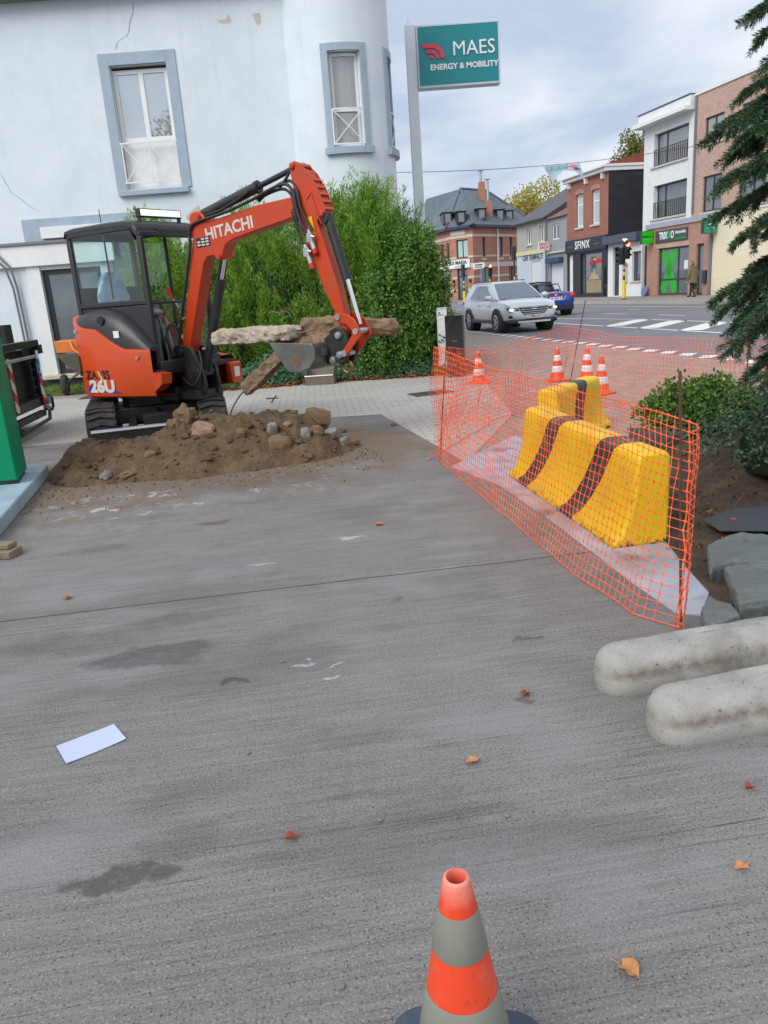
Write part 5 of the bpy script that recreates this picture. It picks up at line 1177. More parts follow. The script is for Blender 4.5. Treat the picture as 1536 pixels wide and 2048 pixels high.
mb = MB(); mb.bb(-.24,.1285,-.10,.24,.131,-.09); mb.build('sign_line', M['white_text'], sf)
s2, sf = lamp_sign('hanging_sign', 36.65, 24.97, 3.46, .72, .66, lin(0,150,110), 'teal green square sign with a small white emblem at the corner of the cream wall', out=.1)
mb = MB(); mb.ball((0,.13,.05), (.07,.006,.08), .3, 12, 8, 3); mb.box((-.04,.13,.13), (.05,.008,.03), Matrix.Rotation(.5,3,'Y')); mb.bb(-.22,.129,-.10,.22,.133,-.075); mb.bb(-.17,.129,-.068,.17,.133,-.05); mb.build('emblem', M['white_text'], sf)
# ---- cream painted building, flush with the shop
b4 = row_thing('cream_building', 'low building with a blank cream painted brick wall behind the cedar', 'building')
cf = lambda v, z, o: (v, o+.05, z-.1)
mb = MB(); facade(mb, cf, 24, 36.96, 0, 3.98, [], .1); mb.add([cf(36.96,0,0),cf(36.96,3.98,0),cf(36.96,3.98,-.05),cf(36.96,0,-.05)],[(0,1,2,3)]); mb.add([cf(24,3.98,0),cf(36.96,3.98,0),cf(36.96,3.98,-.05),cf(24,3.98,-.05)],[(0,1,2,3)])
mb.build('wall', M['brick_cream'], b4, smooth=0)
mb = MB(); pbox(mb, cf, 23.9, 36.97, 3.983, 4.06, -.05, .05); mb.build('coping', M['white_paint'], b4, smooth=0)
# ---- low white restaurant with blue-grey fascia and black side wall above
b5 = row_thing('low_restaurant', 'low white fronted restaurant with a blue grey fascia under a black wall', 'restaurant')
HR = [(43.5,45.0,1.0,2.72),(46.55,47.35,.15,3.12)]
shell(b5, 43.88, 48.0, 3.34, [(43.95,45.0,1.0,2.72),HR[1]], M['white_render'], rev=.22)
window(b5, rf, 43.95, 45.0, 1.0, 2.72, .2, M['anthracite'], M['pane_grey'], .09, mull=(.72,)); window(b5, rf, 46.55, 47.35, .15, 3.12, .2, M['anthracite'], M['pane'], .11, mull=(.6,), name='door')
rbox(b5, 'fascia', M['grey_fascia'], 43.84, 48.0, 3.343, 3.82, -.3, .42, .01); rbox(b5, 'fascia_trim', M['anthracite'], 43.83, 48.01, 3.30, 3.342, -.02, .43); rbox(b5, 'sill', M['stone_trim'], 43.9, 45.15, .92, .998, -.05, .08)
rbox(b5, 'meter_box', pm('grey_box', lin(190,186,178), .6, .05), 45.45, 46.0, .95, 2.1, .002, .12)
mb = MB(); pbox(mb, rf, 43.885, 48.02, 3.83, 7.55, -3.2, -3.0); 
mb.build('black_wall', M['black_brick'], b5, smooth=0); rbox(b5, 'wall_coping', M['white_paint'], 43.88, 48.05, 7.553, 7.66, -3.3, -2.95)
# ---- red brick corner shop
b6 = row_thing('red_brick_shop', 'red brick house with white cornice over a dark shop front with white lettering', 'shop')
HS = [(51.5,52.56,4.75,6.85),(49.2,50.26,4.75,6.85),(48.85,51.9,.3,3.0),(53.1,53.85,.12,3.0)]
mb = MB(); facade(mb, rf, 48.02, 54.02, 3.98, 7.75, HS[:2], .2)
mb.add([rf(54.02,0,0),rf(54.02,7.75,0),rf(54.02,7.75,-9),rf(54.02,0,-9)],[(0,1,2,3)]); mb.add([rf(48.02,0,-9),rf(48.02,7.75,-9),rf(54.02,7.75,-9),rf(54.02,0,-9)],[(0,1,2,3)])
mb.build('wall', M['brick_red'], b6, smooth=0)
mb = MB(); mb.add([rf(48.02,0,0),rf(48.02,7.75,0),rf(48.02,7.75,-9),rf(48.02,0,-9)],[(0,1,2,3)]); mb.build('side_wall', M['black_brick'], b6, smooth=0)
mb = MB(); facade(mb, rf, 48.02, 54.02, 0, 3.12, HS[2:], .2); mb.build('shop_front', M['dark_fascia'], b6, smooth=0)
rbox(b6, 'shop_fascia', M['dark_fascia'], 48.0, 54.04, 3.125, 3.975, -.2, .14, .01)
mb = MB(); pbox(mb, rf, 47.95, 54.1, 7.753, 7.98, -9, .30); pbox(mb, rf, 47.9, 54.15, 7.983, 8.14, -9, .5); mb.build('cornice', M['white_paint'], b6, .02, smooth=0)
mb = MB(); mb.add([rf(48.0,8.142,.3),rf(54.1,8.142,.3),rf(54.1,9.3,-4.5),rf(48.0,9.3,-4.5),rf(54.1,8.142,-9),rf(48.0,8.142,-9)],[(0,1,2,3),(3,2,4,5),(0,3,5),(1,4,2)]); mb.build('roof', pm('red_roof_tiles', lin(140,74,58), .8, .2, 8), b6, smooth=0)
for v in (48.6,50.9,53.4): rbox(b6, 'cornice_bracket', M['white_paint'], v-.08, v+.08, 7.38, 7.75, .002, .22)
for h in HS[:2]:
    window(b6, rf, *h, .18, M['white_pvc'], M['curtain'], .10, trans=(.68,)); rbox(b6, 'sill', M['stone_trim'], h[0]-.12, h[1]+.12, h[2]-.13, h[2]-.003, -.05, .10)
    mb = MB(); n = 8
    for k in range(n):
        a = h[0]-.08+(h[1]-h[0]+.16)*k/n; b = h[0]-.08+(h[1]-h[0]+.16)*(k+1)/n; zz = h[3]+.10*math.sin(PI*(k+.5)/n); pbox(mb, rf, a+.004, b-.004, zz-.02, zz+.24, -.01, .03)
    mb.build('window_arch', M['brick_shop'], b6, smooth=0)
f = window(b6, rf, *HS[2], .18, M['anthracite'], M['pane_grey'], .08, mull=(.86,), name='shop_window')
mb = MB(); pbox(mb, rf, 49.0, 51.3, .36, 1.2, -.16, -.155); mb.build('lower_film', pm('window_film', lin(150,142,112), .6, .15), f, smooth=0)
mb = MB(); mb.prism([(49.4,1.25),(51.0,1.25),(50.7,1.5),(50.5,1.75),(50.35,1.6),(50.2,2.0),(50.0,1.6),(49.75,1.55)], rf, -.16, -.154); mb.build('window_picture', pm('picture_stone', lin(176,160,126), .6, .2), f, smooth=0)
mb = MB(); mb.prism([(50.95,2.2),(50.3,2.25),(50.35,2.42),(50.6,2.5),(50.9,2.4)], rf, -.16, -.154); mb.prism([(49.95,2.25),(49.1,2.3),(49.2,2.5),(49.5,2.62),(49.9,2.45)], rf, -.16, -.154); mb.build('window_decoration', M['red_plastic'], f, smooth=0)
window(b6, rf, *HS[3], .18, M['white_pvc'], M['white_paint'], .08, name='door')
text('sign_lettering', 'SFINX', .72, M['white_text'], (51.35,.16,3.45), NR, NU, b6, .012, bold=.012, sx=1.0, sp=1.18)
for v in (53.2, 49.35): text('sign_lettering', 'restaurant', .22, M['grey_plastic'], (v,.145,3.43), NR, NU, b6, .004, sx=.9)
mb = MB(); pbox(mb, rf, 48.35, 48.65, .9, 2.0, .003, .12); pbox(mb, rf, 48.4, 48.6, .2, .7, .003, .12); mb.build('letter_boxes', M['anthracite'], b6, smooth=0)
# ---- night shop and cafe
b7 = row_thing('night_shop', 'narrow grey clad house with a roller shutter and a white night shop sign', 'shop')
shell(b7, 54.06, 57.2, 5.75, [(55.3,56.5,4.24,5.32),(54.7,56.9,.1,2.62)], M['corrugate'], rev=.15)
window(b7, rf, 55.3,56.5,4.24,5.32, .12, M['white_pvc'], M['pane'], .08, mull=(.5,)); window(b7, rf, 54.7,56.9,.1,2.62, .1, M['grey_plastic'], M['shutter'], .06, name='shutter')
rbox(b7, 'awning_box', pm('awning_blue', lin(54,72,104), .6, .1), 54.6, 57.0, 2.62, 2.98, .002, .42, .03); rbox(b7, 'ledge', M['stone_trim'], 54.1, 57.15, 3.3, 3.42, .002, .2)
mb = MB(); mb.add([rf(54.06,5.75,.25),rf(57.2,5.75,.25),rf(57.2,7.9,-4.5),rf(54.06,7.9,-4.5),rf(57.2,5.75,-9),rf(54.06,5.75,-9)],[(0,1,2,3),(3,2,4,5),(0,3,5),(1,4,2)]); mb.build('roof', pm('mixed_roof', lin(128,92,86), .8, .2, 4), b7, smooth=0)
ns = T('night_shop_sign', 'small white projecting sign with red lettering above the cafe corner', 'sign', rd(56.6, 24.85, 3.88), RZ+PI/2)
mb = MB(); mb.bb(-.42,-.06,-.29,.42,.06,.29); mb.build('case', M['white_paint'], ns, .01)
text('sign_lettering', 'NIGHT', .27, M['red_plastic'], (0,.066,.12), (-1,0,0), (0,0,1), ns, .003, bold=.006); text('sign_lettering', 'SHOP', .27, M['red_plastic'], (0,.066,-.13), (-1,0,0), (0,0,1), ns, .003, bold=.006)
mb = MB(); mb.bb(-.64,-.02,-.02,-.421,.02,.02); mb.build('bracket', M['anthracite'], ns)
b8 = row_thing('corner_cafe', 'grey plastered cafe with slate roof and dark old style lettering', 'cafe')
gp_ = pm('grey_plaster', lin(168,168,162), .85, .08, 2, dirt=lin(140,140,134), dirt_amt=.4)
HC = [(60.4,61.4,4.24,5.4),(58.0,58.85,4.24,5.4),(58.55,60.5,.1,2.96)]
shell(b8, 57.24, 63.5, 5.95, HC[:2]+[HC[2]], gp_, rev=.18)
for h in HC[:2]: window(b8, rf, *h, .16, M['white_pvc'], M['pane'], .09, mull=(.5,)); rbox(b8, 'sill', M['stone_trim'], h[0]-.1, h[1]+.1, h[2]-.12, h[2]-.003, -.05, .1)
window(b8, rf, *HC[2], .1, M['white_pvc'], M['shutter'], .08, name='shutter')
mb = MB(); facade(mb, lambda v, z, o: rf(v, z, o+.03), 57.26, 63.48, .05, 3.45, [HC[2]], .03); mb.build('ground_floor', pm('pale_blue_plaster', lin(186,198,212), .8, .06, 2), b8, smooth=0)
rbox(b8, 'string_course', pm('cream_trim', lin(206,200,158), .8, .08), 57.25, 63.49, 3.452, 3.75, .002, .10)
text('sign_lettering', 'CAFÉ TRAMHALTE', .60, M['black_text'], (60.2,.045,3.12), NR, NU, b8, .006, bold=.012, sx=.74, sp=1.12)
mb = MB(); mb.add([rf(57.22,5.95,.35),rf(63.7,5.95,.35),rf(63.7,8.6,-4.5),rf(57.22,8.6,-4.5),rf(63.7,5.95,-9),rf(57.22,5.95,-9)],[(0,1,2,3),(3,2,4,5),(0,3,5),(1,4,2)]); mb.build('roof', M['dark_roof'], b8, smooth=0)
rbox(b8, 'gutter', M['anthracite'], 57.22, 63.72, 5.85, 5.948, .12, .42); rbox(b8, 'downpipe', M['grey_plastic'], 57.3, 57.42, .1, 5.85, .104, .2)
# side details leaning against the fronts
mb = MB(); mb.lathe([(.004,0),(.29,0),(.31,.02),(.29,.045),(.004,.03)], 24, (0,0,0)); o = mb.build('round_plate', pm('blue_plate', lin(96,120,160), .35, .2, 3), None); p = rd(43.0, 25.22, .41); o.location = p
o.rotation_euler = (Matrix.Rotation(RZ,3,'Z') @ Matrix.Rotation(-math.radians(78),3,'X')).to_euler(); tag(o, 'round bluish plate leaning on the wall beside the brick shop', 'plate')
# ================================================================= corner brick house with slate mansard
dm = T('corner_house', 'brick corner house with white bands, slate roof, dormers and chamfered entrance', 'house', (0,0,.1))
P1, P2, P3, P0 = Vector((8.5,80.2)), Vector((10.4,78.0)), Vector((18.2,86.6)), Vector((5.6,92.0))
def wall_frame(a, b):
    d = (b-a); L = d.length; d = d/L; n = Vector((d.y, -d.x))
    return (lambda x, z, o: (a.x+d.x*x+n.x*o, a.y+d.y*x+n.y*o, z-.1)), L
faces = []
EV = 6.75
f0, L0 = wall_frame(P0, P1); f1, L1 = wall_frame(P1, P2); f2, L2 = wall_frame(P2, P3)
wins = {0: [(L0-3.2,L0-2.0,4.1,5.6),(L0-1.3,L0-.4,4.1,5.6),(L0-3.2,L0-.8,.9,3.0)], 1: [(.75,2.25,4.05,5.75),(.72,2.1,.1,3.05)], 2: [(1.55,2.15,4.1,5.85),(4.6,5.3,4.1,5.85),(6.5,7.1,4.1,5.85),(1.2,3.2,.9,3.05),(6.3,7.2,.9,3.0),(8.6,9.3,.9,3.0)]}
mb = MB()
for k, (fr, L) in enumerate(((f0,L0),(f1,L1),(f2,L2))): facade(mb, fr, 0, L, 0, EV, wins[k], .2)
mb.build('wall', M['brick_dm'], dm, smooth=0)
for k, (fr, L) in enumerate(((f0,L0),(f1,L1),(f2,L2))):
    mb = MB()
    def band(z0, z1, o=.03):
        xs = [0]+sorted([x for h in wins[k] if h[2] < z1 and h[3] > z0 for x in (h[0],h[1])])+[L]
        for i in range(0, len(xs), 2): pbox(mb, fr, xs[i], xs[i+1], z0, z1, .001, o)
    band(5.9,6.15); band(4.02,4.2); band(3.06,3.5); band(2.1,2.3); band(.95,1.12)
    mb.build('stone_band', M['stone_trim'], dm, smooth=0)
    for h in wins[k]:
        if h[2] < .5: window(dm, fr, *h, .18, M['anthracite'], M['pane_grey'], .14, mull=(.5,), trans=(.75,), name='door')
        else: window(dm, fr, *h, .18, M['anthracite'], M['curtain'] if (k==1) else M['pane'], .09, mull=(.5,) if h[1]-h[0] > .8 else ()); mb = MB(); pbox(mb, fr, h[0]-.1, h[1]+.1, h[2]-.4, h[2]-.2, .002, .05); mb.build('sill', M['stone_trim'], dm, smooth=0)
    mb = MB(); pbox(mb, fr, -.05, L+.05, EV, EV+.22, -.3, .45); mb.build('gutter', pm('navy_gutter', lin(52,66,92), .5, .1), dm, smooth=0)
mb = MB(); pbox(mb, f2, 4.15, 4.27, .1, 6.7, .06, .16); mb.build('downpipe', M['white_paint'], dm, smooth=0)
mb = MB(); pbox(mb, f1, .1, 1.95, 6.2, 6.6, .005, .04); mb.build('stone_panel', M['stone_trim'], dm, smooth=0)
mb = MB(); pbox(mb, f1, -.35, 2.55, 3.12, 3.92, .06, .16); db = mb.build('sign_board', M['white_paint'], dm, smooth=0)
def ftext(fr, body, size, mat, x, z, o, par, **k):
    a = Vector(fr(x,z,o)); r = Vector(fr(x+1,z,o))-a; return text('sign_lettering', body, size, mat, a, r, (0,0,1), par, .006, **k)
ftext(f1, 'DI MARIA', .50, M['black_text'], 1.1, 3.62, .17, db, bold=.014, sx=1.02); ftext(f1, 'CONFISERIE', .2, M['grey_plastic'], 1.1, 3.26, .17, db)
for x in (.3, 2.5):
    mb = MB(); pbox(mb, f1, x-.1, x+.1, 1.75, 2.0, .005, .2); mb.build('wall_lamp', M['black_metal'], dm, smooth=0)
# roof: hips to two ridges
def V3(p, z): return (p[0], p[1], z)
n0 = Vector((-.0,0)); E0 = (5.2,91.6); E1 = (8.1,79.9); E2 = (10.45,77.4); E3 = (18.7,86.4); E4 = (16.5,97.0); ap = (10.3,85.4); bp = (13.2,87.0); lp = (7.3,92.0)
mb = MB(); zt = EV+.12
mb.add([V3(E0,zt),V3(E1,zt),V3(E2,zt),V3(E3,zt),V3(E4,zt),V3(ap,10.95),V3(bp,10.75),V3(lp,10.9)], [(0,1,5,7),(1,2,5),(2,3,6,5),(3,4,6),(4,0,7,5,6)]); rfm = mb.build('roof', M['slate'], dm, smooth=0)
mb = MB()
for a, b in (((8.1,79.9),ap),((10.45,77.4),ap)): mb.tube([V3(a,zt+.05), V3(b,11.0)], .12, 6)
mb.tube([V3(ap,11.0),V3(bp,10.8)], .12, 6); mb.tube([V3(bp,10.8),V3(E3,zt+.05)], .12, 6); mb.build('ridge_tiles', M['slate'], rfm)
def dormer(px_, py_, Y):
    c = D(px_, py_, Y); t = MB(); z0 = c.z-.1; w_ = .85; yaw = 0
    t.bb(c.x-w_/2, c.y-.05, z0-1.1, c.x+w_/2, c.y+3.4, z0); d_ = t.build('dormer', M['anthracite'], rfm, smooth=0)
    t = MB(); ap_ = z0+.55; t.add([(c.x-w_*.72,c.y-.3,z0-.02),(c.x+w_*.72,c.y-.3,z0-.02),(c.x+w_*.72,c.y+3.4,z0-.02),(c.x-w_*.72,c.y+3.4,z0-.02),(c.x,c.y+.3,ap_),(c.x,c.y+3.4,ap_)],[(0,1,4),(1,2,5,4),(3,0,4,5),(0,3,2,1)]); t.build('dormer_roof', M['slate'], d_, smooth=0)
    t = MB(); t.bb(c.x-.27,c.y-.08,z0-.98,c.x+.27,c.y-.051,z0-.16); t.build('dormer_window', M['pane'], d_, smooth=0)
dormer(895,424,80.6); dormer(922,422,78.6); dormer(963,416,79.6); dormer(1000,418,82.4); dormer(1018,420,84.0)
for (px_, y0_, y1_, y2_, Y, w_) in ((964,392,366,343,84.5,.62),(978,440,404,360,81.5,.62)):
    a = D(px_,y0_,Y); b = D(px_,y1_,Y); c = D(px_-1,y2_,Y); mb = MB(); mb.bb(a.x-w_/2,a.y-w_/2,a.z-1.6,a.x+w_/2,a.y+w_/2,b.z); ch = mb.build('chimney', M['brick_dm'], rfm, smooth=0)
    mb = MB(); mb.cyl((b.x-.1,b.y,b.z),(b.x-.1,b.y,c.z),.13,n=10); mb.cyl((b.x-.1,b.y,c.z-.05),(b.x-.1,b.y,c.z),.32,n=10); mb.build('flue', M['zinc'], ch)
# ================================================================= broadleaf trees behind the roofs
M['autumn'] = leaf_mat('autumn_leaf', lin(168,158,62), lin(206,192,108), lin(136,138,66), .3)
M['green_tree'] = leaf_mat('pale_green_leaf', lin(112,124,62), lin(160,160,96), lin(90,108,56), .3)
def tree(x, y, h, r, mat, label, seed, n=9000, zc=.68):
    t = T('broadleaf_tree', label, 'tree', (x,y,0), 0, 'trees behind the roofs'); rg = np.random.default_rng(seed)
    nb = 46; cl = unit(rg.normal(size=(nb,3)))*(rg.random((nb,1))**.5); cl[:,2] *= 1.15; cl = cl*r*.82 + np.array([0,0,h*zc]); cr_ = r*(.22+.2*rg.random(nb))
    k = rg.integers(0, nb, n); d = unit(rg.normal(size=(n,3))); P = cl[k]+d*(cr_[k]*(.55+.5*rg.random(n)))[:,None]
    dr = unit(rg.normal(size=(n,3))+d*.6); quads('crown', blades(P, dr, r*.07, r*.05, unit(rg.normal(size=(n,3)))), M[mat], t)
    mb = MB(); mb.tube([(0,0,0),(.1,.05,h*.3),(0,0,h*.62)], [r*.09,r*.075,r*.04], 9)
    for i in range(9):
        c = cl[i*5]; mb.tube([(0,0,h*(.3+.03*i)), (c[0]*.5,c[1]*.5,h*.35+c[2]*.4-.1), tuple(c)], [r*.045,r*.03,r*.012], 6)
    mb.build('trunk', M['bark'], t)
p = D(1075,440,98); tree(p.x, p.y, 13.0, 4.2, 'autumn', 'round yellow green autumn tree rising between the corner house and the cafe roof', 31)
p = D(1278,300,66); tree(p.x, p.y, 14.0, 2.7, 'green_tree', 'tall pale green tree behind the black wall beside the white flats', 32, zc=.72)
p = D(1105,430,88); tree(p.x, p.y, 9.0, 2.0, 'green_tree', 'smaller tree half hidden behind the cafe roof', 33)
# ================================================================= traffic lights
M['yellow_paint'] = pm('yellow_post_paint', lin(236,200,44), .5, .06); M['lamp_red'] = emis('red_lamp', (1,.10,.05), 9.0); M['lens_dark'] = pm('dark_lens', (.02,.02,.02), .2, .1)
def signal(name, label, loc, rz, h, heads, lit=True, red_post=False, sign=None):
    t = T(name, label, 'traffic light', loc, rz, 'traffic lights at the crossing')
    mb = MB(); mb.cyl((0,0,1.0),(0,0,h),.055,n=12); mb.build('post', M['black_metal'] if not red_post else M['red_plastic'], t)
    mb = MB(); mb.lathe([(.11,.06),(.105,.98),(.07,1.02)], 16); mb.build('base_sleeve', M['yellow_paint'], t)
    mb = MB(); mb.lathe([(.13,0),(.13,.06),(.12,.06)], 16); mb.build('foot', M['black_metal'], t)
    for z in (1.28, 1.62):
        mb = MB(); mb.lathe([(.058,z),(.058,z+.2)], 14); mb.build('yellow_band', M['yellow_paint'], t)
    for (ax, hz, on) in heads:      # ax: direction angle of the lamps in local frame (-y = 0)
        Mx = Matrix.Rotation(ax, 4, 'Z'); mb = MB(); mb.bb(-.15,-.32,hz,.15,-.08,hz+.92); hd = mb.build('signal_head', M['black_plastic'], t, .02, M=Mx)
        mb = MB(); mb.bb(-.03,-.08,hz+.1,.03,.0,hz+.16); mb.bb(-.03,-.08,hz+.76,.03,.0,hz+.82); mb.build('head_bracket', M['black_metal'], hd, M=Mx)
        for i in range(3):
            zc = hz+.16+.30*i; mb = MB(); mb.lathe([(.004,-.335),(.115,-.335),(.115,-.318),(.004,-.318)], 18, (0,0,zc), axis='y'); mb.build('lamp', M['lamp_red'] if (on and i == 2) else M['lens_dark'], hd, M=Mx)
            mb = MB(); n = 10; ring0 = [(.125*math.cos(q), -.32, zc+.125*math.sin(q)) for q in [PI*k/n for k in range(n+1)]]; ring1 = [(x, -.52, z) for x, y, z in ring0]; mb.loft([ring0, ring1], closed=False); mb.build('visor', M['black_plastic'], hd, M=Mx)
    return t
p = rd(40.9, 22.72, .1)
sg1 = signal('traffic_light', 'traffic light with glowing red lamp and yellow banded post before the low restaurant', p, math.radians(16), 3.0, [(0,2.14,True),(math.radians(-82),1.86,False)])
mb = MB(); mb.bb(-.12,-.06,3.14,.12,.02,3.22); mb.cyl((0,0,2.98),(0,0,3.15),.03,n=8); mb.build('top_beacon', emis('beacon_lamp', (1,.9,.6), .8), sg1)
mb = MB(); mb.box((.03,-.08,1.80), (.30,.012,.30), Matrix.Rotation(PI/4,3,'Y')); pl9 = mb.build('diamond_sign', M['white_paint'], sg1, smooth=0); mb = MB(); mb.box((.03,-.088,1.80), (.20,.006,.20), Matrix.Rotation(PI/4,3,'Y')); mb.build('diamond_face', pm('faded_pink', lin(190,150,140), .6, .1), pl9, smooth=0)
p = D(929,597,66); signal('traffic_light', 'traffic light seen from behind with yellow strip at the far left crossing corner', (p.x,p.y,0), PI, 3.1, [(0,2.2,False)])
p = D(1030,597,58); t = signal('traffic_light', 'traffic light with yellow strip before the corner of the cafe', (p.x,p.y,0), PI, 3.9, [(0,3.0,False)])
for t in [o for o in bpy.data.objects if o.name.startswith('traffic_light') and o is not sg1]:
    hd = [c for c in t.children if c.name.startswith('signal_head')][0]; zz = 2.2 if t.name != 'traffic_light.002' else 3.0
    mb = MB(); mb.bb(-.05,-.079,zz+.02,.05,-.07,zz+.9); mb.build('yellow_strip', M['yellow_paint'], hd)
p = D(981,597,62); sg3 = signal('traffic_light', 'red painted traffic light post beside the direction sign', (p.x,p.y,0), 0, 2.9, [(0,2.0,True)], red_post=True)
sgn = T('direction_sign', 'white direction sign on a short post before the corner house', 'sign', (D(960,560,60).x, 60, 0))
mb = MB(); mb.cyl((.1,0,0),(.1,0,3.0),.04,n=8); mb.build('post', M['zinc'], sgn); mb = MB(); mb.prism([(-.5,2.55),(.32,2.62),(.42,2.84),(.32,3.05),(-.5,2.98)], lambda a, b, d: (a, d, b), -.06, -.04); sb_ = mb.build('board', M['white_paint'], sgn, smooth=0)
mb = MB(); mb.bb(-.35,-.065,2.82,.2,-.061,2.90); mb.bb(-.35,-.065,2.68,.15,-.061,2.74); mb.build('board_marks', M['black_text'], sb_)
# ================================================================= cable with banner
ca_ = D(700,345,36); cb_ = rd(38.95, 25.5, 7.55)
mb = MB(); pts = [ca_.lerp(cb_, i/20)+Vector((0,0,-.35*4*(i/20)*(1-i/20))) for i in range(21)]; mb.tube(pts, .013, 5); tag(mb.build('street_cable', M['black_metal'], None), 'thin cable strung across the street above the cars', 'cable')
def cabt(px_):
    best = min(range(201), key=lambda i: abs((lambda p: (768+F_PX*(p-Vector((0,0,EYE))).dot(RT)/(p-Vector((0,0,EYE))).dot(FW)))(ca_.lerp(cb_, i/200)+Vector((0,0,-1.4*(i/200)*(1-i/200))))-px_))
    t = best/200; return ca_.lerp(cb_, t)+Vector((0,0,-1.4*t*(1-t)))
A = cabt(1086); B = cabt(1160); bx_ = (B-A).normalized(); BL = D(1107,364,A.y); BR = D(1169,361,B.y)
def bpt(u, v, o=0.0):
    q = A.lerp(B,u).lerp(BL.lerp(BR,u), v); q = q+Vector((0,.14*math.sin(u*5+v*2)*v,.55*v*v*math.sin(PI*u)**.8)); return q+Vector((0,-o,-.03))
mb = MB(); nx, nz = 18, 10
mb.add([bpt(i/nx, j/nz) for j in range(nz+1) for i in range(nx+1)], [(j*(nx+1)+i, j*(nx+1)+i+1, (j+1)*(nx+1)+i+1, (j+1)*(nx+1)+i) for j in range(nz) for i in range(nx)])
bn = mb.build('street_banner', leaf_mat('banner_cloth', lin(222,244,252), lin(222,244,252), None, .5), None, smooth=60); tag(bn, 'pale blue printed banner hanging from the street cable', 'banner')
tx_ = (bpt(.6,.17)-bpt(.1,.17)).normalized()
text('banner_lettering', 'DEURNE', .30, pm('banner_green', lin(90,176,166), .7), bpt(.34,.20,.06), tx_, (0,0,1), bn, .003, sx=1.1)
def bquad(name, pts, mat):
    mb = MB(); mb.add([bpt(u,v,.05) for u, v in pts], [tuple(range(len(pts)))]); mb.build(name, mat, bn, smooth=0)
bquad('banner_print', [(.62,.12),(.80,.08),(.90,.12),(.88,.24),(.78,.26),(.74,.16)], pm('print_red', lin(240,104,112), .7))
bquad('banner_print', [(.78,.26),(.88,.24),(.97,.36),(.96,.41),(.92,.40),(.86,.32),(.88,.46),(.85,.47),(.78,.36)], pm('print_blue', lin(50,92,160), .7))
bquad('banner_print', [(.58,.30),(.64,.24),(.71,.28),(.70,.38),(.63,.42)], pm('print_pink', lin(244,160,212), .7))
# ================================================================= cars
def wheel(par, x, y, r, w, side, spoke=5):
    mb = MB(); mb.lathe([(r*.62,-w/2),(r*.92,-w/2),(r,-w*.36),(r,w*.36),(r*.92,w/2),(r*.62,w/2)], 28, (x,y,r), axis='y', cap=False); wv = mb.build('wheel', M['rubber'], par)
    mb = MB(); yo = y+side*w*.47
    mb.lathe([(r*.56,yo-.015),(r*.66,yo+side*.01),(r*.66,yo),(r*.56,yo-.02)], 24, (x,0,r), axis='y', cap=False)
    for k in range(spoke*2):
        a = 2*PI*(k//2)/spoke+(.14 if k%2 else -.14); mb.beam((x+.03*math.cos(a),yo,r+.03*math.sin(a)), (x+r*.60*math.cos(a),yo-side*.005,r+r*.60*math.sin(a)), .036, .03, (0,1,0))
    mb.lathe([(.002,yo-.01),(.05,yo-.01),(.05,yo+side*.012),(.002,yo+side*.012)], 14, (x,0,r), axis='y'); mb.build('rim', M['zinc'], wv)
    mb = MB(); mb.lathe([(.01,y-side*.02),(r*.6,y-side*.02),(r*.6,y-side*.01),(.01,y-side*.01)], 20, (x,0,r), axis='y'); mb.build('brake_disc', M['black_metal'], wv)
def car_body(par, st, mat, name='body'):
    mb = MB(); rings = []
    for x, w, zb, zs, zd, wd in st:     # x, half width, bottom, shoulder height, deck height, deck half width
        h = [(0,zb),(w*.82,zb),(w*.95,zb+.06),(w,zb+(zs-zb)*.45),(w*.985,zb+(zs-zb)*.8),(w*.955,zs),(wd,zd-.015),(wd*.6,zd+.012),(0,zd+.02)]
        rings.append([(x,-y,z) for y, z in h]+[(x,y,z) for y, z in h[-2:0:-1]])
    mb.loft(rings); o = mb.build(name, mat, par, smooth=32); return o
def quad_on(c, pts, off=.006):
    """points in face coords (u,v) of 4 corners c (bl, br, tr, tl), lifted along the face normal"""
    c = [Vector(p) for p in c]; n = (c[1]-c[0]).cross(c[3]-c[0]).normalized()
    return [tuple((c[0].lerp(c[1],u)).lerp(c[3].lerp(c[2],u), v)+n*off) for u, v in pts]
def panel(par, name, mat, c, pts, off=.006, th=.004):
    a = quad_on(c, pts, off); b = quad_on(c, pts, off-th-.01); n = len(a); mb = MB(); mb.add(a+b, [tuple(range(n))]+[(i,(i+1)%n,n+(i+1)%n,n+i) for i in range(n)]); return mb.build(name, mat, par, smooth=0)
M['car_glass'] = mirror_pane('car_glass', .14, (.05,.10,.18)); M['car_glass'].node_tree.nodes['Principled BSDF'].inputs['Roughness'].default_value = .05
M['silver'] = car_paint('silver_blue_paint', lin(214,221,226), .35)
M['car_blue'] = car_paint('blue_paint', lin(18,60,150), .2)
M['head_lit'] = emis('lit_headlamp', (1,.78,.42), 1.3); M['tail_red'] = pm('tail_lamp_red', lin(214,24,44), .2, .05, coat=.6)
M['lamp_glass'] = pm('lamp_glass', lin(150,156,160), .12, .2, 20, metal=.5, coat=1)
def mirror_pts(f): return f
cpos = D(1020,650,25.4)
suv = T('silver_suv', 'silver sport utility car with lit headlights driving on the near lane', 'car', (cpos.x+.02, 25.95, -.015), math.atan2(-.978,.21))
suv.scale = (.95,.95,.93)
ST = [(-2.23,.72,.50,.92,.98,.60),(-2.16,.84,.40,1.02,1.06,.72),(-1.9,.905,.34,1.06,1.08,.80),(-1.3,.925,.30,1.04,1.07,.84),(-.4,.925,.28,1.0,1.05,.84),(.5,.925,.28,.99,1.05,.84),(1.0,.925,.30,.99,1.06,.82),(1.35,.92,.32,.99,1.06,.74),(1.7,.905,.34,.97,1.03,.70),(1.95,.87,.36,.93,.98,.66),(2.12,.80,.38,.86,.91,.60),(2.21,.72,.42,.74,.80,.52),(2.24,.62,.46,.64,.68,.46)]
sbd = car_body(suv, ST, M['silver'])
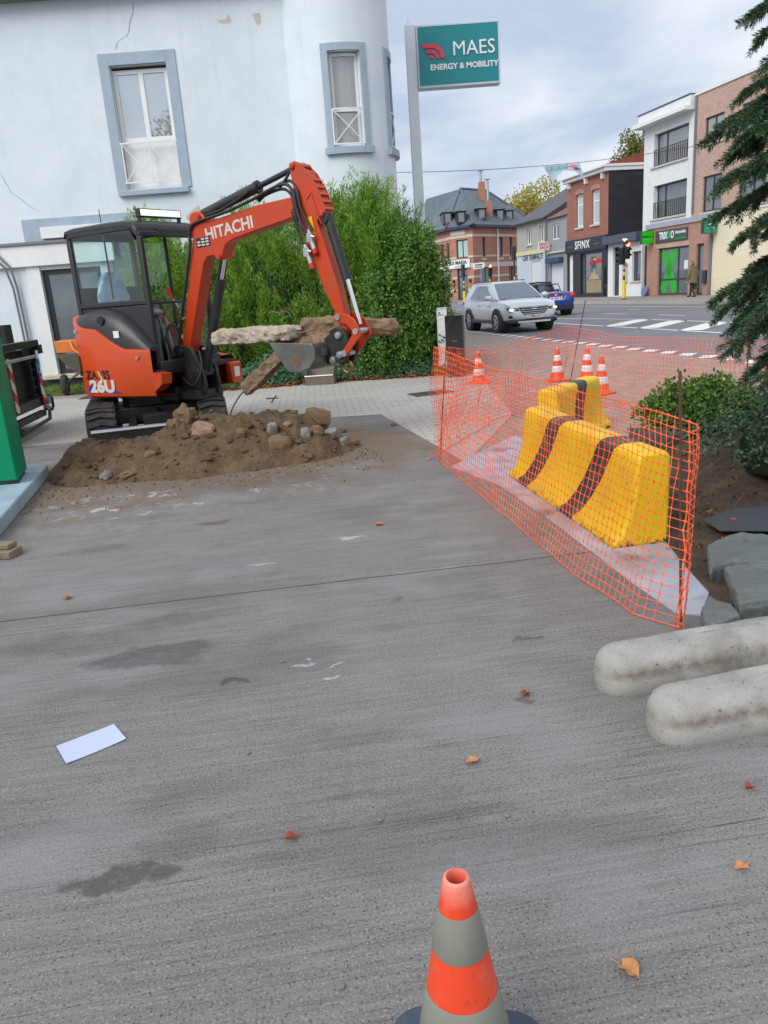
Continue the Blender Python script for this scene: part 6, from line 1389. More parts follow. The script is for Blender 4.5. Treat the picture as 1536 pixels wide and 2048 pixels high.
bot = [(-2.12,-.83,1.04),(1.22,-.83,1.04),(1.22,.83,1.04),(-2.12,.83,1.04)]; top = [(-1.72,-.62,1.60),(.22,-.62,1.60),(.22,.62,1.60),(-1.72,.62,1.60)]
mb = MB(); mb.loft([bot, [tuple(Vector(a).lerp(Vector(b),.5)+Vector((0,math.copysign(.02,a[1]),.012))) for a, b in zip(bot,top)], top, [(-1.55,-.52,1.655),(.05,-.52,1.655),(.05,.52,1.655),(-1.55,.52,1.655)]]); mb.build('cabin', M['silver'], suv, .05, seg=3)
FR = [bot[1], bot[2], top[2], top[1]]; RR = [bot[3], bot[0], top[0], top[3]]
wsm = panel(suv, 'windscreen', M['car_glass'], FR, [(.05,.04),(.95,.04),(.94,.94),(.06,.94)], .028)
panel(suv, 'rear_window', M['car_glass'], RR, [(.10,.25),(.90,.25),(.88,.92),(.12,.92)], .028)
for side in (-1, 1):
    SR = [(-2.12,side*.83,1.04),(1.22,side*.83,1.04),(.22,side*.62,1.60),(-1.72,side*.62,1.60)]
    if side > 0: SR = [SR[1],SR[0],SR[3],SR[2]]; fl_ = lambda u: 1-u
    else: fl_ = lambda u: u
    for a in ([(.20,.10),(.47,.08),(.47,.88),(.30,.86)],[(.50,.08),(.90,.10),(.83,.45),(.76,.88),(.50,.88)]):
        pts = [(fl_(u),v) for u, v in a]; panel(suv, 'side_window', M['car_glass'], SR, pts if side < 0 else pts[::-1], .030)
    mb = MB(); mb.beam((-1.6,side*.60,1.665),(.1,side*.60,1.665),.04,.03); mb.build('roof_rail', M['black_plastic'], suv)
    mb = MB(); mb.ball((.86,side*1.0,1.13), (.11,.13,.095), .0, 14, 9); mb.beam((.88,side*.85,1.06),(.86,side*.95,1.10),.05,.05); mb.build('mirror', M['silver'], suv)
    mb = MB(); mb.bb(-1.0,side*.90,.30,1.0,side*.945,.42); mb.build('sill_trim', M['black_plastic'], suv, .02)
    for x in (-1.35, 1.32):
        wheel(suv, x, side*.835, .355, .24, side)
        mb = MB(); n = 16; o_ = [(x+.44*math.cos(t), .36+.44*math.sin(t)) for t in [-.25+ (PI+.5)*k/n for k in range(n+1)]]; i_ = [(x+.385*math.cos(t), .36+.385*math.sin(t)) for t in [-.25+(PI+.5)*k/n for k in range(n+1)]]
        mb.prism(o_+i_[::-1], lambda a, b, d: (a, d, b), side*.87, side*.937); mb.build('wheel_arch', M['black_plastic'], suv, smooth=0)
        mb = MB(); mb.lathe([(.01,side*.60),(.40,side*.60),(.40,side*.929),(.01,side*.929)], 24, (x,0,.36), axis='y'); mb.build('wheel_well', M['rubber'], suv)
    for x in (-.35, .62): 
        mb = MB(); mb.bb(x-.10,side*.918,.86,x+.10,side*.945,.90); mb.build('door_handle', M['silver'], suv, .01)
    mb = MB(); mb.add([(2.02,side*.86,.80),(2.235,side*.52,.775),(2.225,side*.50,.70),(2.13,side*.80,.67)], [(0,1,2,3)]); hl = mb.build('headlamp', M['black_plastic'], suv, smooth=0); sol = hl.modifiers.new('solid','SOLIDIFY'); sol.thickness = .09; sol.offset = 0
    mb = MB(); mb.ball((2.17,side*.735,.735), (.055,.085,.045), 0, 14, 8); mb.build('lamp', M['head_lit'], hl)
    mb = MB(); mb.ball((2.22,side*.60,.735), (.04,.06,.035), 0, 12, 8); mb.build('lamp', M['lamp_glass'], hl)
    mb = MB(); mb.bb(2.08,side*.52,.47,2.20,side*.82,.57); fg = mb.build('fog_lamp_housing', M['black_plastic'], suv, .03); mb = MB(); mb.beam((2.24,side*.46,.46),(2.12,side*.82,.455),.03,.025); mb.build('fog_trim', M['chrome'], fg)
    mb = MB(); mb.ball((-2.13,side*.76,.96), (.10,.13,.07), 0, 12, 8); mb.build('tail_lamp', M['tail_red'], suv)
mb = MB(); mb.prism([(-.50,.82),(.50,.82),(.44,.66),(.34,.57),(-.34,.57),(-.44,.66)], lambda a, b, d: (d, a, b), 2.12, 2.262); grl = mb.build('grille', M['black_plastic'], suv, .01)
for z, wv_ in ((.80,.48),(.735,.46),(.67,.43),(.61,.37)):
    mb = MB(); mb.beam((2.266,-wv_,z),(2.266,wv_,z),.012,.022); mb.build('grille_bar', M['chrome'], grl)
mb = MB(); pts = [(2.277,.085*math.cos(t),.765+.045*math.sin(t)) for t in [2*PI*k/20 for k in range(21)]]; mb.tube(pts, .010, 6); mb.beam((2.277,-.03,.735),(2.277,-.015,.795),.012,.012); mb.beam((2.277,.015,.735),(2.277,.03,.795),.012,.012); mb.beam((2.277,-.03,.77),(2.277,.03,.76),.012,.012); mb.build('badge', M['chrome'], grl)
mb = MB(); mb.bb(2.0,-.80,.30,2.245,.80,.43); bp_ = mb.build('lower_bumper', M['black_plastic'], suv, .04); mb = MB(); mb.beam((2.25,-.55,.345),(2.25,.55,.345),.03,.06); mb.build('skid_plate', M['chrome'], bp_)
mb = MB(); mb.bb(2.268,-.26,.455,2.278,.26,.565); npl = mb.build('number_plate', M['white_paint'], suv); text('plate_lettering', '1-FBK-014', .105, pm('plate_red', lin(150,30,40), .5), (2.2795,.0,.51), (0,1,0), (0,0,1), npl, .001, bold=.002)
# ---- blue open car
cb = D(1105,628,33.5)
cab2 = T('blue_convertible', 'blue open top car driving away behind the silver car', 'car', (cb.x-.2, 35.0, -.015), math.atan2(.985,-.10))
ST = [(-2.12,.62,.42,.74,.80,.50),(-2.05,.80,.34,.88,.92,.62),(-1.8,.865,.30,.93,.97,.66),(-1.2,.88,.26,.92,.955,.66),(-.3,.88,.24,.90,.93,.66),(.7,.88,.24,.90,.95,.64),(1.2,.87,.25,.88,.92,.60),(1.7,.83,.28,.80,.84,.55),(2.0,.72,.32,.68,.72,.48),(2.1,.58,.4,.58,.62,.4)]
car_body(cab2, ST, M['car_blue'])
mb = MB(); mb.bb(-1.15,-.66,.90,.55,.66,.975); mb.build('cockpit', M['rubber'], cab2)
for s in (-1,1):
    mb = MB(); mb.ball((-.35,s*.34,1.0), (.12,.22,.24), .0, 14, 9, 1, 1, .4); se = mb.build('seat', M['black_plastic'], cab2); mb = MB(); mb.ball((-.40,s*.34,1.25), (.06,.13,.08), 0, 12, 8); mb.build('headrest', M['black_plastic'], se)
    mb = MB(); mb.tube([(.95,s*.72,.95),(.35,s*.60,1.36)], .03, 8); mb.build('windscreen_pillar', M['black_plastic'], cab2)
    mb = MB(); mb.ball((.55,s*.97,1.0), (.08,.12,.07), 0, 12, 8); mb.build('mirror', M['car_blue'], cab2)
    mb = MB(); mb.ball((-1.98,s*.73,.80), (.16,.12,.13), 0, 14, 9, 0, 1, .3); mb.build('tail_lamp', M['tail_red'], cab2)
    for x in (-1.25,1.25):
        wheel(cab2, x, s*.80, .32, .22, s); mb = MB(); mb.lathe([(.01,s*.58),(.375,s*.58),(.375,s*.888),(.01,s*.888)], 24, (x,0,.33), axis='y'); mb.build('wheel_well', M['rubber'], cab2)
mb = MB(); mb.tube([(.35,-.60,1.36),(.33,0,1.39),(.35,.60,1.36)], .03, 8); mb.build('windscreen_header', M['black_plastic'], cab2)
mb = MB(); mb.add([(.95,-.70,.95),(.95,.70,.95),(.36,.58,1.35),(.36,-.58,1.35)], [(0,1,2,3)]); mb.build('windscreen', M['glass_dark'], cab2, smooth=0)
mb = MB(); mb.tube([(-1.0,-.6,.96),(-.95,-.5,1.28),(-.95,.5,1.28),(-1.0,.6,.96)], .022, 8); mb.build('roll_bar', M['black_plastic'], cab2)
mb = MB(); mb.bb(-2.12,-.28,.885,-2.0,.28,.92); mb.build('brake_light', M['tail_red'], cab2, .01)
mb = MB(); mb.bb(-2.135,-.27,.66,-2.10,.27,.77); npl = mb.build('number_plate', M['white_paint'], cab2); mb = MB(); [mb.bb(-2.1385,-.21+i*.055,.685,-2.1352,-.175+i*.055,.745) for i in range(8) if i not in (1,5)]; mb.build('plate_marks', pm('plate_red2', lin(170,70,80), .5), npl)
mb = MB(); mb.tube([(-2.14,-.42,.80),(-2.13,-.34,.65),(-2.13,.34,.65),(-2.14,.42,.80)], .012, 6); mb.build('trunk_trim', M['chrome'], cab2)
mb = MB(); mb.bb(-2.11,-.78,.22,-1.9,.78,.42); mb.build('lower_bumper', M['black_plastic'], cab2, .04)
mb = MB(); mb.ball((-2.11,0,.84), (.01,.05,.05), .2, 10, 6, 1); mb.build('badge', M['chrome'], cab2)
# ================================================================= walking person
def skin(name, verts, edges, mat, parent, sub=2):
    me = bpy.data.meshes.new(name); me.from_pydata([v[:3] for v in verts], edges, []); o = bpy.data.objects.new(name, me); C.objects.link(o)
    o.modifiers.new('skin', 'SKIN'); s = o.modifiers.new('sub', 'SUBSURF'); s.levels = sub; s.render_levels = sub
    for i, v in enumerate(verts):
        r = v[3]; me.skin_vertices[0].data[i].radius = r if isinstance(r, tuple) else (r, r)
    me.skin_vertices[0].data[0].use_root = True
    dg = bpy.context.evaluated_depsgraph_get(); me2 = bpy.data.meshes.new_from_object(o.evaluated_get(dg)); bpy.data.objects.remove(o)
    me2.name = name; me2.materials.clear(); me2.materials.append(mat); me2.polygons.foreach_set('use_smooth', [True]*len(me2.polygons))
    n = bpy.data.objects.new(name, me2); C.objects.link(n); n.parent = parent; return n
pp = rd(36.3, 23.95, .1)
man = T('person', 'person in a long olive hooded coat and dark trousers walking past the brick shop', 'person', pp, RZ-PI/2+math.radians(14))   # local +y = walking direction
skinm = pm('skin', lin(196,150,126), .6, .05); trs = pm('dark_trousers', lin(34,36,44), .8, .1)
V = [(0,0,.92,.115),(0,.01,1.10,.12),(0,.0,1.32,.14),(0,.02,1.46,.06),(0,.05,1.56,.055),(0,.06,1.66,.085),(0,.05,1.72,.06),
     (.09,.02,.86,.085),(.10,.16,.50,.065),(.10,.20,.14,.05),(.10,.22,.05,.045),(.10,.38,.035,.035),
     (-.09,.0,.86,.085),(-.10,-.02,.50,.065),(-.10,-.24,.16,.05),(-.10,-.28,.06,.045),(-.10,-.14,.03,.035),
     (.20,.0,1.38,.06),(.26,-.04,1.12,.05),(.25,.06,.90,.042),(.24,.10,.80,.035),(-.20,.0,1.38,.06),(-.27,-.03,1.12,.05),(-.27,.05,.90,.042),(-.26,.09,.80,.035)]
E_ = [(0,1),(1,2),(2,3),(3,4),(4,5),(5,6),(0,7),(7,8),(8,9),(9,10),(10,11),(0,12),(12,13),(13,14),(14,15),(15,16),(2,17),(17,18),(18,19),(19,20),(2,21),(21,22),(22,23),(23,24)]
bodyp = skin('body', V, E_, trs, man)
mb = MB(); rings = []
for z, wx, wy in ((.70,.27,.20),(.76,.275,.20),(.95,.25,.18),(1.12,.235,.17),(1.28,.24,.165),(1.40,.225,.145),(1.47,.13,.10),(1.50,.08,.08)):
    rings.append([(wx*math.cos(t)*(1+.03*math.sin(5*t)), wy*math.sin(t)+.01, z) for t in [2*PI*k/24 for k in range(24)]])
mb.loft(rings)
for s in (1,-1): mb.tube(catm([(s*.17,0,1.42),(s*.25,-.02,1.30),(s*.29,-.04,1.12),(s*.275,.05,.92),(s*.265,.08,.85)],4), [.075]*5+[.072]*6+[.062]*6, 12)
mb.tube([(.11,-.05,1.47),(.0,-.13,1.44),(-.11,-.05,1.47),(-.08,.06,1.49),(.08,.06,1.49),(.11,-.05,1.47)], .05, 10)
mb.build('coat', pm('olive_coat', lin(112,106,84), .85, .12, 6, bump=.4, bsc=12), man, smooth=70)
mb = MB(); mb.ball((0,.055,1.64), (.078,.095,.115), .03, 18, 12, 1); mb.ball((0,.15,1.63), (.014,.022,.02), 0, 8, 6); 
for s in (1,-1): mb.ball((s*.08,.05,1.63), (.015,.025,.035), 0, 8, 6)
mb.build('head', skinm, man, smooth=70)
mb = MB(); mb.ball((0,.035,1.68), (.088,.102,.085), .12, 18, 12, 4); mb.ball((0,-.02,1.62), (.075,.06,.07), .1, 12, 8, 5); mb.build('hair', pm('hair_brown', lin(122,98,82), .8, .2, 20), man, smooth=70)
for s in (1,-1):
    hv = [(s*.258,.095,.81,.03),(s*.256,.105,.755,.034)]; he = [(0,1)]
    for k, (dx, L) in enumerate(((-.022,.055),(-.008,.068),(.008,.064),(.022,.05))):
        i = len(hv); hv += [(s*.256+.3*dx, .105+dx, .735, .011), (s*.252+.3*dx, .11+dx, .735-L*.6, .0095), (s*.244+.3*dx, .115+dx, .735-L, .008)]; he += [(1,i),(i,i+1),(i+1,i+2)]
    i = len(hv); hv += [(s*.25,.14,.765,.012),(s*.245,.155,.735,.010)]; he += [(1,i),(i,i+1)]
    skin('hand', hv, he, skinm, man, 1)
for x, y in ((.10,.30),(-.10,-.20)):
    mb = MB(); mb.ball((x,y,.045), (.05,.14,.05), .05, 14, 9, 2, 1, .3); mb.build('shoe', M['black_plastic'], man)
bgp = T('shopping_bag', 'patterned fabric bag carried by the person in the olive coat', 'bag', pp, RZ-PI/2+math.radians(14))
t = NT('patterned_cloth'); vo = t.n('ShaderNodeTexVoronoi', i_Vector=t.coord(), i_Scale=22.0); t.fin(t.mix(t.ramp(vo.outputs[0], .2, .45), lin(214,202,150), lin(56,54,44)), .8); M['pattern'] = t.m
mb = MB(); mb.loft([[(.19,-.03,.36),(.34,-.03,.36),(.34,.22,.36),(.19,.22,.36)],[(.18,-.05,.52),(.35,-.05,.52),(.35,.24,.52),(.18,.24,.52)],[(.25,-.03,.66),(.28,-.03,.66),(.28,.22,.66),(.25,.22,.66)]]); mb.build('bag_body', M['pattern'], bgp, .02)
mb = MB(); mb.tube([(.262,.0,.655),(.256,.10,.705),(.262,.19,.655)], .010, 6); mb.build('bag_handle', M['black_plastic'], bgp)
# ================================================================= yellow and black barriers
bt = NT('barrier_paint'); sp3 = bt.n('ShaderNodeSeparateXYZ', i_0=bt.coord()); ph = bt.math('FRACT', bt.math('DIVIDE', bt.math('SUBTRACT', sp3.outputs[1], bt.math('ADD', bt.math('MULTIPLY', sp3.outputs[2], -.62), .62)), .86))
stp = bt.math('LESS_THAN', ph, .26)
yl = bt.mix(bt.ramp(bt.noise(3, 5), .35, .7), lin(232,196,8), lin(222,182,12)); bk_ = bt.mix(bt.noise(6, 4), lin(46,42,46), lin(66,60,62))
cc = bt.mix(stp, yl, bk_)
cc = bt.mix(bt.math('MULTIPLY', bt.ramp(sp3.outputs[2], .01, .07, 1, 0), bt.ramp(bt.noise(26, 5, .7), .50, .56, 0, 1)), cc, lin(70,58,44))   # chipped foot
cc = bt.mix(bt.ramp(bt.noise(34, 3, .7), .63, .69, 0, .8), cc, lin(110,92,48)); cc = bt.mix(bt.ramp(bt.noise(5, 6, .7), .52, .7, 0, .4), cc, lin(176,146,44))
bt.bump(bt.noise(90, 3), .15, .003); M['barrier'] = bt.fin(cc, .5)
def barrier(label, near, dirv, L=2.0, h=.545):
    d = Vector((dirv[0], dirv[1], 0)).normalized(); rz = math.atan2(d.y, d.x)-PI/2
    pr = [(.145,.0),(.145,h-.03),(.115,h),(-.02,h),(-.055,h-.03),(-.062,h*.75),(-.075,h*.52),(-.105,h*.30),(-.15,h*.12),(-.19,.045),(-.20,0)]
    mb = MB(); mb.loft([[(a, y, b) for a, b in pr] for y in [0,.03]+[L*k/16 for k in range(1,16)]+[L-.03,L]])
    b = mb.build('jersey_barrier', M['barrier'], None, .022, smooth=50); b.location = near; b.rotation_euler = (0,0,rz)
    return tag(b, label, 'barrier', 'yellow and black barriers behind the netting')
barrier('near yellow barrier with black slanting bands, its end towards the kerb stones', (1.47,4.13,0), (-.134,.991), 1.92)
bb2 = barrier('yellow barrier with black bands standing crosswise behind the first one', (2.27,7.95,0), (-.62,-.78), 1.02, .51)
# ================================================================= cones
t = NT('cone_orange'); zc = t.n('ShaderNodeSeparateXYZ', i_0=t.coord()).outputs[2]
c = t.mix(t.ramp(t.noise(3, 5), .35, .65), lin(232,66,34), lin(240,86,48)); c = t.mix(t.ramp(t.noise(9, 6, .7), .5, .7, 0, .45), c, lin(232,132,108))
c = t.mix(t.math('MULTIPLY', t.ramp(t.math('ADD', zc, t.math('MULTIPLY', t.noise(30, 4), .05)), .475, .525, 0, .75), 1.0), c, lin(240,160,138)); c = t.mix(t.ramp(t.noise(60, 3, .7), .62, .7, 0, .5), c, lin(150,70,50))
t.bump(t.noise(40, 4), .08, .003); M['cone_orange'] = t.fin(c, .5); M['cone_grey'] = pm('dirty_reflective_band', lin(138,140,128), .55, .10, 3, bump=.1, bsc=160, dirt=lin(116,112,98), dirt_amt=.45)
M['cone_white'] = pm('white_reflective_band', (.78,.78,.77), .5, .05); M['cone_base'] = pm('blue_grey_rubber', lin(62,74,92), .7, .15, 4, bump=.3, bsc=90, dirt=lin(104,110,116), dirt_amt=.4)
def cone_r(z): return .108-(.108-.0235)*(z-.02)/.48
def make_cone(name, label, loc, rz, bands, basem, group, base=.145, tipm=None):
    t = T(name, label, 'traffic cone', loc, rz, group)
    mb = MB(); n = 40
    mb.lathe([(cone_r(.02)+.012,.022),(cone_r(.05),.045)]+[(cone_r(z),z) for z in (.15,.25,.35,.45,.495)]+[(cone_r(.5)-.001,.5),(cone_r(.5)-.005,.501),(cone_r(.5)-.006,.47),(cone_r(.3)-.006,.3)], n, cap=False); b = mb.build('cone_body', M['cone_orange'], t, smooth=60)
    for z0, z1, m in bands:
        mb = MB(); mb.lathe([(cone_r(z0)+.0005,z0),(cone_r(z0)+.0016,z0+.002),(cone_r(z1)+.0016,z1-.002),(cone_r(z1)+.0005,z1)], n, cap=False); mb.build('reflective_band', m, b, smooth=60)
    mb = MB(); s = base; k = .05 if base < .16 else .075
    pl_ = []
    for (cx, cy, a0) in ((s-k,s-k,0),(-s+k,s-k,PI/2),(-s+k,-s+k,PI),(s-k,-s+k,1.5*PI)):
        for i in range(6): a = a0+PI/2*i/5; pl_.append((cx+k*math.cos(a), cy+k*math.sin(a)))
    mb.prism(pl_, lambda a, b, d: (a, b, d), 0, .022); mb.lathe([(.13,.022),(.122,.034),(.112,.036)], 32, cap=False); mb.build('base', basem, t, .006, seg=3)
    return t
cp_ = D(912,1745,1.125); 
nc = make_cone('traffic_cone', 'near orange cone with dirty grey bands on a blue grey rubber base', (cp_.x, 1.125, 0), math.radians(-8), [(.352,.438,M['cone_grey']),(.168,.262,M['cone_grey'])], M['cone_base'], 'traffic cones', .162)
mb = MB(); zz = .215; a0 = math.radians(-52-90+28); vs = []
for u, v in ((-.018,-.012),(-.005,-.002),(.012,.008),(.02,.014),(.008,.011),(-.008,.002)):
    aa = a0+u/cone_r(zz+v); vs.append((math.cos(aa)*(cone_r(zz+v)+.0025), math.sin(aa)*(cone_r(zz+v)+.0025), zz+v))
mb.add(vs, [tuple(range(6))]); mb.build('torn_spot', M['cone_orange'], [c for c in nc.children if c.name.startswith('cone_body')][0], smooth=0)
fcn = make_cone('traffic_cone', 'orange and white cone beside the netting near the hedge end', G(958,766), 0, [(.30,.385,M['cone_white']),(.13,.225,M['cone_white'])], M['cone_orange'], 'traffic cones', .15)
dup(fcn, G(1115,761), .4, 'orange and white cone standing alone left of the thin netting rod'); dup(fcn, G(1174,760), .2, 'orange and white cone at the thin rod, half behind it'); dup(fcn, G(1203,787), .7, 'nearest orange and white cone behind the crosswise barrier')
# ================================================================= orange safety netting
t = NT('net_plastic'); t.fin(t.mix(t.ramp(t.noise(3, 4), .35, .65), lin(240,78,30), lin(250,116,66)), .45); M['net'] = t.m
def net(name, label, path, pitch=.047, rows=20, hz=(1.0,1.0), seed=0, bottom=None, wob=.02, sag=.0, vw=.0029, hw=.0018, node=.0085, zlow=.01):
    P = [Vector((p[0],p[1],0)) for p in path]; cum = [0]
    for a, b in zip(P, P[1:]): cum.append(cum[-1]+(b-a).length)
    Lt = cum[-1]; n = int(Lt/pitch); cols = []
    for i in range(n+1):
        s = Lt*i/n; k = max(j for j in range(len(P)-1) if cum[j] <= s+1e-9); u = (s-cum[k])/(cum[k+1]-cum[k]); p = P[k].lerp(P[k+1], u); d = (P[k+1]-P[k]).normalized(); nn = Vector((-d.y, d.x, 0)); T_ = s/Lt
        zt = interp(T_, hz) if isinstance(hz[0], tuple) else hz[0]+(hz[1]-hz[0])*T_
        zt -= sag*math.sin(PI*min(1,u))
        bo = bottom(T_) if bottom else 0
        col = []
        for j in range(rows+1):
            v = j/rows; z = zlow+(zt-zlow)*v
            off = bo*(1-v)**1.6 + wob*mnoise.noise(Vector((s*1.6, v*2.2, seed)))*1.6 + wob*.35*mnoise.noise(Vector((s*7, v*7, seed+4)))
            sl = .018*mnoise.noise(Vector((s*2.2, v*3, seed+9)))+.012*mnoise.noise(Vector((s*9, v*9, seed+2)))
            col.append(p+nn*off+d*sl+Vector((0,0,z+.012*mnoise.noise(Vector((s*3, v*5, seed+6)))*(v if j else 0))))
        cols.append((col, d, nn))
    mb = MB()
    for i in range(n+1):
        col, d, nn = cols[i]
        for j in range(rows):
            a, b = col[j], col[j+1]; w_ = vw
            mb.add([a-d*w_,a+nn*w_*.6,a+d*w_,a-nn*w_*.6,b-d*w_,b+nn*w_*.6,b+d*w_,b-nn*w_*.6], [(0,1,5,4),(1,2,6,5),(2,3,7,6),(3,0,4,7)])
        for j in range(rows+1):
            a = col[j]; up_ = Vector((0,0,1))
            mb.add([a+d*node,a-d*node,a+up_*node*1.25,a-up_*node*1.25,a+nn*node*.5,a-nn*node*.5], [(0,2,4),(2,1,4),(1,3,4),(3,0,4),(2,0,5),(1,2,5),(3,1,5),(0,3,5)])
        if i < n:
            c2 = cols[i+1][0]
            for j in range(rows+1):
                a, b = col[j], c2[j]; w_ = hw*(1.6 if j in (0,rows) else 1); up_ = Vector((0,0,1))
                mb.add([a-up_*w_,a+nn*w_,a+up_*w_,a-nn*w_,b-up_*w_,b+nn*w_,b+up_*w_,b-nn*w_], [(0,1,5,4),(1,2,6,5),(2,3,7,6),(3,0,4,7)])
    me = bpy.data.meshes.new(name); me.from_pydata([tuple(v) for v in mb.v], [], mb.f); me.materials.append(M['net']); o = bpy.data.objects.new(name, me); C.objects.link(o)
    return tag(o, label, 'netting', 'runs of orange safety netting')
NA, NB, NC = G(879,922), G(1362,1243), Vector((2.42,9.75,0))
zB = D(1362,838,NB.y).z; zA = D(892,692,NA.y).z
dAB = (NB-NA).normalized(); nAB = Vector((-dAB.y, dAB.x, 0))
endc = [NB+dAB*.02+Vector((.012,.01,0)), NB+dAB*.05+Vector((.012,.01,0)), NB+dAB*.08+Vector((-.01,-.01,0)), NB+dAB*.10+Vector((-.05,-.02,0))]
net('safety_netting', 'near run of orange netting in front of the yellow barrier', [NA, NB]+endc, pitch=.046, rows=21, hz=[(0,zA),(.35,(zA+zB)/2-.015),(.88,zB),(.96,zB-.01),(1,zB-.03)], seed=1, bottom=lambda t_: -.17*min(1,t_*1.3)*(1 if t_ < .93 else max(0,(1-t_)/.07)), wob=.018)
net('safety_netting', 'middle run of orange netting between the hedge side rod and the far thin rod', [NA, Vector((1.35,8.5,0)), NC], pitch=.05, rows=19, hz=[(0,zA),(.5,.80),(1,.92)], seed=2, wob=.05, bottom=lambda t_: .1)
NDp = Vector((3.55,7.35,0)); NE = Vector((4.9,5.7,0))
net('safety_netting', 'far run of orange netting along the sidewalk behind the bushes', [NC, NDp, NE], pitch=.05, rows=19, hz=[(0,.92),(.2,.82),(.55,.80),(1,.84)], seed=3, wob=.04)
rust = pm('rusty_rod', lin(92,60,48), .8, .25, 20)
def rod(label, p, zt, r=.006, lean=(0,0)):
    mb = MB(); mb.tube([(0,0,-.05),(lean[0]*.5,lean[1]*.5,zt/2),(lean[0],lean[1],zt)], r, 8); o = mb.build('steel_rod', rust, None); o.location = p; return tag(o, label, 'rod', 'steel rods holding the netting')
rod('steel rod at the netting corner beside the paving', NA, zA+.02, lean=(D(893,692,NA.y).x-NA.x, 0)); rod('nearest rusty rod at the kerb stone end of the netting', NB, D(1360,742,NB.y).z, .0062, (D(1360,742,NB.y).x-NB.x,0)); rod('thin tall rod in the middle of the far netting', NC, D(1171,600,NC.y).z, lean=(D(1171,600,NC.y).x-NC.x,0)); rod('rod of the far netting behind the right hand bush', NDp, .9); rod('outermost rod of the far netting at the right', NE, .9)
# ================================================================= concrete wheel stops
def wheel_stop(label, start, ang, L=1.9, R=.105, h=.155):
    mb = MB(); n = 20; rings = []
    def outline(r, off):
        pts = [(off+R-r*math.cos(t), -r*math.sin(t)) for t in [-PI/2+PI*k/n for k in range(n+1)]]
        q = [(L-off-R+r*math.sin(t)*1, r*math.cos(t)*-1) for t in [PI*k/n for k in range(n+1)]]
        return pts[::-1]+q[::1] if False else pts, q
    prof = [(R*.985,0),(R,.012),(R*.985,h*.52),(R*.94,h*.68),(R*.82,h*.84),(R*.62,h*.945),(R*.35,h*.99),(R*.05,h)]
    for r, z in prof:
        A_ = [(R-r*math.cos(t), r*math.sin(t)) for t in [PI/2-PI*k/n for k in range(n+1)]]
        B_ = [(L-R+r*math.cos(t), r*math.sin(t)) for t in [-PI/2+PI*k/n for k in range(n+1)]]
        mid1 = [(R+(L-2*R)*k/24, -r) for k in range(1,24)]; mid2 = [(L-R-(L-2*R)*k/24, r) for k in range(1,24)]
        ring = []
        for x, y in A_+mid1+B_+mid2:
            q = .004*mnoise.noise(Vector((x*9,y*9,z*9)))+.003*mnoise.noise(Vector((x*30,y*30,z*30+5))); ring.append((x+q, y*(1+q*8), z+(q if z > .02 else 0)))
        rings.append(ring)
    mb.loft(rings); o = mb.build('wheel_stop', M['stop_concrete'], None, smooth=60); o.location = start; o.rotation_euler = (0,0,ang); return tag(o, label, 'wheel stop', 'concrete wheel stops')
t = NT('weathered_stop'); n_ = t.noise(4, 6, .6); c = t.mix(t.ramp(n_, .3, .7), lin(142,141,136), lin(176,175,170)); sp4 = t.n('ShaderNodeSeparateXYZ', i_0=t.coord())
bnd = t.math('MULTIPLY', t.ramp(t.math('ABSOLUTE', t.math('SUBTRACT', sp4.outputs[2], t.math('ADD', .085, t.math('MULTIPLY', t.math('SUBTRACT', t.noise(5, 3), .5), .05)))), .0, .035, 1, 0), t.ramp(t.noise(7, 5, .7), .42, .6, 0, .75))
c = t.mix(bnd, c, lin(108,84,62)); c = t.mix(t.ramp(t.noise(3, 6, .7, None, .6), .52, .66, 0, .55), c, lin(116,112,104)); c = t.mix(t.ramp(sp4.outputs[2], .0, .05, .45, 0), c, lin(120,114,104)); c = t.mix(t.ramp(t.noise(70, 3, .65), .62, .69, 0, .75), c, lin(84,78,70))
t.bump(t.math('ADD', t.noise(75, 4, .7), t.math('MULTIPLY', t.noise(18, 3), .6)), .45, .006); M['stop_concrete'] = t.fin(c, .88)
wheel_stop('rounded concrete wheel stop touching the end of the netting', (.755,2.60,0), math.radians(11)); wheel_stop('nearer rounded concrete wheel stop, lying in front of the other', (.838,2.262,0), math.radians(11.5))
# ================================================================= planting bed at the right
sheet('planting_bed', [(1.62,4.35),(1.55,3.75),(1.50,3.15),(1.9,2.95),(6.5,2.2),(6.5,6.6),(3.6,7.1),(2.5,7.6),(2.2,6.6),(1.9,5.4)], .012, M['soil'])
mb = MB(); nx = ny = 46
pts = {}
def bedz(x, y): return .02+.05*mnoise.noise(Vector((x*2.2,y*2.2,1)))+.025*mnoise.noise(Vector((x*7,y*7,2)))+.012*mnoise.noise(Vector((x*20,y*20,3)))+.22*max(0,1-((x-2.75)/.8)**2-((y-5.6)/1.2)**2)
for j in range(ny+1):
    for i in range(nx+1):
        x = 1.62+2.6*i/nx; y = 3.12+3.9*j/ny; x += (y-3.1)*.20
        e = min(i, j, nx-i, ny-j)/5; mb.v.append((x, y, max(.0,bedz(x,y))*min(1,e+.05)+.004))
mb.f += [(j*(nx+1)+i, j*(nx+1)+i+1, (j+1)*(nx+1)+i+1, (j+1)*(nx+1)+i) for j in range(ny) for i in range(nx)]
struct(mb.build('garden_soil', M['soil'], None, smooth=80))
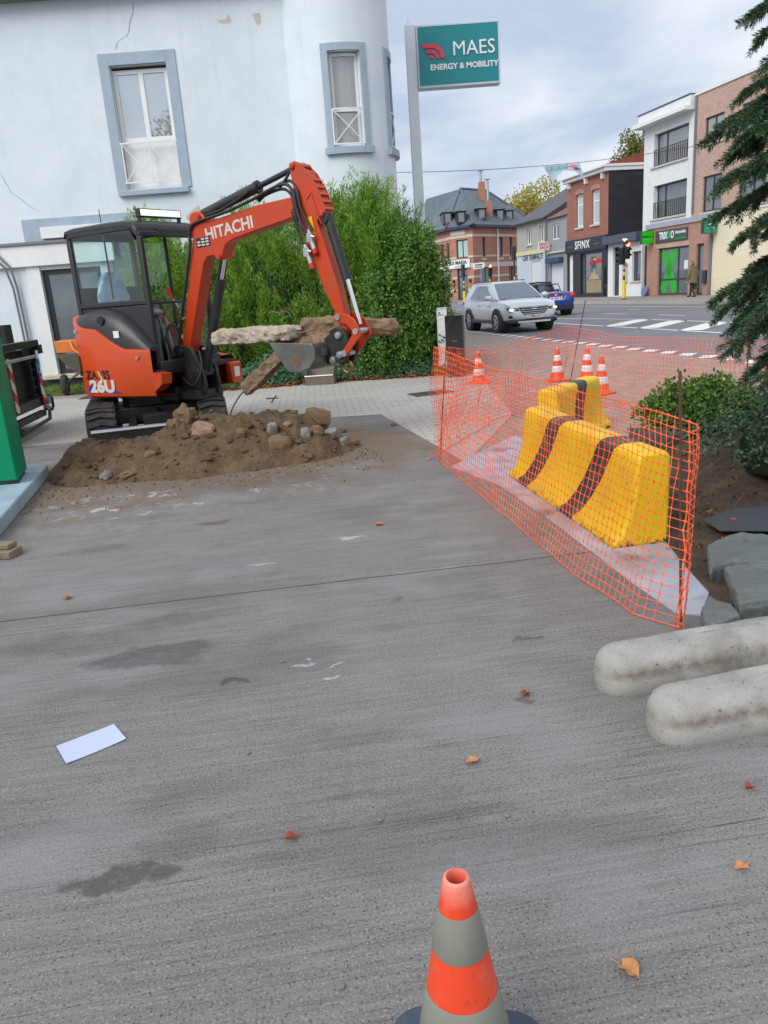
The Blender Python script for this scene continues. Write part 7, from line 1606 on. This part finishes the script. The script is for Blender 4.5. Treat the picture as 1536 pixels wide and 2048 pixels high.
def slab(label, px, h, seed, rzx=0.0, z0=.03, col='stone'):
    P = [G(a, b, z0+h) for a, b in px]; c = sum(P, Vector())/len(P); mb = MB(); n = len(P)
    ring = []
    D_ = []
    for i in range(n):
        a, b = P[i], P[(i+1)%n]
        for k in range(4): q = a.lerp(b, k/4); q = q+Vector((.008*mnoise.noise(q*9),.008*mnoise.noise(q*9+Vector((5,0,0))),0)); D_.append(q)
    top_ = [(q.x-c.x, q.y-c.y, h+.012*mnoise.noise(q*4)) for q in D_]; mid_ = [((q.x-c.x)*1.03, (q.y-c.y)*1.03, h*.5) for q in D_]; bot_ = [((q.x-c.x)*.98, (q.y-c.y)*.98, -.03) for q in D_]
    mb.loft([bot_, mid_, top_]); o = mb.build('slate_slab', M[col], None, .008, smooth=35); o.location = (c.x, c.y, z0); rough(o, .022, .07, 3); return tag(o, label, 'stone slab', 'slate slabs in the planting bed')
slab('greenish slate slab, farther of the two large ones beside the soil', [(1416,1088),(1480,1062),(1520,1064),(1580,1075),(1560,1125),(1470,1120),(1424,1133)], .07, 1)
slab('flat grey slate slab between the greenish one and the wheel stop', [(1448,1130),(1560,1118),(1620,1150),(1600,1190),(1480,1206),(1466,1170)], .06, 2)
slab('small dark stone at the tip of the pale edging strip', [(1404,1212),(1425,1196),(1462,1205),(1480,1228),(1430,1250),(1408,1240)], .05, 3)
wm_ = NT('weed_mat'); ww = wm_.n('ShaderNodeTexWave', i_Vector=wm_.map((1,1,1),(0,0,.2)), i_Scale=28.0, i_Distortion=2.0); wm_.bump(ww.outputs[1], .6, .006); M['weed_mat'] = wm_.fin(wm_.mix(ww.outputs[1], lin(52,56,62), lin(84,90,98)), .8)
mb = MB(); P = [G(a,b,.06) for a, b in ((1405,1040),(1470,1018),(1560,1012),(1640,1022),(1620,1066),(1520,1062),(1440,1062))]; mb.prism([(q.x,q.y) for q in P], lambda a, b, d: (a, b, d), .058, .064); tag(mb.build('weed_mat', M['weed_mat'], None), 'piece of dark woven weed mat on the soil behind the slate slabs', 'mat')
# edging strip under and beside the barrier
et = NT('pale_edging'); ec = et.mix(et.ramp(et.noise(3, 5), .35, .68), lin(150,154,168), lin(182,188,200)); ec = et.mix(et.ramp(et.noise(2.4, 4, .5, et.map((1,1,1),(0,0,0),(4,2,0))), .55, .66, 0, .8), ec, lin(104,98,108)); et.bump(et.noise(30, 5), .3, .006); M['edging'] = et.fin(ec, .45)
P = [G(a,b) for a, b in ((902,935),(960,905),(1030,872),(1062,884),(1230,1010),(1345,1040),(1420,1186),(1402,1232),(1352,1228),(1262,1165),(1120,1055),(1000,972))]
mb = MB(); mb.prism([(q.x,q.y) for q in P], lambda a, b, d: (a, b, d), -.01, .008); tag(mb.build('edging_strip', M['edging'], None, .004), 'pale bluish grey edging strip under the near yellow barrier', 'edging')
# bushes
def mound(name, label, c, r, mat, n, L, W, seed, arch=False):
    t_ = T(name, label, 'bush', (c[0],c[1],0), 0); rg = np.random.default_rng(seed)
    d = unit(rg.normal(size=(n,3))); d[:,2] = np.abs(d[:,2])*.9+.02; d = unit(d); k = .72+.34*rg.random(n)
    th = np.arctan2(d[:,1], d[:,0]); k = k*(1+.14*np.sin(3*th+seed)+.10*np.sin(7*th+5*d[:,2]))
    P = d*k[:,None]*np.array(r)+np.array([0,0,c[2]])
    if arch:
        m = 150; a = rg.random(m)*2*PI; o = np.stack([np.cos(a),np.sin(a),np.zeros(m)],1); B = []; DD = []
        for i in range(m):
            up = .5+.7*rg.random(); Lb = .55+.6*rg.random()
            for s in np.linspace(.1,1,34):
                p = o[i]*np.array(r)*Lb*s*1.25+np.array([0,0,c[2]+r[2]*(up*s*1.6-1.25*s*s*up)]); p[2] = max(p[2],.03); B.append(p+rg.normal(size=3)*.012); DD.append(unit(o[i]*.5+rg.normal(size=3)*.8))
        P = np.vstack([P[:n//3], np.array(B)]); d = np.vstack([d[:n//3], np.array(DD)])
    m = len(P); dr = unit(d*.6+rg.normal(size=(m,3))*.8); quads('crown', blades(P, dr, L*(.7+.6*rg.random(m)), W, unit(rg.normal(size=(m,3)))), mat, t_)
    mb = MB(); mb.ball((0,0,c[2]+.05), tuple(x*.55 for x in r), .25, 16, 10, seed); mb.build('dark_core', M['core'], t_)  # solid core, coloured dark as the shaded inside of the bush
    for i in range(5):
        a = 2*PI*i/5; mb = MB(); mb.tube([(0,0,-.02),(r[0]*.3*math.cos(a),r[1]*.3*math.sin(a),c[2]),(r[0]*.6*math.cos(a),r[1]*.6*math.sin(a),c[2]+r[2]*.5)], [.012,.008,.004], 6); mb.build('stem', M['bark'], t_)
    return t_
M['bush_green'] = leaf_mat('bright_bush_leaf', lin(64,104,44), lin(128,158,74), None, .2); M['bush_blue'] = leaf_mat('cotoneaster_leaf', lin(40,66,50), lin(92,118,90), None, .15)
mound('leafy_bush', 'bright green leafy bush behind the nearest rusty rod', (2.72,6.35,.26), (.46,.42,.34), M['bush_green'], 5200, .045, .028, 5)
mound('cotoneaster_bush', 'dark blue green bush with arching twigs below the cedar', (2.78,4.85,.29), (.72,.60,.47), M['bush_blue'], 9000, .032, .016, 6, arch=True)
mound('leafy_bush', 'pinkish tinged loose bush at the right edge behind the dark one', (3.5,5.9,.3), (.5,.5,.42), M['bush_blue'], 3000, .04, .02, 8, arch=True)
n = 1500; V = []
for i in range(n):
    x = RNG.uniform(1.55,3.4); y = RNG.uniform(3.3,5.6); r = RNG.uniform(.003,.014)*RNG.choice([1,1,1.6]); z = max(.01,bedz(x,y)); q = [np.array([x,y,z+r*.6])+r*unit(RNG.normal(size=3)) for _ in range(4)]
    V += [[q[0],q[1],q[2]],[q[0],q[2],q[3]],[q[0],q[3],q[1]],[q[1],q[3],q[2]]]
tag(quads('bed_crumbs', np.array(V), M['soil'], None, 3), 'loose crumbs of earth lying on the planting bed', 'crumbs', kind='stuff')
# dry litter in the bed
n = 160; X = RNG.uniform(1.7,3.2,n); Y = RNG.uniform(3.5,5.0,n); Z = np.array([max(.02,bedz(x,y))+.012 for x, y in zip(X,Y)]); N = unit(np.stack([RNG.normal(size=n)*.5,RNG.normal(size=n)*.5,np.ones(n)],1)); tag(quads('bed_litter', blades(np.stack([X,Y,Z],1), unit(np.cross(N,RNG.normal(size=(n,3)))), .03+.03*RNG.random(n), .016, N), M['litter']), 'dry leaf and twig litter lying on the soil bed', 'leaf litter', kind='stuff')
# ================================================================= cedar at the right edge
M['cedar'] = leaf_mat('cedar_needle', lin(40,70,48), lin(98,132,94), None, .12, .5)
ce = T('cedar_tree', 'dark cedar reaching in from the right with drooping needle branches', 'tree', (3.75,5.1,0))
mb = MB(); mb.tube([(0,0,-.05),(.03,0,1.5),(0,.05,3.2),(.05,0,6.5)], [.17,.14,.11,.03], 12); mb.build('trunk', M['bark'], ce)
tips = [(1412,262,4.7,-.25),(1432,352,4.5,-.1),(1448,300,4.9,.1),(1428,418,4.8,-.3),(1462,470,4.5,-.1),(1440,232,5.0,0),(1480,170,4.8,.1),(1505,60,4.7,.2),(1500,10,4.9,.3),(1530,110,4.6,0),(1490,385,5.1,0),(1500,520,4.8,-.2),(1416,590,4.7,-.1),(1440,690,4.5,-.3),(1452,640,4.9,0),(1430,610,5.1,.1),(1490,735,4.6,-.2),(1475,560,4.9,0),(1508,610,4.4,-.1),(1500,310,4.5,0),(1525,450,4.9,-.2),(1520,230,4.8,0),(1530,690,4.9,-.1)]
rg = np.random.default_rng(77); NV = []
tips += [(x+float(rg.uniform(8,70)), y+float(rg.uniform(-45,45)), Y+float(rg.uniform(-.35,.5)), d) for x, y, Y, d in tips[::2]]; bm_ = MB()
for bi, (px_, py_, Y_, dz) in enumerate(tips):
    px_ += 30; tip = np.array(D(px_,py_,Y_))-np.array([3.75,5.1,0]); root = np.array([0,0,tip[2]+.35+.25*rg.random()]); mid = root*.45+tip*.55+np.array([0,0,.16])
    crv = [(1-s)**2*root+2*s*(1-s)*mid+s*s*tip for s in np.linspace(0,1,14)]
    bm_.tube([tuple(c) for c in crv], [.022*(1-i/14)+.003 for i in range(14)], 6)
    tl_ = tip-root; Lb = np.linalg.norm(tl_); tl_ = tl_/Lb; sd_ = unit(np.cross(tl_, np.array([0,0,1.])))
    for q in range(54):
        s = .30+.70*(q/53)**.8; b0 = (1-s)**2*root+2*s*(1-s)*mid+s*s*tip; sg = 1 if q % 2 else -1
        if q > 50: d0 = unit(tl_+np.array([0,0,-.25])+rg.normal(size=3)*.12)
        else: d0 = unit(tl_*.75+sd_*sg*.75*(.5+rg.random())+np.array([0,0,-.22-.25*rg.random()])+rg.normal(size=3)*.15)
        L = (.34-.20*s)*(.7+.6*rg.random())
        m = int(150*L/.2)+16; u = rg.random(m); P = b0+d0*(u*L)[:,None]+np.array([0,0,-.25])*((u*L)**2)[:,None]/max(L,.05)*.5
        rd_ = unit(np.cross(d0, rg.normal(size=(m,3)))); dd = unit(d0*.75+rd_*.8); NV.append(blades(P, dd, .028+.016*rg.random(m), .0052, rg.normal(size=(m,3))))
        bm_.tube([tuple(b0), tuple(b0+d0*L*.6), tuple(b0+d0*L+np.array([0,0,-.06*L]))], [.004,.003,.0015], 4)
quads('foliage', np.vstack(NV), M['cedar'], ce); bm_.build('branches', M['bark'], ce)
# ================================================================= small things on the forecourt
P = [G(113,1494),G(133,1530),G(253,1480),G(228,1450)]; c = sum(P, Vector())/4
mb = MB(); nx = 10; vs = []
for j in range(7):
    for i in range(nx+1): q = P[0].lerp(P[3], i/nx).lerp(P[1].lerp(P[2], i/nx), j/6); vs.append((q.x, q.y, .004+.003*(abs(i/nx-.5)*2)**3*(.4+.6*j/6)))
mb.add(vs, [(j*(nx+1)+i, j*(nx+1)+i+1, (j+1)*(nx+1)+i+1, (j+1)*(nx+1)+i) for j in range(6) for i in range(nx)])
pa = mb.build('paper_sheet', pm('white_paper', lin(188,200,226), .7, .02), None, smooth=0); s_ = pa.modifiers.new('solid','SOLIDIFY'); s_.thickness = .0015; tag(pa, 'white sheet of paper lying on the concrete at the left', 'paper')
def leaf(px_, py_, L, col, seed, label, rz):
    mb = MB(); n = 14; vs = [(0,0,.004)]
    for k in range(n):
        a = 2*PI*k/n; r = L*.5*(.62+.38*abs(math.sin(a*2.5+seed)))*(1+.25*math.cos(a)); vs.append((r*math.cos(a), r*.72*math.sin(a), .004+.35*L*max(0,mnoise.noise(Vector((math.cos(a)*1.5,math.sin(a)*1.5,seed))))+.012*abs(math.sin(a))))
    mb.add(vs, [(0,1+k,1+(k+1)%n) for k in range(n)]); mb.tube([(L*.5,0,.006),(L*.85,.01,.012)], .0012, 5)
    o = mb.build('fallen_leaf', col, None, smooth=60); p = G(px_,py_); o.location = (p.x,p.y,.001); o.rotation_euler = (0,0,rz); return tag(o, label, 'leaf', 'fallen leaves on the concrete')
lf1 = pm('tan_leaf', lin(196,140,92), .7, .2, 30); lf2 = pm('red_brown_leaf', lin(146,72,48), .7, .2, 30); lf3 = pm('orange_leaf', lin(206,122,80), .7, .2, 30)
leaf(943,1527,.048,lf1,1,'tan curled leaf halfway between the paper and the wheel stop',.4); leaf(580,1680,.042,lf2,2,'thin reddish brown leaf left of the near cone',.1); leaf(1262,1948,.058,lf1,3,'large tan leaf at the lower right of the near cone',2.2); leaf(1480,1740,.042,lf1,4,'tan leaf at the right edge below the wheel stops',.2)
leaf(1497,1580,.032,lf2,5,'small red brown leaf just below the nearer wheel stop',.0); leaf(1050,1393,.05,lf2,6,'crumpled brown leaf left of the wheel stops',.8); leaf(757,1051,.06,lf3,7,'orange leaf on the concrete in front of the soil heap',.1); leaf(134,1199,.055,lf3,8,'orange leaf on the concrete above the paper',1.2); leaf(1463,1082,.05,lf2,9,'reddish leaf lying on the greenish slate slab',.7)
bpy.data.objects['fallen_leaf.008'].location.z = .115
for i, (px_, py_) in enumerate(((565,1325),(497,1508),(760,1643),(683,1977),(1015,1634))):
    mb = MB(); mb.ball((0,0,.005), (.009,.007,.006), .3, 9, 6, i); o = mb.build('pebble', gry, None); o.location = G(px_,py_); tag(o, 'tiny grey pebble lying on the open concrete', 'pebble', 'tiny pebbles on the concrete')

# tree behind the viewer, seen mirrored in the house window
tree(-8.6, -9.0, 11.4, 2.1, 'green_tree', 'leafy tree standing behind the viewer, mirrored in the house window', 41, n=6000, zc=.78)
